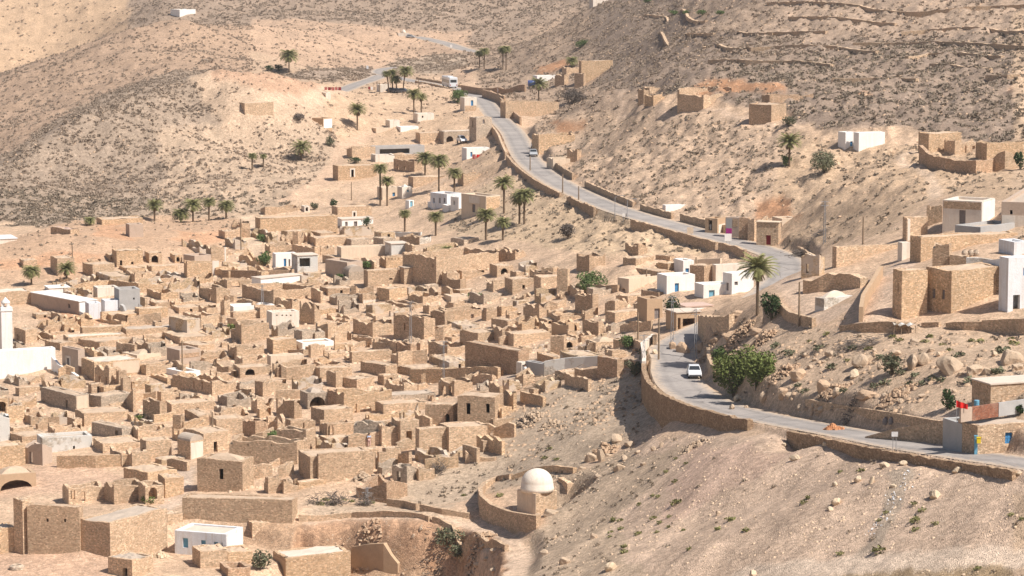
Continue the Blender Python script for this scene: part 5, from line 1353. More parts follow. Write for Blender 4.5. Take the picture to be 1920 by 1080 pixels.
# parapets and retaining walls along the road, offset from its centre line
_rt = np.gradient(ROAD[:, :2], axis=0); _rt /= np.linalg.norm(_rt, axis=1)[:, None]
_rn = np.stack([-_rt[:, 1], _rt[:, 0]], -1)
_ru = np.array([project(p) for p in ROAD])
def roadwall(k0, k1, side, label, hgt=.7, off=None, mat='tan', rag=.25, thick=.45, drop=.8, name='road_wall', **kw):
    """k0, k1: picture columns/rows (u, v) of the stretch's ends on the centre line"""
    off = off or (3.75 if side > 0 else 3.4)
    i0 = int(np.argmin(np.hypot(*( _ru - np.array(k0)).T))); i1 = int(np.argmin(np.hypot(*(_ru - np.array(k1)).T)))
    i0, i1 = sorted((i0, i1)); n_ = max(2, (i1 - i0) // 4)
    ii = np.linspace(i0, i1, n_ + 1).astype(int)
    W_ = [np.array([*(ROAD[i, :2] + side * _rn[i] * off), ROAD[i, 2]]) for i in ii]
    return wline([(0, 0)], label, h=hgt, thick=thick, mat=mat, rag=rag, world=W_, base_drop=drop, name=name, **kw)
# ROAD runs from the right edge towards the far end: +1 is its left hand side (downhill at the bend)
roadwall((1275,640),(1262,690),1,'pale rounded parapet on the outer side of the near bend',.75,mat='palecream',rag=.02,drop=1.5)
roadwall((1262,690),(1470,789),1,'tall rough retaining wall under the near bend',.5,mat='shadestone',rag=.3,thick=.6,drop=2.5,name='retaining_wall')
roadwall((1545,802),(1690,832),1,'low retaining wall left of the road sign',.08,mat='shadestone',rag=.22,thick=.6,drop=1.5,name='retaining_wall')
roadwall((1692,832),(1985,878),1,'low retaining wall right of the road sign',.08,mat='shadestone',rag=.22,thick=.6,drop=1.5,name='retaining_wall')
roadwall((1284,728),(1400,776),-1,'curved stone wall on the inner side of the near bend',1.5,off=4.6,mat='tan',rag=.1,name='retaining_wall')
roadwall((1440,784),(1700,834),-1,'long coursed stone wall along the near road',1.9,off=4.2,mat='brown',rag=.06,name='retaining_wall',drop=1.5)
roadwall((1266,672),(1280,720),-1,'stone wall behind the white car',1.9,off=4.0,mat='tan',rag=.25,name='retaining_wall')
wline([(1625,822),(1680,826),(1740,830),(1800,838)],'wedge shaped stone wall beside the garage bay',tops=[818,803,794,782],mat='brown',rag=.02)
roadwall((1478,500),(1455,474),-1,'stepped roadside wall right of the shops',1.1,off=3.6)
roadwall((1225,412),(1165,395),-1,'uphill road wall between shed and gap',1.1,off=3.6,mat='brown')
roadwall((1325,440),(1240,416),-1,'uphill road wall between kiosk and shed',1.3,off=3.6,mat='brown')
roadwall((1150,390),(1062,352),-1,'long uphill road wall above the gap',1.2,off=3.6,mat='brown')
roadwall((1040,336),(1008,312),-1,'uphill road wall below the silver car',1.4,off=3.6,mat='brown')
roadwall((1390,456),(1440,472),1,'downhill road wall opposite the shops',.5,mat='brown',drop=1.4)
roadwall((1385,455),(1225,412),1,'long low downhill road wall',.35,mat='brown',drop=1.4)
roadwall((1155,392),(1105,371),1,'broken downhill road wall above the palms',.6,rag=.5,mat='brown',drop=1.6)
roadwall((1090,364),(985,293),1,'downhill road wall along the middle stretch',.45,mat='brown',drop=1.4)
roadwall((982,290),(930,218),1,'downhill road wall at the upper bend',.55,mat='tan',drop=1.2)
roadwall((890,178),(800,156),1,'downhill road wall beside the bus',.9,mat='brown',off=3.6)
roadwall((945,232),(885,176),-1,'long brown uphill wall at the upper bend',1.7,mat='red',off=4.0)
roadwall((860,168),(760,149),-1,'low uphill wall behind the bus',.8,mat='brown',off=3.8)
wline([(866,172),(900,178),(940,178),(985,172)],'reddish wall with white boxes above the upper bend',h=2.0,mat='red',rag=.1)
wline([(905,182),(925,188),(946,196)],'lower brown wall at the upper bend',h=2.2,mat='red',rag=.1)
# ------------------------------------------------------------------ fallen walls and roofless rooms that fill the old village
LAB = set(o.get('label') for o in COL.objects if o.get('label'))
def bbox_of():
    return np.array([(ul, min(vt, vb), ur, vb) for _, ul, ur, vt, vb in HOUSES], float)
def near_phrase(u, v):
    """the nearest labelled building and the side of it, for telling one ruin from the next"""
    best = []
    for o, ul, ur, vt, vb in NAMED:
        cx, cy = (ul + ur) / 2, (vt + vb) / 2
        best.append((math.hypot(u - cx, (v - cy) * 1.8), o['label'], u - cx, (v - cy) * 1.8))
    best.sort(key=lambda q: q[0])
    for d, l, dx, dy in best[:40]:
        if len(l.split()) > 11 or ' beside ' in l and len(l.split()) > 9: continue
        side = ('right of' if dx > 0 else 'left of') if abs(dx) > abs(dy) else ('in front of' if dy > 0 else 'behind')
        yield side, l
NAMED = list(HOUSES)
def fresh(prefixes, u, v):
    for side, l in near_phrase(u, v):
        for p in prefixes:
            s = f'{p} {side} the {l}'
            if s not in LAB and len(s.split()) <= 16:
                LAB.add(s); return s
    raise RuntimeError('no label')
VIL = [(60,600),(110,520),(330,500),(500,400),(640,430),(800,470),(1000,510),(1090,560),(1240,570),(1160,640),(1160,690),(960,760),(900,850),(700,920),(560,930),(340,930),(200,860),(20,830),(-10,720)]
def in_px(u, v, poly):
    c = False; j = len(poly) - 1
    for i in range(len(poly)):
        xi, yi = poly[i]; xj, yj = poly[j]
        if (yi > v) != (yj > v) and u < (xj - xi) * (v - yi) / (yj - yi) + xi: c = not c
        j = i
    return c
rf = random.Random(11)
def clash(u0, v0, u1, v1, lim):
    B = bbox_of()
    ix = np.clip(np.minimum(B[:, 2], u1) - np.maximum(B[:, 0], u0), 0, None); iy = np.clip(np.minimum(B[:, 3], v1) - np.maximum(B[:, 1], v0), 0, None)
    return (ix * iy).sum() > lim * (u1 - u0) * (v1 - v0)
nfill = 0
for k in range(9000):
    if nfill >= 255: break
    u = rf.uniform(0, 1200); v = rf.uniform(430, 920)
    if not in_px(u, v, VIL): continue
    w_ = rf.uniform(20, 62); hh = rf.uniform(9, 24) * (.8 + .5 * (v - 430) / 500)
    lft = rf.uniform(6, 16) if rf.random() < .6 else rf.uniform(18, 40)
    if clash(u - lft, v - hh, u + w_, v, .22 if k < 2600 else .36): continue
    P = ground(u, v)
    i = int((math.log(P[1]) - B0) / (B1 - B0) * (NB - 1)); j = int((P[0] / P[1] - A0) / (A1 - A0) * (NA - 1))
    if TRACK[i, j] < .8 or ON_ROAD[i, j] < 3: continue
    mt = rf.choice(['tan', 'tan', 'ochre', 'brown', 'grey', 'patchy', 'patchy'])
    dark = lft > 17
    r_ = rf.random()
    if r_ < .2:
        house(u - lft, u, u + w_, v - hh, v, fresh(['plain flat roofed stone house', 'small earth roofed house', 'low stone dwelling'], u, v), mt, th=rf.uniform(20, 38), group='earth roofed stone houses of the old village')
    elif r_ < .3:
        house(u - lft, u, u + w_, v - hh, v, fresh(['stone house with a small dark opening', 'low house with one dark hole'], u, v), mt, th=rf.uniform(18, 34), group='earth roofed stone houses of the old village', ops=[('R', u + w_ * .45, u + w_ * .45 + 5, v - hh * .8, v - 1 - hh * .2, 'hole')])
    else:
        pre = ['roofless ruin with a long dark wall', 'dark sided roofless room'] if dark else ['low roofless room', 'broken roofless walls', 'crumbling walls']
        ruin(u - lft, u, u + w_ * (.6 if dark else 1), v - hh, v, fresh(pre + ['ruined stone room'], u, v), mt, rag=rf.uniform(.5, 1.9), th=rf.uniform(24, 40), group='roofless ruins of the old village', rise=rf.uniform(-.2, .8))
    nfill += 1
NAMED2 = NAMED
nw = 0
for k in range(9000):
    if nw >= 135: break
    u = rf.uniform(0, 1180); v = rf.uniform(440, 910); L_ = rf.uniform(26, 80)
    if not in_px(u, v, VIL) or clash(u, v - 10, u + L_, v + 4, .42): continue
    dv = rf.uniform(-9, -2) if rf.random() < .6 else rf.uniform(4, 12)
    a_, b_ = (u, v), (u + L_, v + dv)
    if dv > 0: b_ = (u + L_ * .6, v + dv)
    P = ground(*a_); i = int((math.log(P[1]) - B0) / (B1 - B0) * (NB - 1)); j = int((P[0] / P[1] - A0) / (A1 - A0) * (NA - 1))
    if TRACK[i, j] < .8 or ON_ROAD[i, j] < 3: continue
    lab = fresh(['low broken yard wall', 'crumbled garden wall', 'ragged wall line'], u + L_ / 2, v)
    o = wline([a_, ((a_[0] + b_[0]) / 2, (a_[1] + b_[1]) / 2 + rf.uniform(-1, 1)), b_], lab, h=rf.uniform(1.0, 2.2), mat=rf.choice(['tan', 'ochre', 'brown', 'tan']), rag=rf.uniform(.3, 1.2), group='broken yard walls of the old village')
    HOUSES.append((o, u, b_[0], v - 16, v + max(dv, 0))); nw += 1
# ------------------------------------------------------------------ plants
def quads_cloud(C, S, rng, flat=0.):
    """leaf-sized quads of size S at points C, turned every way"""
    n_ = len(C)
    a = rng.normal(size=(n_, 3)); a /= np.linalg.norm(a, axis=1)[:, None]
    b = rng.normal(size=(n_, 3)); b -= (a * b).sum(1)[:, None] * a; b /= np.linalg.norm(b, axis=1)[:, None]
    S = np.broadcast_to(np.asarray(S, float), (n_,))[:, None]
    a = a * S * .5; b = b * S * .32
    V = np.stack([C - a, C + b * 1.0, C + a, C - b], 1).reshape(-1, 3)
    return V, np.arange(n_ * 4).reshape(-1, 4)
M['rubble'] = mat_plain('fallen_masonry', (.58,.43,.30), .16, scale=1.5, stain=(.48,.34,.23))
M['scrub'] = mat_leaf('dry_grey_scrub', (.36,.285,.21), (.245,.195,.145))
M['scrubfar'] = mat_leaf('distant_scrub', (.37,.285,.215), (.26,.20,.15))
M['twig'] = mat_leaf('bare_thorn_twigs', (.20,.165,.14), (.13,.105,.09))
M['olive'] = mat_leaf('olive_green_tuft', (.16,.165,.055), (.22,.20,.085))
M['green'] = mat_leaf('green_foliage', (.07,.115,.035), (.14,.18,.065))
M['darkgreen'] = mat_leaf('dark_green_foliage', (.03,.06,.022), (.065,.095,.035))
M['greygreen'] = mat_leaf('grey_green_foliage', (.10,.105,.06), (.17,.165,.10))
M['yellowgreen'] = mat_leaf('yellow_green_foliage', (.11,.145,.04), (.18,.20,.065))
M['palm'] = mat_leaf('palm_fronds', (.155,.165,.06), (.25,.23,.10))
M['deadpalm'] = mat_leaf('dead_palm_fronds', (.25,.18,.10), (.17,.12,.07))
M['trunk'] = mat_plain('palm_trunk_bark', (.17,.12,.08), .25, scale=3, bump=.05)
M['bark'] = mat_plain('grey_bark', (.16,.125,.095), .2, scale=3)
M['rock'] = mat_plain('limestone_boulder', (.51,.385,.275), .16, scale=1.6, bump=.12, stain=(.42,.30,.2))
M['paleRock'] = mat_plain('pale_limestone_boulder', (.61,.48,.34), .13, scale=1.6, bump=.1, stain=(.55,.40,.25))
M['ledge'] = mat_plain('eroded_earth_ledge', (.50,.35,.235), .18, scale=.9, bump=.15, stain=(.40,.26,.165))
def tuft_mesh(seed, nq, size, hgt=.8, name='shrub'):
    rng = np.random.default_rng(seed)
    p = rng.normal(size=(nq, 3)); p /= np.linalg.norm(p, axis=1)[:, None]
    r = .25 + .75 * rng.random(nq) ** .5
    p *= r[:, None] * .5; p[:, 2] = np.abs(p[:, 2]) * hgt * 1.3
    lump = 1 + .35 * np.sin(p[:, 0] * 9 + seed) * np.cos(p[:, 1] * 8)
    p[:, :2] *= lump[:, None]
    return quads_cloud(p, size * (.6 + .8 * rng.random(nq)), rng)
TUFTS = [tuft_mesh(s, 70, .24) for s in range(6)]
LOWT = [tuft_mesh(20 + s, 20, .42) for s in range(8)]
def visible_mask():
    e = (Z - CAMZ) / GY; run = np.maximum.accumulate(e, 0)
    prev = np.vstack([np.full((1, NA), -9), run[:-1]])
    return (e >= prev - 1.6 / GY) & (np.abs(GU - 960) < 1330) & (GV > -40) & (GV < 1130)
VIS = visible_mask()
cell = np.zeros(Z.shape); cell[:-1, :-1] = (GY[1:, :-1] - GY[:-1, :-1]) * (GX[:-1, 1:] - GX[:-1, :-1])
HB = np.zeros(Z.shape, bool)       # no scrub where buildings stand
for o, ul, ur, vt, vb in HOUSES:
    q = o.location
    HB |= (np.hypot(GX - q.x, GY - q.y - 2) < 4)
HB |= (TRACK < .3)
def scatter(dens, nmax, rng, streak=True):
    wgt = np.where(VIS & ~HB, dens * cell, 0).ravel()
    if streak:
        s = fbm(GX / 4.2 + 9, GY / 4.2 + 3, 3); wgt = wgt * np.clip((s.ravel() - .27) * 4, .18, 1.9)
    tot = wgt.sum(); n_ = int(min(nmax, tot))
    k = rng.choice(len(wgt), n_, p=wgt / tot, replace=True)
    i, j = np.unravel_index(k, Z.shape)
    i = np.minimum(i + rng.random(n_), NB - 1.01); j = np.minimum(j + rng.random(n_), NA - 1.01)
    y = np.exp(B0 + (B1 - B0) * i / (NB - 1)); x = (A0 + (A1 - A0) * j / (NA - 1)) * y
    return np.stack([x, y, H(x, y)], -1), SSZ[i.astype(int), j.astype(int)], k, tot
SX, SS, SK, tot = scatter(SCR * 2.3, 62000, RNG)
SS = SS * (.38 + .85 * RNG.random(len(SS)) ** 1.8)
_app = SS / (SX[:, 1])
order = np.argsort(-_app)
SD_ = np.hypot(SX[:, 0], SX[:, 1])
def bake(points, sizes, templates, rng, mat, name, zs=1., tilt=0):
    Vs, Fs, n0 = [], [], 0
    tid = rng.integers(0, len(templates), len(points)); ang = rng.random(len(points)) * 6.283
    for t, (V, F) in enumerate(templates):
        m = np.nonzero(tid == t)[0]
        if len(m) == 0: continue
        c, s = np.cos(ang[m])[:, None], np.sin(ang[m])[:, None]
        q = np.empty((len(m), len(V), 3))
        q[:, :, 0] = (V[None, :, 0] * c - V[None, :, 1] * s) * sizes[m, None]
        q[:, :, 1] = (V[None, :, 0] * s + V[None, :, 1] * c) * sizes[m, None]
        q[:, :, 2] = V[None, :, 2] * sizes[m, None] * zs
        q += points[m, None, :]
        f = F[None] + (np.arange(len(m)) * len(V))[:, None, None] + n0
        Vs.append(q.reshape(-1, 3)); Fs.append(f.reshape(-1, F.shape[1])); n0 += len(m) * len(V)
    me = mesh_np(name, np.concatenate(Vs), np.concatenate(Fs), mat)
    o = link(name, me); o['kind'] = 'stuff'; return o
stuff_idx = order[260:]
far_ = SD_[stuff_idx] > 620
o = bake(SX[stuff_idx[~far_]], SS[stuff_idx[~far_]], LOWT, RNG, M['scrub'], 'scrub_ground_cover'); o['label'] = 'dry grey brown scrub dotted over the nearer slopes'
o = bake(SX[stuff_idx[far_]], SS[stuff_idx[far_]], LOWT, RNG, M['scrubfar'], 'distant_scrub_ground_cover'); o['label'] = 'dry scrub dotted over the distant hills'
TM = []
for k, (V, F) in enumerate(TUFTS): TM.append({m: mesh_np('shrub', V, F, M[m]) for m in ('scrub', 'twig', 'olive', 'greygreen', 'green')})
def tuft(P, s, mat, label, group, name='shrub', zs=.8, cat='shrub'):
    o = link(name, RNG.choice(TM)[mat], None, (P[0], P[1], P[2] - .03)); o.scale = (s, s, s * zs); o.rotation_euler = (0, 0, RNG.random() * 6.28)
    return meta(o, label, cat, group)
for k in order[:260]:
    p = SX[k]; u, v = project(p)
    if v > 830 and u > 1040: lab = 'dry grey shrub on the stony slope below the near road'
    elif u < 1240 and v > 690: lab = 'dry grey shrub on the slope between the village and the near bend'
    elif u > 1240 and v > 560: lab = 'dry grey shrub on the boulder hill above the near road'
    elif u > 1000 and v < 480: lab = 'dry grey shrub on the hillside above the far stretch of road'
    else: lab = 'dry grey shrub on the slope below the far stretch of road'
    tuft(p, SS[k], 'scrub', lab, lab.replace('shrub', 'shrubs', 1))
G_ = 'green tufts on the bare scree'
for u, v in [(1224,931),(1234,932),(1269,945),(1199,947),(1226,973),(1255,970),(1237,982),(1254,989),(1150,977),(1164,977),(1164,993),(1146,999),(1144,1007),(1197,1002),(1232,999),(1281,995),(1345,994),(1399,996),(1371,977),(1292,1031),(1170,1027),(1171,1037),(1249,886),(1266,904),(1267,861),(1287,870),(1575,886),(1616,884),(1507,944),(1515,935),(1714,946),(1729,959),(1717,977),(1649,977),(1662,962),(1649,1035),(1576,1040),(1717,994),(1754,983),(1915,974),(1896,967),(1834,1067)]:
    p = ground(u, v); big = (u, v) in ((1269,945),(1717,977),(1371,977),(1649,1035),(1150,977))
    tuft(p, RNG.uniform(.62, .95) * (1.5 if big else 1), 'olive', 'small olive green tuft growing on the bare scree below the near road' if not big else 'larger olive green tuft growing on the bare scree below the near road', G_, 'green_tuft')
G_ = 'green tufts on the boulder hill'
for u, v in [(1518,640),(1551,627),(1675,632),(1687,639),(1735,641),(1744,632),(1767,647),(1821,640),(1839,641),(1897,636),(1902,645),(1781,657),(1630,655),(1589,676)]:
    tuft(ground(u, v), RNG.uniform(.8, 1.4), 'olive', 'green tuft on the sandy top of the boulder hill', G_, 'green_tuft', .6)
for u, v in [(1380,700),(1455,650),(1480,665),(1535,655),(1600,655),(1650,672),(1690,700),(1730,720),(1765,715),(1800,668),(1845,715),(1870,700),(1880,660),(1510,735),(1640,725),(1420,680),(1715,706),(1747,712),(1707,721),(1820,716),(1582,735),(1497,725),(1560,690),(1660,720)]:
    tuft(ground(u, v), RNG.uniform(1.2, 1.9), 'greygreen', 'grey green shrub among the boulders above the near road', 'grey green shrubs among the boulders', 'shrub', .7)
for u, v in [(610,938),(645,937),(660,941),(685,945),(697,943),(727,942),(735,938),(763,943),(625,946),(1032,842),(1022,860),(1045,862),(1004,893),(870,930),(600,946),(938,897+33)]:
    tuft(ground(u, v), RNG.uniform(.8, 1.3), 'olive', 'yellowish green tuft beside the path below the village', 'yellowish tufts beside the path', 'green_tuft', .6)
# ------------------------------------------------------------------ trees and big bushes
def crown(mb_seed, lobes, nleaf, size):
    """leaf quads gathered in several lobes; lobes = (x, y, z, rx, ry, rz)"""
    rng = np.random.default_rng(mb_seed); C = []
    vol = np.array([l[3] * l[4] * l[5] for l in lobes]); vol = vol ** .8; vol /= vol.sum()
    for l, f in zip(lobes, vol):
        n_ = int(nleaf * f) + 4
        p = rng.normal(size=(n_, 3)); p /= np.linalg.norm(p, axis=1)[:, None]
        p *= (.45 + .6 * rng.random(n_) ** .6)[:, None]
        C.append(p * np.array(l[3:6]) + np.array(l[0:3]))
    C = np.concatenate(C); C = C[C[:, 2] > .02]
    return quads_cloud(C, size * (.6 + .8 * rng.random(len(C))), rng)
def bush(u, v, wpx, hpx, label, mat='green', name='bush', trunk=True, cat=None, seed=None, leaf=.28, dens=1.):
    P = ground(u, v); m_ = depth_of(P) / FPX; W_, Hh = wpx * m_, hpx * m_
    rng = np.random.default_rng(int(u * 5 + v)); lobes = []
    n_ = 7 if W_ > 2 else 4
    for k in range(n_):
        a = rng.random() * 6.28; r = rng.random() ** .6 * W_ * .33
        lobes.append((r * math.cos(a), r * math.sin(a), Hh * rng.uniform(.35, .72), W_ * rng.uniform(.16, .27), W_ * rng.uniform(.16, .27), Hh * rng.uniform(.2, .34)))
    lobes.append((0, 0, Hh * .45, W_ * .3, W_ * .3, Hh * .4))
    V, F = crown(int(u + v), lobes, int(min(5200, max(200, W_ * Hh * 85 * dens))), leaf)
    e = empty(name, P, label, cat or ('tree' if trunk else 'bush'))
    link('crown', mesh_np('crown', V, F, M[mat]), e)
    t = MB()
    for k in range(4 if trunk else 3):
        l = lobes[k]
        t.tube([(0, 0, -.3), (l[0] * .3, l[1] * .3, l[2] * .5), (l[0], l[1], l[2])], [.05 + .02 * W_, .035 + .012 * W_, .015], 5)
    t.obj('trunk' if trunk else 'branches', M['bark'], e)
    return e
bush(1108,548,66,42,'broad green tree in the ruins below the scrub slope','green',"tree")
bush(1262,604,44,58,'tall feathery grey green tree beside the lane','darkgreen','tree',dens=.7)
bush(1446,600,50,58,'round dark green tree below the road bend','darkgreen','tree')
bush(1376,742,92,100,'largest bright green bush on the bank above the white car','yellowgreen','bush',False,dens=2.2)
bush(1418,728,72,74,'green bush right of the largest one on the bank','yellowgreen','bush',False,dens=2.2)
bush(1345,690,40,46,'small green bush left of the largest one on the bank','green','bush',False)
bush(858,194,48,28,'dark green tree beside the bus','green','tree')
bush(497,499,38,28,'green tree in front of the white house with blue door','green','tree')
bush(493,453,32,16,'round green bush under the wide stone terrace','green','bush',False)
bush(685,505,30,18,'umbrella shaped green tree by the slot house','green','tree')
bush(637,524,26,12,'low green bush at the corner of the dark plastered house','green','bush',False)
bush(514,826,52,20,'green tree spreading above the broad brown house','green','tree')
bush(519,541,34,14,'small green tree in front of the white roofed house','green','tree')
bush(262,790,28,14,'vivid green bush by the lone dark gable','yellowgreen','bush',False)
bush(440,606,16,10,'upper small green bush between the stone sheds','green','bush',False)
bush(436,620,20,14,'lower small green bush between the stone sheds','yellowgreen','bush',False)
bush(487,1068,46,38,'bushy green plant beside the ochre house at the bottom','greygreen','bush',False)
bush(280,945,36,16,'vivid green climbing plants under the little stone arch','yellowgreen','bush',False)
bush(665,306,24,14,'dark green bush above the ochre house','darkgreen','bush',False)
bush(625,390,18,20,'dark green bush growing out of a stone wall','darkgreen','bush',False)
bush(590,393,22,14,'pale green shrub by the tiny white hut','greygreen','bush',False)
bush(1177,655,36,30,'leafy green bush beside the village lane','green','bush',False)
bush(1207,682,26,32,'tall grey green bush below the lane wall','greygreen','bush',False)
bush(1190,706,38,34,'dark shrub hanging on the bank below the lane wall','greygreen','bush',False)
bush(1776,768,36,42,'compact dark green bush above the garage bay','darkgreen','bush',False)
bush(1672,703,62,44,'large grey green shrub among the boulders','greygreen','bush',False)
bush(836,1028,70,42,'big grey green shrub on the pit edge','greygreen','bush',False)
bush(862,1048,44,34,'lower greyish shrub hanging into the pit','greygreen','bush',False)
bush(688,424,20,18,'dark green tree beside the white house with grey door','darkgreen','tree')
bush(618,274,22,20,'round dark green bush on the sandy slope','greygreen','bush',False)
bush(1545,324,84,42,'wide grey green thicket below the white hill house','greygreen','bush',False,dens=.8)
bush(1474,312,20,26,'small green palm like bush under the hill palm','green','bush',False)
bush(1072,196,54,34,'dark round thorn bush above the roadside building','twig','thorn_bush',False)
bush(560,226,34,16,'dark dome shaped thorn bush on the knoll','twig','thorn_bush',False)
bush(1065,448,44,32,'dark leafless thorn bush on the scrub slope','twig','thorn_bush',False)
bush(1088,90,30,16,'bright green bush on the upper right slope','green','bush',False)
bush(1913,318,24,36,'dark green bush at the right edge by the fort','darkgreen','bush',False)
bush(1890,772,16,18,'green pot plant behind the brick parapet','green','plant',False,'plant')
bush(1912,778,22,20,'dark leafy plant at the right end of the brick parapet','darkgreen','plant',False,'plant')
bush(505,134,20,12,'left dark bush beside the bushy palm on the plain','darkgreen','bush',False)
bush(522,134,22,14,'right dark bush beside the bushy palm on the plain','darkgreen','bush',False)
for u, w_, l in ((1215,26,'first'),(1264,22,'second'),(1286,18,'third'),(1318,24,'fourth'),(1350,26,'last')):
    bush(u, 28 if u > 1250 else 6, w_, 10, f'{l} green bush from the left in the row above the curved terrace wall','green','bush',False)
bush(893,480+80,40,12,'green plants behind the low cream garden wall','green','bush',False)
bush(780,680,22,10,'small bright plant among the pale rubble','yellowgreen','bush',False)
bush(1480,236,34,20,'dark thicket on the path below the square hill house','greygreen','bush',False)
bush(1010,212,26,14,'low green bush in front of the long roadside building','greygreen','bush',False)
# palms
def palm_meshes(seed, n_f=54, droop=1.):
    rng = np.random.default_rng(seed); g = MB(); d = MB()
    for k in range(n_f + 12):
        dead = k >= n_f
        az = k * 2.39996 + rng.random() * .4
        el = (1.25 - 1.45 * ((k + .5) / n_f) ** .9) if not dead else -.75 - rng.random() * .5
        L = (1.0 + .15 * rng.random()) * (1 if not dead else .62); seg = 7
        p = np.zeros(3); q = [p.copy()]; e = el
        for s in range(seg):
            p = p + np.array([math.cos(az) * math.cos(e), math.sin(az) * math.cos(e), math.sin(e)]) * L / seg; q.append(p.copy()); e -= droop * (.13 + .07 * s / seg) * (1 if not dead else .4)
        side = np.array([-math.sin(az), math.cos(az), 0])
        mb = d if dead else g
        mb.tube(q, [.012] * seg + [.003], 3, False)
        for s in range(1, seg * 2):
            f = s / 2; i = int(f); c = q[min(i, seg)] if f == i else (q[i] + q[min(i + 1, seg)]) / 2
            t = q[min(i + 1, seg)] - q[max(i - 1, 0)]; t = t / (np.linalg.norm(t) + 1e-9)
            ln = .30 * L * math.sin(math.pi * (.12 + .8 * f / seg)) ** .7
            for sg in (-1, 1):
                tip = c + (side * sg * .72 + t * .62 + np.array([0, 0, -.22])) * ln
                w_ = t * .035
                mb.add([c - w_, c + w_, tip], [(0, 1, 2)])
    return g.mesh('palm_crown', M['palm']), d.mesh('dead_frond_skirt', M['deadpalm'])
PALMS = [palm_meshes(s, 46 + 5 * s, .8 + .12 * s) for s in (1, 2, 3, 4, 5)]
def palm(u, v, hpx, cpx, label, lean=0.):
    P = ground(u, v); m_ = depth_of(P) / FPX; Hh = hpx * m_; r = cpx * m_ * .56
    th_ = max(.35, Hh - r * .62); k = int(u) % 5
    e = empty('palm_tree', P, label, 'palm tree', 'date palms')
    t = MB(); n_ = 7; tr = .17 if Hh > 3.5 else .14
    t.tube([(lean * th_ * (i / n_) ** 2, 0, -.4 + (th_ + .45) * i / n_) for i in range(n_ + 1)], [tr * (1.25 if i == 0 else 1 + .12 * (i % 2)) for i in range(n_ + 1)], 8)
    t.obj('trunk', M['trunk'], e)
    for me, nm in zip(PALMS[k], ('crown', 'dead_fronds')):
        o = link(nm, me, e, (lean * th_, 0, th_)); o.scale = (r, r, r * .95); o.rotation_euler = (0, 0, (u * 1.7) % 6.28)
for a in [
 (1420,590,112,70,'tallest palm, standing by the road bend and the red flag'),
 (542,136,44,36,'big bushy palm alone on the far plain'),
 (729,174,42,18,'leftmost thin palm of the four by the parking place',-.12),(736,174,44,22,'second palm of the four by the parking place'),(744,174,34,24,'shortest palm of the four by the parking place',-.1),(756,174,50,30,'bushiest palm of the four by the parking place',.12),
 (776,216,50,30,'taller of the two palms above the white house'),(790,211,36,22,'shorter of the two palms above the white house'),
 (670,244,50,34,'single palm standing on the sandy flat'),
 (565,300,36,38,'bushy palm low on the knoll slope'),(473,318,32,18,'small palm on the left of the knoll terrace'),(494,314,26,14,'tiny palm on the right of the knoll terrace'),
 (899,128,34,18,'left palm of the upper pair right of the bus'),(908,129,40,20,'second palm of the upper pair right of the bus'),(943,129,42,20,'left palm of the far right pair above the road'),(949,131,46,20,'right palm of the far right pair above the road'),
 (1010,190,44,34,'palm beside the blue tank'),(1072,128,22,24,'small palm behind the ruined stone house'),
 (713,386,80,28,'tall slender palm by the pale blue doored house'),(726,386,56,28,'shorter palm leaning at the tall slender one'),
 (797,332,48,36,'left palm of the three by the long lit house'),(823,362,74,38,'tallest palm of the three by the long lit house'),(852,362,48,30,'right palm of the three by the long lit house'),
 (945,400,70,38,'tall palm on the slope below the road, left of the double palm'),(974,420,60,36,'left stem of the double palm on the slope'),(983,420,68,40,'right stem of the double palm on the slope'),
 (759,434,42,24,'thin palm right of the white house with grey door'),(817,442,46,30,'thin palm on the bare slope above the village'),
 (911,450,60,38,'fuller palm of the pair at the edge of the scrub slope'),(943,450,44,30,'smaller palm of the pair at the edge of the scrub slope'),
 (290,416,42,32,'leftmost palm of the row behind the mound'),(339,417,28,34,'lowest bushy palm of the row behind the mound'),(362,416,44,36,'widest palm of the row behind the mound'),(392,414,44,26,'slim palm of the row behind the mound'),(424,410,36,32,'rightmost palm of the row behind the mound'),
 (168,422,16,22,'stubby palm beside the long stone house on the mound'),
 (59,534,38,36,'leftmost palm, near the left edge below the mound'),(125,528,36,36,'palm in front of the tall plain stone block'),
 (1480,312,62,44,'lone palm on the right hillside'),(838,476,16,24,'stemless palm seedling above the fort ruin'),
]:
    palm(*a)
# ------------------------------------------------------------------ rocks
def rock_mesh(seed, name='boulder', mat='rock', flat=.8):
    import bmesh
    bm = bmesh.new(); bmesh.ops.create_icosphere(bm, subdivisions=3, radius=.5)
    rng = np.random.default_rng(seed); pl = rng.normal(size=(15, 3)); pl /= np.linalg.norm(pl, axis=1)[:, None]; cut = rng.uniform(.24, .42, 15)
    for v in bm.verts:
        p = np.array(v.co)
        for q, c in zip(pl, cut):
            d = p @ q - c
            if d > 0: p = p - q * d * .95
        p *= 1 + .06 * math.sin(p[0] * 17 + seed) * math.cos(p[1] * 15 + p[2] * 13)
        v.co = (p[0], p[1], p[2] * flat)
    me = bpy.data.meshes.new(name); bm.to_mesh(me); bm.free(); me.materials.append(M[mat])
    return me
RM = {m: [rock_mesh(s, 'boulder', m, .7 + .3 * (s % 3) / 2) for s in range(7)] for m in ('rock', 'paleRock', 'ledge')}
def boulder(u, v, wpx, hpx, label, group=None, mat='rock', name='boulder'):
    P = ground(u, v); m_ = depth_of(P) / FPX
    o = link(name, RM[mat][int(u * 3 + v) % 7], None, (P[0], P[1] + wpx * m_ * .2, P[2] + hpx * m_ * .2))
    o.scale = (wpx * m_ * 1.12, wpx * m_ * 1.0, hpx * m_ * 1.5); o.rotation_euler = (0, 0, RNG.random() * 6.28 if wpx < hpx * 1.6 else RNG.uniform(-.4, .4))
    return meta(o, label, 'boulder', group)
BL = 'rounded boulder among the rocks of the hill above the near road'
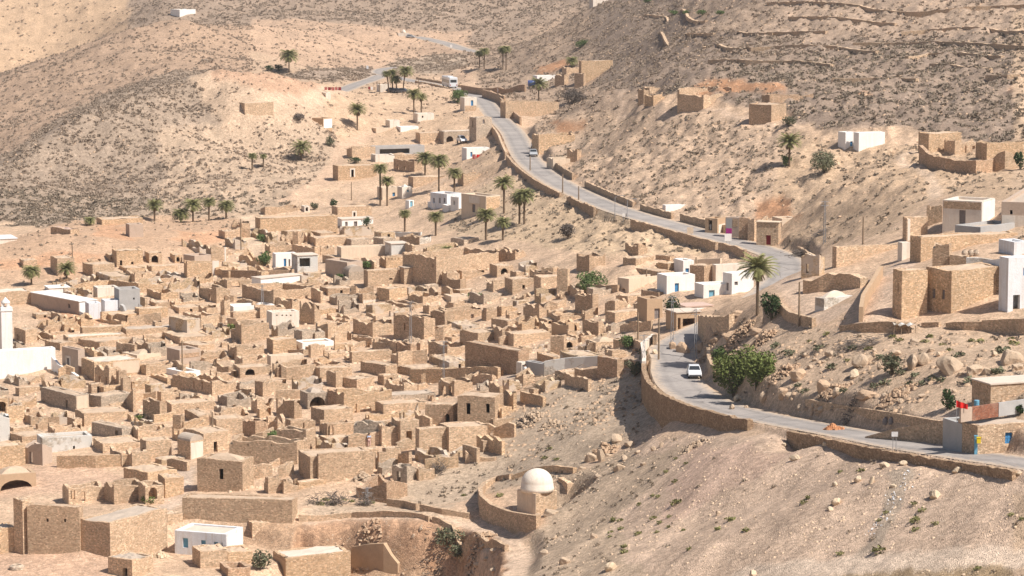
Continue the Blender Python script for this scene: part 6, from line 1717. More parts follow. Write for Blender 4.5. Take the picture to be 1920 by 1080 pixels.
for u, v, a, b in [(1560,668,28,15),(1628,678,20,16),(1680,668,34,22),(1715,643,24,14),(1731,684,22,30),(1570,742,24,28),(1526,763,15,11),(1541,771,16,13),(1500,765,14,10),(1850,702,26,16),(1865,668,14,10),(1907,694,26,22),(1391,748,13,8),(1372,768,14,11),(1400,765,10,7),(1510,668,14,9),(1528,676,12,8),(1545,680,10,7),(1650,690,15,10),(1758,690,12,9),(1800,705,16,10),(1470,690,12,8),(1455,705,10,8),(1640,660,12,9),(1700,735,18,12),(1660,745,22,14),(1730,745,16,12),(1610,745,16,12),(1760,668,14,9),(1830,720,18,12),(1880,720,14,10),(1745,660,18,10),(1520,690,15,9),(1790,735,12,8),(1690,755,14,10),(1480,745,16,10)]:
    boulder(u, v, a, b, BL, 'boulders on the hill above the near road')
for u, v, a, b, l in [(1603,707,28,21,'egg shaped pale boulder on the boulder hill left of the grey shrub'),(1613,688,30,32,'tall grey split boulder left of the big grey green shrub'),(1710,692,24,30,'tall boulder touching the right side of the grey green shrub'),(1782,700,52,34,'widest grey boulder in the middle of the boulder hill'),(1825,702,38,32,'lumpy boulder right of the widest grey boulder'),(1899,682,44,34,'dark hollowed boulder near the right edge of the boulder hill'),(1382,752,20,13,'white boulder at the foot of the large bank bush'),(1433,752,20,26,'tall orange boulder right of the large bank bush'),(1228,664,14,12,'cracked pale rock at the start of the near parapet')]:
    boulder(u, v, a, b, l, None, 'paleRock' if 'pale' in l or 'white' in l else 'rock')
for u, v, a, b, l in [(1495,712,40,34,'left eroded earth ledge of the boulder hill'),(1470,745,36,30,'lowest eroded earth ledge by the road wall'),(1545,735,40,28,'middle eroded earth ledge under the egg shaped boulder'),(1625,745,46,24,'right eroded earth ledge above the coursed road wall'),(1315,655,24,16,'rounded rock ledge right of the mud porch'),(1342,640,22,14,'second rounded rock ledge right of the mud porch'),(1375,640,38,20,'big layered rock outcrop above the near road'),(1385,590,40,14,'upper layered rock outcrop below the tall palm'),(1282,662,28,30,'steep rock face under the mud porch'),(1420,625,36,18,'right layered rock outcrop by the path wall'),(1262,655,20,26,'rock foot at the inner edge of the lane')]:
    boulder(u, v, a, b, l, None, 'ledge', 'rock_ledge')
SL = 'boulder on the rough slope between the shrine and the near bend'
for u, v, a, b in [(1155,830,26,22),(1181,838,26,20),(1147,842,14,11),(1107,866,30,21),(1127,866,18,26),(1206,872,14,10),(1160,882,24,15),(1031,966,32,20),(1112,1010,15,19),(1057,1058,26,16),(1346,966,10,16),(1140,856,16,10),(1171,862,18,12),(1195,850,12,8),(1090,880,16,10),(1120,895,18,10),(1225,845,10,10),(1040,1010,14,10),(1020,1040,16,10),(1240,838,9,12)]:
    boulder(u, v, a, b, SL, 'boulders on the rough slope')
boulder(1145,1070,24,22,'wedge shaped boulder at the bottom edge below the scree',None,'paleRock'); boulder(1412,1082,16,14,'white boulder cut by the bottom edge',None,'paleRock')
for u, v, a, b, l in [(1491,863,22,14,'pale boulder under the low retaining wall, left on the scree'),(1509,838,30,17,'flat pale boulder touching the low retaining wall'),(1547,836,15,12,'small boulder right of the flat one at the low wall'),(1470,836,14,9,'whitish boulder left of the flat one at the low wall'),(1566,911,14,10,'small boulder high on the scree left of the round pair'),(1609,903,17,15,'left round boulder of the pair on the scree'),(1635,906,13,16,'right round boulder of the pair on the scree'),(1569,946,22,17,'upper of two stacked pale boulders on the scree'),(1557,957,17,10,'lower of two stacked boulders on the scree'),(1752,934,28,20,'large lone pale boulder right of the gully'),(1661,876,24,13,'grey boulder at the head of the gully'),(1729,872,17,12,'orange boulder under the right retaining wall'),(1795,887,22,17,'whitish boulder under the right retaining wall'),(1675,914,17,10,'dark boulder in the gully'),(1694,872,16,11,'boulder between the gully and the orange one'),(1630,916,6,5,'very small stone beside the round pair'),(1912,890,14,8,'pale boulder at the right edge under the road wall')]:
    boulder(u, v, a, b, l, None, 'paleRock')
for u, v, a, b in [(905,1028,12,9),(925,1035,14,10),(912,1050,15,11),(895,1062,16,11),(925,1072,14,10),(775,1008,12,9),(790,995,11,8),(815,1003,10,7)]:
    boulder(u, v, a, b, 'rough limestone block lodged in the wall of the pit', 'rocks in the pit', 'rock')
for u, v, a, b in [(765,668,18,9),(775,672,14,8),(757,672,12,8),(784,664,10,8),(745,672,10,6)]:
    boulder(u, v, a, b, 'pale fallen stone in the heap by the round stump ruin', 'pale fallen stones by the round stump ruin', 'paleRock')
# pebbles, rubble and fallen masonry: nobody could count them
def pebble(seed):
    rng = np.random.default_rng(seed); p = rng.normal(size=(6, 3)) * .12
    V = np.array([(-.5,-.35,0),(.45,-.4,0),(.5,.4,0),(-.4,.45,0),(-.28,-.2,.5),(.3,-.22,.42),(.28,.3,.5),(-.2,.25,.38)]) + rng.normal(size=(8, 3)) * .09
    return V, np.array([(4,5,6,7),(0,1,5,4),(1,2,6,5),(2,3,7,6),(3,0,4,7)])
PB = [pebble(s) for s in range(8)]
den = np.zeros(Z.shape)
_far_side = GU > 1900
scree = (GV > 820) & (GU > 1020) & (DEPTH < 345)
den[scree] = 1.3
vill = inpoly(VIL); den[vill] = .55
hillr = (GU > 1290) & (GV > 600) & (GV < 800) & (DEPTH < 370); den[hillr] = .9
den[inpoly([(900,760),(1160,700),(1220,700),(1225,830),(1080,880),(960,880)])] = 1.6
up = (GU > 1000) & (GV < 420) & (DEPTH > 400); den[up] = .28
den[(GU < 1000) & (GV < 420) & (DEPTH < 760)] = .32
den[inpoly([(560,980),(960,1000),(950,1090),(640,1090)])] = .5
den[_far_side & (DEPTH < 480)] = .5
den[(TRACK < .2) | (ON_ROAD < .4)] = 0
HB2 = HB; HB = (TRACK < .2)
def stones(mask, nmax, lo, hi, name, label, mat, pw=2.5):
    P, _, k, tot = scatter(np.where(mask, den, 0), nmax, RNG)
    s = lo + (hi - lo) * RNG.random(len(P)) ** pw
    P[:, 2] -= s * .08
    o = bake(P, s, PB, RNG, M[mat], name, .9); o['label'] = label
stones(scree, 17000, .08, .3, 'scree_stones', 'loose stones strewn over the bare scree', 'rubble', 4)
stones(vill, 11000, .15, .8, 'village_rubble', 'fallen masonry rubble between the ruins', 'rubble' if 'rubble' in M else 'rock', 3)
stones(~scree & ~vill, 24000, .1, .6, 'hillside_stones', 'stones and small rocks lying on the slopes', 'ledge', 3)
# heaps of rubble against the ruins
def heap(u, v, wpx, hpx, label, mat='rock', n_=90, name='rubble_heap'):
    P = ground(u, v); m_ = depth_of(P) / FPX; W_, Hh = wpx * m_, hpx * m_; rng = np.random.default_rng(int(u + v * 3)); mb = MB()
    for k in range(n_):
        r = rng.random() ** .7; a = rng.random() * 6.28; x, y = r * W_ / 2 * math.cos(a), r * W_ / 2.6 * math.sin(a)
        s = rng.uniform(.18, .55); V, F = PB[rng.integers(8)]
        z = hz(P[0] + x, P[1] + y) - P[2] + max(0, (1 - r) * Hh * rng.uniform(.3, 1)) - .05
        c, q = math.cos(a * 3), math.sin(a * 3); R = np.array([[c, -q, 0], [q, c, 0], [0, 0, 1]])
        mb.add(V @ R.T * s + np.array([x, y, z]), [tuple(f) for f in F])
    o = mb.obj(name, M[mat]); o.location = P; return meta(o, label, 'rubble')
for a in [(770,640,34,12,'rubble heap at the foot of the round tower like ruin'),(775,672,26,10,'pale rubble heap beside the round stump ruin','paleRock'),(470,752,50,16,'rubble slope left of the rubble cave'),(550,775,40,10,'rubble heap between the stepped ruin and the cave'),(480,664,30,10,'rubble heap behind the tall left gable'),(100,612,50,10,'orange rubble of the crumbling ruin above the mosque'),(790,890,60,14,'rubble fan below the best kept house front'),(925,820,34,16,'spill of stones right of the best kept house'),(990,790,60,20,'stony spill below the whitewashed court'),(1130,655,40,14,'heaped rubble around the tiny square window'),(1565,535,70,16,'long heap of tumbled stones right of the road bend'),(1030,800,40,14,'rubble around the small slope ruin'),(680,900,40,18,'fallen stones below the terrace wall gap'),(540,910,40,12,'fallen stones between the two ragged pillars'),(885,1058,90,22,'brown rock debris on the right side of the pit','ledge',170),(690,1010,60,12,'earth clods at the back of the pit','ledge',80),(1330,655,50,18,'rough rock debris beside the lane under the mud porch','ledge',140),(1380,640,70,24,'rough broken rock below the tall palm','ledge',180),(1430,640,60,20,'rocky debris left of the sandy path wall','ledge',140),(1470,700,60,20,'earthy rock debris at the left of the boulder hill','ledge',150),(1560,740,80,20,'earthy rock debris above the coursed road wall','ledge',170),(1680,745,80,18,'loose rock bank in the middle of the boulder hill','ledge',170),(1130,850,60,20,'rock debris on the bank above the shrine','ledge',140),(1300,838,60,8,'stones along the foot of the tall retaining wall','rock',60),(300,1045,30,14,'dry stones by the white house corner','paleRock'),(1562,806,36,10,'heap of orange red bricks beside the near road','brick')]:
    if len(a) > 5 and a[5] == 'brick' and 'brick' not in M: M['brick'] = mat_plain('orange_red_brick', (.50,.24,.12), .2, scale=4)
    heap(*a)
def litter():
    rng = np.random.default_rng(5); C = []
    for k in range(90):
        f = rng.random(); u = 1708 - 78 * f ** 1.1 + rng.normal() * (9 - 4 * f); v = 880 + 130 * f + rng.normal() * 4
        P = ground(u, v); C.append((P[0], P[1], P[2] + .06))
    V, F = quads_cloud(np.array(C), .13 + .16 * rng.random(len(C)), rng); o = link('litter', mesh_np('litter', V, F, M['bluewhite'])); o['kind'] = 'stuff'; o['label'] = 'scraps of pale litter strewn down the gully'
litter()
# brushwood piles
def brush(u, v, wpx, hpx, label, n_=70, long=False, col='twig'):
    P = ground(u, v); m_ = depth_of(P) / FPX; W_, Hh = wpx * m_, hpx * m_; rng = np.random.default_rng(int(u * 2 + v)); mb = MB()
    for k in range(n_):
        a = rng.random() * 6.28; x, y = rng.normal() * W_ * .22, rng.normal() * min(W_, Hh * 2.5) * .2
        z = abs(rng.normal()) * Hh * .35; L = rng.uniform(.25, .55) * (W_ * .5 if long else max(Hh, W_ * .4))
        e = rng.uniform(-.2, .9) if not long else rng.uniform(-.15, .3); a = a if not long else rng.normal() * .35
        d = np.array([math.cos(a) * math.cos(e), math.sin(a) * math.cos(e), math.sin(e)])
        b = rng.normal(size=3) * L * .12; p = np.array([x, y, max(.02, z)]); p[2] += hz(P[0] + x, P[1] + y) - P[2]
        mb.tube([p, p + d * L * .5 + b, p + d * L], [.035, .028, .012], 4, False)
    o = mb.obj('brushwood_pile', M[col]); o.location = P; return meta(o, label, 'brushwood')
for a in [(1580,655,56,20,'grey brushwood pile on top of the boulder hill',90,True),(1620,652,60,22,'larger brushwood pile right of it on the boulder hill',110,True),(1597,770,52,18,'dark brushwood pile above the coursed road wall',120),(630,946,46,28,'dense dark brushwood pile beside the path',150),(590,945,34,22,'loose stick pile left of the dense brushwood',60),(685,948,36,34,'thorny brushwood behind the steel lattice pole',100),(822,886,30,24,'dark thorn heap on the rubble slope',120),(1022,722,110,24,'long heap of bleached palm wood below the white wall',130,True,'wood'),(810,1078,60,20,'dark branches at the bottom of the pit',80,True),(1908,710,24,14,'dark brushwood at the right edge of the boulder hill',70),(415,598+16,16,10,'small thorn heap between the stone houses',50),(205,543,28,10,'brushwood heaped on the cream block roof',60),(640,858,22,10,'thin brush heap behind the curved lit front',40),(650,243,28,12,'grey thorn heap by the sandy flat',60),(300,592,24,12,'dark brush heap left of the little arch',60),(1510,475,90,16,'grey brush strip behind the roadside wall',160,True)]:
    brush(*a)
# ------------------------------------------------------------------ poles, signs, vehicles, people
def pole(u, v, hpx, label, lamp=False, mat='wood'):
    P = ground(u, v); m_ = depth_of(P) / FPX; Hh = hpx * m_
    if not lamp:
        mb = MB(); mb.tube([(0, 0, -.4), (0, 0, Hh)], [.13, .09], 8)
        o = mb.obj('utility_pole', M[mat]); o.location = P; meta(o, label, 'utility pole'); return P + np.array([0, 0, Hh])
    e = empty('street_lamp', P, label, 'street lamp')
    mb = MB(); mb.tube([(0, 0, -.4), (0, 0, Hh)], [.07, .05], 6); mb.obj('post', M['metal'], e)
    mb = MB(); mb.tube([(0, 0, Hh), (.4, -.1, Hh + .3), (1.1, -.3, Hh + .35)], .035, 5); mb.obj('arm', M['metal'], e)
    mb = MB(); mb.box((1.0, -.38, Hh + .28), (.5, -.1, 0), (.04, .18, 0), (0, 0, .1)); mb.obj('lamp_head', M['metal'], e)
for a in [(1196,653,68,'wooden pole at the lane mouth left of the parapet'),(1235,674,78,'wooden pole standing behind the near parapet'),(1498,612,84,'slim wooden pole on the sandy path'),(342,690,52,'wooden pole by the lilac grey house'),(399,834,62,'thin pole above the vaulted house'),(452,470,60,'pole at the top of the sandy track'),(659,375,34,'thin pole below the ochre house'),(1212,530,26,'thin pole on the dark walled flat roof'),(431,1034,34,'thin pole on the white house with blue shutters'),(1305,508,26,'thin pole behind the narrow white house'),(994,320,28,'thin road pole below the silver car'),(1055,362,36,'thin road pole at the middle stretch'),(1085,375,26,'short road pole on the uphill wall'),(1545,440,30,'thin pole on the bare slope'),(1618,458,52,'thin dark pole behind the yard wall'),(712,176,20,'far thin pole near the parking place'),(785,176,30,'far pole beside the bus road'),(136,490,30,'thin pole on the orange mound'),(1435,455,26,'shop front pole by the dark red door')]:
    pole(*a)
pole(1153,406,36,'street lamp on the uphill side of the middle road',True); pole(1176,410,34,'second street lamp on the downhill side of the road',True)
def lattice(u, v, hpx, wpx, label):
    P = ground(u, v); m_ = depth_of(P) / FPX; Hh, w_ = hpx * m_, wpx * m_ / 2
    e = empty('lattice_pole', P, label, 'lattice pole', 'steel lattice poles'); mb = MB(); t = .6
    for sx in (-1, 1):
        for sy in (-1, 1): mb.tube([(sx * w_, sy * w_, -.3), (sx * w_ * t, sy * w_ * t, Hh)], .028, 4)
    mb.obj('uprights', M['metal'], e); mb = MB(); n_ = int(Hh / .55)
    for i in range(n_):
        f0, f1 = 1 - (1 - t) * i / n_, 1 - (1 - t) * (i + 1) / n_; z0, z1 = Hh * i / n_, Hh * (i + 1) / n_
        for s in (-1, 1):
            g = 1 if i % 2 else -1
            mb.tube([(-g * w_ * f0, s * w_ * f0, z0), (g * w_ * f1, s * w_ * f1, z1)], .016, 3, False); mb.tube([(s * w_ * f0, -g * w_ * f0, z0), (s * w_ * f1, g * w_ * f1, z1)], .016, 3, False)
    mb.obj('bracing', M['metal'], e); mb = MB()
    for z in (Hh - .15, Hh - .7): mb.tube([(-.55, 0, z), (.55, 0, z)], .03, 4)
    mb.obj('cross_arms', M['metal'], e); return P + np.array([0, 0, Hh])
LT = [lattice(1260,650,96,5,'lattice pole in front of the feathery tree'),lattice(1304,672,94,5,'lattice pole behind the white car'),lattice(1207,726,100,5,'lattice pole at the foot of the near parapet'),lattice(847-160+1,948,36,5,'short lattice pole in the ruin gap'),lattice(770,646,82,4,'tall thin lattice pole before the round tower like ruin'),lattice(1546,456,80,4,'lattice pole on the slope behind the shops'),lattice(492,574,40,4,'short lattice pole before the largest dark ruin wall'),lattice(832,720,82,3,'thin lattice pole above the portal ruin')]
def wire(a, b, label, sag=1.2):
    mb = MB(); mb.tube([a + (b - a) * f - np.array([0, 0, sag * 4 * f * (1 - f)]) for f in np.linspace(0, 1, 14)], .018, 3, False)
    o = mb.obj('overhead_wire', M['black']); meta(o, label, 'wire')
wire(LT[0], LT[1], 'overhead wire from the feathery tree to the white car'); wire(LT[2], LT[1], 'overhead wire crossing the near road'); wire(LT[4], LT[7], 'thin overhead wire in the village middle')
def sign(u, v, hpx, wpx, bpx, label, mat='white', legs=2):
    P = ground(u, v); m_ = depth_of(P) / FPX; Hh, W_, B_ = hpx * m_, wpx * m_, bpx * m_
    e = empty('road_sign', P, label, 'road sign'); mb = MB()
    for x in ((-W_ * .25, W_ * .25) if legs == 2 else (0,)): mb.tube([(x, .02, -.3), (x, .02, Hh)], .03, 5)
    mb.obj('legs', M['metal'], e); mb = MB(); mb.box((-W_ / 2, -.05, Hh - B_), (W_, 0, 0), (0, .04, 0), (0, 0, B_)); mb.obj('board', M[mat], e)
sign(1677,846,37,12,9,'white sign board on two tall legs beside the near road','bluewhite'); sign(1365,462,24,13,14,'white road board near the shops'); sign(1294,446,20,12,12,'pinkish road board left of the shops','cream'); sign(1171,414,14,8,6,'small white board on the downhill road wall'); sign(846,92,8,4,5,'tiny round sign on the distant road'); sign(689,133,10,4,6,'small bluish sign at the far junction','bluewhite'); sign(923,176,10,6,6,'left white box on the reddish wall'); sign(936,176,10,7,7,'right white box on the reddish wall')
def mat_car(name, c):
    m, nt_, b = newmat(name); b.inputs['Base Color'].default_value = (*c, 1); b.inputs['Roughness'].default_value = .3; b.inputs['Specular IOR Level'].default_value = .5; b.inputs['Coat Weight'].default_value = .3
    return m
M['carwhite'] = mat_car('white_car_paint', (.72,.73,.74)); M['carsilver'] = mat_car('silver_car_paint', (.42,.43,.44)); M['carglass'] = mat_car('dark_car_glass', (.025,.03,.035)); M['buswhite'] = mat_car('white_bus_paint', (.66,.68,.70)); M['cargrey'] = mat_car('dark_grey_car_paint', (.09,.09,.10)); M['lamp'] = mat_car('headlamp_glass', (.6,.6,.58)); M['taillamp'] = mat_car('tail_lamp_red', (.35,.02,.02)); M['carblue'] = mat_car('blue_tank_paint', (.04,.11,.42))
def car(P, head, label, paint='carwhite', s=1.0, tall=1.):
    """hatchback; head = plan direction of its nose"""
    e = empty('parked_car', P, label, 'car'); e.rotation_euler = (0, 0, math.atan2(head[1], head[0])); e.scale = (s, s, s * tall)
    prof = [(-1.85,.35),(-1.9,.62),(-1.82,.88),(-1.5,.92),(-1.25,1.34),(-.9,1.42),(.15,1.4),(.85,.93),(1.7,.78),(1.86,.6),(1.88,.35)]
    W_ = lambda z: .80 - max(0, z - .85) * .32
    mb = MB(); n_ = len(prof); vs = [(x, -W_(z), z) for x, z in prof] + [(x, W_(z), z) for x, z in prof]
    mb.add(vs, [(i, i + 1, n_ + i + 1, n_ + i) for i in range(n_ - 1)] + [(n_ - 1, 0, n_, 2 * n_ - 1), tuple(range(n_ - 1, -1, -1)), tuple(range(n_, 2 * n_))])
    bo = mb.obj('body', M[paint], e)
    bo.modifiers.new('bevel', 'BEVEL').width = .05; bo.modifiers['bevel'].segments = 2
    def pane(nm, pts, mt='carglass'):
        q = MB(); c = np.array(pts, float); nn = np.cross(c[1] - c[0], c[2] - c[0]); nn /= np.linalg.norm(nn); k = len(c)
        o_ = c + nn * .006; i_ = c - nn * .02
        q.add(list(o_) + list(i_), [tuple(range(k)), tuple(range(2 * k - 1, k - 1, -1))] + [(a, k + a, k + (a + 1) % k, (a + 1) % k) for a in range(k)]); q.obj(nm, M[mt], e)
    pane('windscreen', [(.80,-.68,.97),(.80,.68,.97),(.22,.57,1.36),(.22,-.57,1.36)]); pane('rear_window', [(-1.47,.66,.97),(-1.47,-.66,.97),(-1.27,-.56,1.30),(-1.27,.56,1.30)])
    for sg in (-1, 1):
        y0, y1 = sg * (W_(.93) + .002), sg * (W_(1.33) + .002)
        for x in (((.66, .1), (-.35, -.35)), ((-.42, -.42), (-1.35, -1.18))):
            p4 = [(x[0][0], y0, .95), (x[0][1], y1, 1.32), (x[1][1], y1, 1.32), (x[1][0], y0, .95)]
            pane('side_window', p4 if sg > 0 else p4[::-1])
        pane('headlight', [(1.80,sg*.72-.13,.60),(1.80,sg*.72+.0,.60),(1.76,sg*.72+.0,.74),(1.76,sg*.72-.13,.74)] if sg > 0 else [(1.80,sg*.72,.60),(1.80,sg*.72+.13,.60),(1.76,sg*.72+.13,.74),(1.76,sg*.72,.74)], 'lamp')
        pane('tail_light', [(-1.91,sg*.68+.08,.65),(-1.91,sg*.68-.08,.65),(-1.87,sg*.68-.08,.85),(-1.87,sg*.68+.08,.85)], 'taillamp')
        for x in (-1.2, 1.2):
            q = MB(); q.tube([(x, sg * .62, .3), (x, sg * .82, .3)], .3, 14); w_ = q.obj('wheel', M['black'], e)
            q = MB(); q.tube([(x, sg * .80, .3), (x, sg * .835, .3)], .17, 12); q.obj('rim', M['metal'], w_)
    q = MB(); q.box((1.83, -.7, .36), (.1, 0, 0), (0, 1.4, 0), (0, 0, .17)); q.box((-1.97, -.7, .38), (.1, 0, 0), (0, 1.4, 0), (0, 0, .17)); q.obj('bumpers', M['cargrey'], e)
    return e
def road_at(u, v, off=0):
    i = int(np.argmin(np.hypot(*(_ru - np.array((u, v))).T))); return np.array([*(ROAD[i, :2] + _rn[i] * off), ROAD[i, 2] + .05]), _rt[i]
p, t = road_at(1278, 703, -2.0); car(p, -t, 'white hatchback parked facing downhill at the near bend', s=.97)
p, t = road_at(990, 290, -1.6); car(p, -t, 'silver car on the middle road beside the stone house', 'carsilver')
p, t = road_at(982, 276, -3.0); car(p, -t, 'white car parked behind the silver car', 'carwhite')
for u, v, pt, l, tl in [(866,268,'carwhite','white van parked at the arched gate',1.3),(736,173,'cargrey','dark car at the left of the parking place',1.),(747,174,'carsilver','grey car in the middle of the parking place',1.),(757,174,'cargrey','dark car at the right of the parking place',1.),(770,71,'carsilver','far grey car beside the distant white shrine',1.)]:
    P = ground(u, v); car(P, np.array([.35, -.94]) if pt == 'carwhite' else np.array([.95, -.3]), l, pt, .95, tl)
def bus():
    p, t = road_at(843, 164, 0); e = empty('bus', p, 'white coach driving away on the upper road', 'bus'); e.rotation_euler = (0, 0, math.atan2(-t[1], -t[0]) if False else math.atan2(t[1], t[0]))
    L, W_, Hh = 11.5, 2.5, 3.3; mb = MB(); mb.box((-L / 2, -W_ / 2, .45), (L, 0, 0), (0, W_, 0), (0, 0, Hh - .45)); b = mb.obj('body', M['buswhite'], e); b.modifiers.new('bevel', 'BEVEL').width = .18; b.modifiers['bevel'].segments = 3
    for sg in (-1, 1):
        for k in range(8):
            mb = MB(); mb.box((-L / 2 + .4 + k * 1.36, sg * (W_ / 2 - .02) - .012, 1.55), (1.2, 0, 0), (0, .035, 0), (0, 0, .95)); mb.obj('side_window', M['carglass'], e)
        for x in (-3.4, 3.9):
            mb = MB(); mb.tube([(x, sg * (W_ / 2 - .3), .48), (x, sg * (W_ / 2 + .02), .48)], .48, 14); w_ = mb.obj('wheel', M['black'], e)
            mb = MB(); mb.tube([(x, sg * (W_ / 2), .48), (x, sg * (W_ / 2 + .035), .48)], .24, 10); mb.obj('rim', M['metal'], w_)
        mb = MB(); mb.box((-L / 2 - .015, sg * .95 - .12, .8), (.03, 0, 0), (0, .24, 0), (0, 0, .4)); mb.obj('tail_light', M['taillamp'], e)
    mb = MB(); mb.box((-L / 2 - .012, -.95, 1.75), (.03, 0, 0), (0, 1.9, 0), (0, 0, .85)); mb.obj('rear_window', M['carglass'], e)
    mb = MB(); mb.box((L / 2 - .012, -1.05, 1.25), (.03, 0, 0), (0, 2.1, 0), (0, 0, 1.5)); mb.obj('windscreen', M['carglass'], e)
    mb = MB(); mb.box((-1.5, -.8, Hh), (3, 0, 0), (0, 1.6, 0), (0, 0, .18)); mb.obj('roof_hatch', M['buswhite'], e)
bus()
M['skin'] = mat_plain('skin', (.36,.20,.13), .05); M['hair'] = mat_plain('dark_hair', (.02,.015,.012), .1); M['shirtblue'] = mat_plain('pale_blue_shirt', (.45,.55,.72), .08); M['whitecloth'] = mat_plain('white_cloth', (.75,.74,.72), .05); M['pinkcloth'] = mat_plain('pale_pink_trousers', (.62,.42,.38), .06); M['orangecloth'] = mat_plain('orange_cloth', (.62,.27,.14), .06)
def person(P, hgt, face, label, top, bottom, robe=False):
    """one continuous skinned body; clothes follow it"""
    e = empty('person', P, label, 'person'); e.rotation_euler = (0, 0, face); s = hgt / 1.72
    J = [(0,0,.95),(0,0,1.15),(0,0,1.38),(0,.0,1.47),(0,-.01,1.60),(0,-.01,1.70), (.09,0,.90),(.11,-.02,.50),(.11,.04,.08),(.11,-.12,.03), (-.09,0,.90),(-.12,.06,.50),(-.12,.10,.08),(-.12,-.06,.03), (.17,0,1.38),(.23,.03,1.12),(.22,-.05,.88),(.22,-.08,.80), (-.17,0,1.38),(-.24,.03,1.12),(-.23,-.04,.88),(-.23,-.07,.80)]
    E = [(0,1),(1,2),(2,3),(3,4),(4,5),(0,6),(6,7),(7,8),(8,9),(0,10),(10,11),(11,12),(12,13),(2,14),(14,15),(15,16),(16,17),(2,18),(18,19),(19,20),(20,21)]
    Rd = [.14,.13,.15,.06,.095,.07,.095,.065,.045,.04,.095,.065,.045,.04,.065,.05,.035,.03,.065,.05,.035,.03]
    def skin(nm, ids, mt, grow, root):
        mp = {j: i for i, j in enumerate(ids)}; me = bpy.data.meshes.new(nm)
        me.from_pydata([tuple(q * s for q in J[j]) for j in ids], [(mp[a], mp[b]) for a, b in E if a in mp and b in mp], []); me.materials.append(M[mt])
        o = link(nm, me, e); md = o.modifiers.new('skin', 'SKIN'); sv_ = me.skin_vertices[0].data
        for i, j in enumerate(ids): sv_[i].radius = (Rd[j] * s * grow, Rd[j] * s * grow * .85); sv_[i].use_root = j == root
        o.modifiers.new('sub', 'SUBSURF').levels = 1; o.modifiers['sub'].render_levels = 2; return o
    body = skin('body', list(range(22)), 'skin', 1.0, 0)
    skin('shirt', [1, 2, 14, 15, 18, 19], top, 1.14, 2)
    if robe:
        mb = MB(); mb.lathe([(.01, .12 * s), (.24 * s, .12 * s), (.21 * s, .6 * s), (.19 * s, 1.0 * s), (.21 * s, 1.3 * s), (.1 * s, 1.43 * s)], 12); mb.obj('robe', M[bottom], e, None, True)
    else: skin('trousers', [0, 6, 7, 8, 10, 11, 12], bottom, 1.16, 0)
    mb = MB(); mb.lathe([(.1 * s, 1.60 * s), (.112 * s, 1.66 * s), (.1 * s, 1.73 * s), (.05 * s, 1.775 * s), (.005, 1.78 * s)], 10, (0, .012 * s, 0)); mb.obj('hair', M['hair'], e, None, True)
    for sx in (-.035, .035):
        mb = MB(); mb.lathe([(.001, -.014 * s), (.014 * s, 0), (.001, .014 * s)], 6, (sx * s, -.098 * s, 1.635 * s)); mb.obj('eye', M['hair'], e)
    mb = MB(); mb.add([(-.016 * s, -.092 * s, 1.59 * s), (.016 * s, -.092 * s, 1.59 * s), (0, -.125 * s, 1.60 * s), (0, -.095 * s, 1.635 * s)], [(0, 1, 2), (0, 2, 3), (1, 3, 2), (0, 3, 1)]); mb.obj('nose', M['skin'], e)
    for sg in (-1, 1):   # hands: a palm with four unequal bent fingers and a thumb
        hx, hy, hz_ = sg * .225 * s, -.075 * s, .80 * s; mb = MB()
        mb.box((hx - .018 * s, hy - .035 * s, hz_ - .08 * s), (.032 * s, 0, 0), (0, .075 * s, 0), (0, 0, .10 * s))
        for i, ln in enumerate((.06, .072, .068, .052)):
            y = hy - .028 * s + i * .02 * s; mb.tube([(hx, y, hz_ - .08 * s), (hx - sg * .006 * s, y, hz_ - (.08 + ln * .55) * s), (hx - sg * .022 * s, y, hz_ - (.08 + ln) * s)], [.009 * s, .0085 * s, .006 * s], 5)
        mb.tube([(hx, hy - .036 * s, hz_ - .02 * s), (hx - sg * .012 * s, hy - .062 * s, hz_ - .055 * s), (hx - sg * .016 * s, hy - .062 * s, hz_ - .085 * s)], [.011 * s, .009 * s, .007 * s], 5)
        mb.obj('hand', M['skin'], e)
person(ground(692, 838), 1.7, math.radians(200), 'person in pale blue top and pink trousers standing on the terrace', 'shirtblue', 'pinkcloth')
person(ground(985, 708), 1.75, math.radians(20), 'person in a white robe by the pale door pillar', 'whitecloth', 'whitecloth', True)
person(ground(1429, 459), 1.65, math.radians(150), 'person in white top and orange skirt outside the red doored shop', 'whitecloth', 'orangecloth', True)
person(ground(1332, 436), 1.6, math.radians(30), 'person in white at the mud kiosk doorway', 'whitecloth', 'whitecloth', True)
# small things
def put(name, mb, mat, P, label, cat): o = mb.obj(name, M[mat]); o.location = P; return meta(o, label, cat)
def flag(u, v, hpx, wpx, fpx, label, dirx=1):
    P = ground(u, v); m_ = depth_of(P) / FPX; e = empty('flag', P, label, 'flag')
    mb = MB(); mb.tube([(0, 0, 0), (0, 0, hpx * m_)], .025, 5); mb.obj('staff', M['metal'], e)
    mb = MB(); k = 8; W_, F_ = wpx * m_, fpx * m_; top = hpx * m_
    vs = [(dirx * W_ * i / k, .12 * math.sin(i * 1.4) * i / k + q, top - j * F_ * (1 - .75 * i / k) - .35 * F_ * i / k) for q in (0, .012) for i in range(k + 1) for j in (0, 1)]
    n_ = 2 * (k + 1); fs = [(2 * i, 2 * i + 1, 2 * i + 3, 2 * i + 2) for i in range(k)] + [(n_ + 2 * i, n_ + 2 * i + 2, n_ + 2 * i + 3, n_ + 2 * i + 1) for i in range(k)]
    mb.add(vs, fs); mb.obj('cloth', M['redcloth'], e)
flag(1366, 520, 24, 10, 9, 'red flag flying over the white house by the tall palm'); 
def at_house(u, v, tt): return at_t(u, v, tt)
Pg = ground(1832, 853); T0 = depth_of(Pg)
def shelf(u, v, dt=2.5): return at_t(u, v, T0 + dt)
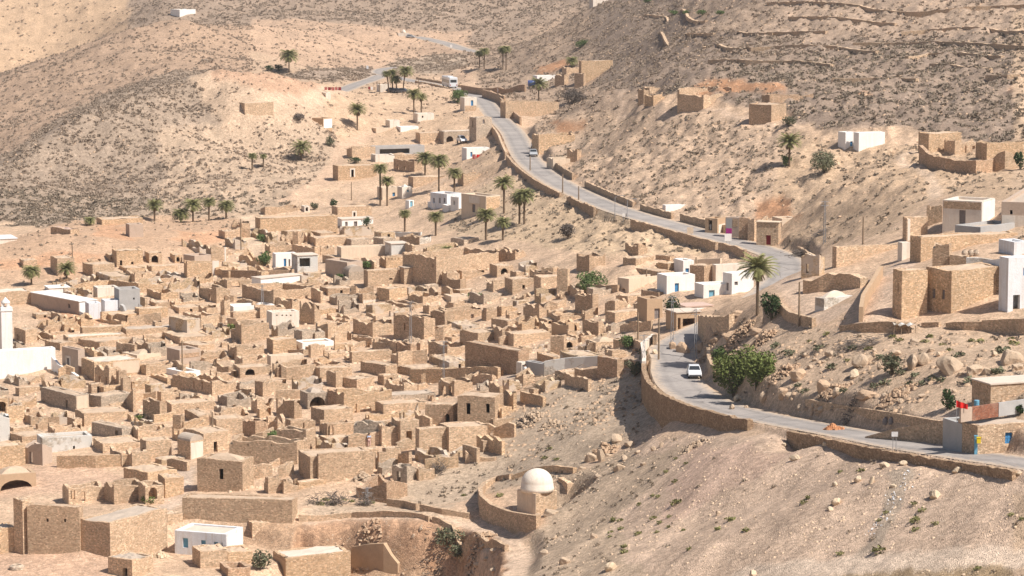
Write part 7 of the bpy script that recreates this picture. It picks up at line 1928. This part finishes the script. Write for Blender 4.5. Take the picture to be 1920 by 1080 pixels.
# parapet, barrel, post and flag of the lower right house
P = at_t(1800, 792, T0 - .3); m_ = T0 / FPX
mb = MB(); mb.box((0, 0, 0), (56 * m_, 2, 0), (-.1, .25, 0), (0, 0, 26 * m_)); put('brick_parapet', mb, 'darkbrick', P + np.array([26 * m_, .9, 0]), 'red brick parapet on top of the garage bay', 'parapet')
mb = MB(); mb.box((0, 0, 0), (24 * m_, .86, 0), (-.1, .25, 0), (0, 0, 26 * m_)); put('block_parapet', mb, 'plaster', P + np.array([1.5 * m_, 0, 0]), 'greyish block parapet left of the red brick one', 'parapet')
mb = MB(); mb.box((0, 0, 0), (60 * m_, 2.1, 0), (-.1, .25, 0), (0, 0, 26 * m_)); put('block_parapet', mb, 'concrete', P + np.array([83 * m_, 2.95, 0]), 'grey block parapet right of the red brick one', 'parapet')
P = at_t(1831, 766, T0 + 2.2); mb = MB(); mb.lathe([(.01, 0), (.23, 0), (.24, .3), (.23, .33), (.24, .66), (.23, .7), (.24, 1.0), (.22, 1.05), (.01, 1.05)], 18); put('blue_barrel', mb, 'paleblueb' if 'paleblueb' in M else 'paleblue', P - np.array([0, 0, .3]), 'light blue barrel standing behind the red brick parapet', 'barrel')
P = ground(1827, 851); mb = MB(); mb.box((-.13, -.13, -.2), (.26, 0, 0), (0, .26, 0), (0, 0, 1.9)); mb.box((-.17, -.17, 1.7), (.34, 0, 0), (0, .34, 0), (0, 0, .08)); put('blue_post', mb, 'paleblue', P + np.array([0, -.7, 0]), 'light blue post at the corner of the garage bay', 'post')
M['yellow'] = mat_plain('yellow_plastic', (.75,.55,.03), .05); mb = MB(); mb.box((-.17, -.1, 0), (.34, 0, 0), (0, .2, 0), (0, 0, .5)); mb.box((-.2, -.14, .48), (.4, 0, 0), (0, .26, 0), (0, 0, .06)); put('yellow_box', mb, 'yellow', at_t(1835, 831, T0 - .45), 'yellow box fixed beside the light blue post', 'box')
def flag2():
    P = at_t(1794, 792, T0 - .2); e = empty('flag', P, 'red flag drooping from the garage bay corner', 'flag'); mb = MB(); mb.tube([(0, 0, 0), (-.1, 0, 42 * m_)], .02, 5); mb.obj('staff', M['metal'], e)
    mb = MB(); k = 8; vs = [(-.1 + 22 * m_ * i / k, .08 * math.sin(i * 1.5) + q, (42 - 8 * i / k - j * (13 - 4 * i / k)) * m_) for q in (0, .012) for i in range(k + 1) for j in (0, 1)]; n_ = 2 * (k + 1)
    mb.add(vs, [(2 * i, 2 * i + 1, 2 * i + 3, 2 * i + 2) for i in range(k)] + [(n_ + 2 * i, n_ + 2 * i + 2, n_ + 2 * i + 3, n_ + 2 * i + 1) for i in range(k)]); mb.obj('cloth', M['redcloth'], e)
flag2()
# water jars on the compound roof
for k, u in enumerate((1809, 1820, 1830)):
    P = ground(u, 498, 300); P = at_t(u, 482, depth_of(ground(1780, 490)) ); mb = MB(); mb.lathe([(.01, 0), (.22, 0), (.36, .28), (.38, .5), (.3, .72), (.18, .8), (.2, .86), (.14, .86)], 16)
    o = put('clay_jar', mb, 'grey', P, ('leftmost', 'middle', 'rightmost')[k] + ' of the three big clay jars on the stone compound', 'jar'); o['group'] = 'clay jars on the compound'
# tank truck, boxes, laundry, tarpaulin
P = ground(997, 165); e = empty('water_tank', P, 'blue water tank on a frame beside the roadside palm', 'tank'); m_ = depth_of(P) / FPX
mb = MB(); mb.tube([(-7 * m_, 0, 9 * m_), (7 * m_, 0, 9 * m_)], 5.5 * m_, 16); mb.obj('tank', M['carblue'], e, None, True)
mb = MB()
for x in (-6, 6):
    for y in (-3, 3): mb.tube([(x * m_, y * m_, -.3), (x * m_, y * m_, 6 * m_)], .06, 5)
mb.obj('frame', M['metal'], e)
def laundry(u, v, wpx, hpx, label, cols, top=None):
    P = ground(u, v); m_ = depth_of(P) / FPX; e = empty('washing_line', P, label, 'washing line'); W_, Hh = wpx * m_, hpx * m_
    mb = MB(); mb.tube([(0, 0, 0), (0, 0, Hh)], .03, 5); mb.tube([(W_, 0, 0), (W_, 0, Hh)], .03, 5); mb.tube([(0, 0, Hh - .03), (W_ / 2, 0, Hh - .1), (W_, 0, Hh - .03)], .012, 4); mb.obj('posts_and_line', M['wood'], e)
    k = len(cols)
    for i, c in enumerate(cols):
        a, b = W_ * (i + .1) / k, W_ * (i + .92) / k; mb = MB(); n_ = 5
        vs = [(a + (b - a) * q / n_, .07 * math.sin(q * 1.7 + i) * j + w_, Hh - .06 - j * Hh * .78 * (.85 + .15 * ((i * 7) % 3) / 2)) for w_ in (0, .012) for q in range(n_ + 1) for j in (0, 1)]; t_ = 2 * (n_ + 1)
        mb.add(vs, [(2 * q, 2 * q + 1, 2 * q + 3, 2 * q + 2) for q in range(n_)] + [(t_ + 2 * q, t_ + 2 * q + 2, t_ + 2 * q + 3, t_ + 2 * q + 1) for q in range(n_)]); mb.obj('hanging_cloth', M[c], e)
laundry(608,171,32,8,'washing line of red rugs on the sandy flat',['fadedred','redpaint','fadedred','fadedred','redpaint'])
laundry(885,302,38,13,'washing line of red and blue cloths before the white house',['fadedred','redcloth','redpaint','fadedred','shirtblue'])
laundry(690,170,14,8,'rug stall rail at the upper parking place',['redpaint','whitecloth','plaster'])
P = ground(1690, 628); m_ = depth_of(P) / FPX; e = empty('tarpaulin_shelter', P, 'ragged tarpaulin shelter under the square stone house', 'shelter')
mb = MB()
for x in (-14, 0, 14, 26): mb.tube([(x * m_, 0, -.3), (x * m_, 0, 18 * m_)], .04, 5)
mb.obj('poles', M['wood'], e); mb = MB(); n_ = 8
vs = [((-14 + 42 * i / n_) * m_, (j * 1.4 - .2), (19 + 2.5 * math.sin(i * 2.1 + j)) * m_ - q) for q in (0, .03) for i in range(n_ + 1) for j in (0, 1)]; t_ = 2 * (n_ + 1)
mb.add(vs, [(2 * i, 2 * i + 2, 2 * i + 3, 2 * i + 1) for i in range(n_)] + [(t_ + 2 * i, t_ + 2 * i + 1, t_ + 2 * i + 3, t_ + 2 * i + 2) for i in range(n_)]); mb.obj('sheet', M['limed'], e)
P = ground(957, 962); m_ = depth_of(P) / FPX; mb = MB(); mb.box((-3 * m_, -.05, 0), (7 * m_, 0, 0), (0, .1, 0), (0, 0, 13 * m_)); mb.box((-3 * m_, -.08, 6 * m_), (7 * m_, 0, 0), (0, .03, 0), (0, 0, .1)); put('dark_gate', mb, 'greywood', P, 'small dark gate inside the round shrine enclosure', 'gate')
for k, (u, v, c, l) in enumerate([(1660,796,'plaster','left grey filled sack on the ramp by the road wall'),(1671,796,'plaster','right grey filled sack on the ramp by the road wall')]):
    P = ground(u, v); m_ = depth_of(P) / FPX; mb = MB(); mb.lathe([(.01, 0), (.26, .02), (.3, .25), (.24, .5), (.1, .66), (.14, .74)], 12); put('filled_sack', mb, 'cargrey' if False else 'greywood', P, l, 'sack')
P = ground(32, 1066); m_ = depth_of(P) / FPX; mb = MB(); mb.lathe([(.85, 0), (.8, .3), (.45, .45), (.4, .4), (.4, .1), (.01, .1)], 20); put('well_mouth', mb, 'grey', P, 'low round cistern mouth on the bare ground at the lower left', 'cistern')
P = ground(1078, 690); mb = MB(); mb.box((-.55, -.4, .1), (1.1, 0, 0), (0, .8, 0), (0, 0, .3)); mb.tube([(-.4, -.45, .16), (-.4, .45, .16)], .16, 8); mb.box((.55, -.05, .2), (.7, 0, .1), (0, .06, 0), (0, 0, .05)); mb.box((-.5, -.35, .4), (.9, 0, .1), (0, .7, 0), (0, 0, .12)); put('yellow_barrow', mb, 'yellow', P, 'small yellow barrow inside the whitewashed court', 'barrow')
# ------------------------------------------------------------------ thin warm haze over the valley
def haze():
    mb = MB(); zl = min(-6.0, float(Z.min())) - 1; zt = float(Z.max()) + 6; mb.box((-3100, -3100, zl), (6200, 0, 0), (0, 6200, 0), (0, 0, zt - zl))
    m = bpy.data.materials.new('dusty_haze'); m.use_nodes = True; t = m.node_tree; t.nodes.clear()
    o = t.nodes.new('ShaderNodeOutputMaterial'); v = t.nodes.new('ShaderNodeVolumePrincipled')
    v.inputs['Color'].default_value = (.93, .92, .92, 1); v.inputs['Density'].default_value = .00009; v.inputs['Anisotropy'].default_value = .2
    t.links.new(v.outputs[0], o.inputs['Volume'])
    h_ = mb.obj('haze', m); h_['kind'] = 'stuff'; h_['label'] = 'thin dusty haze in the air over the valley'
haze()
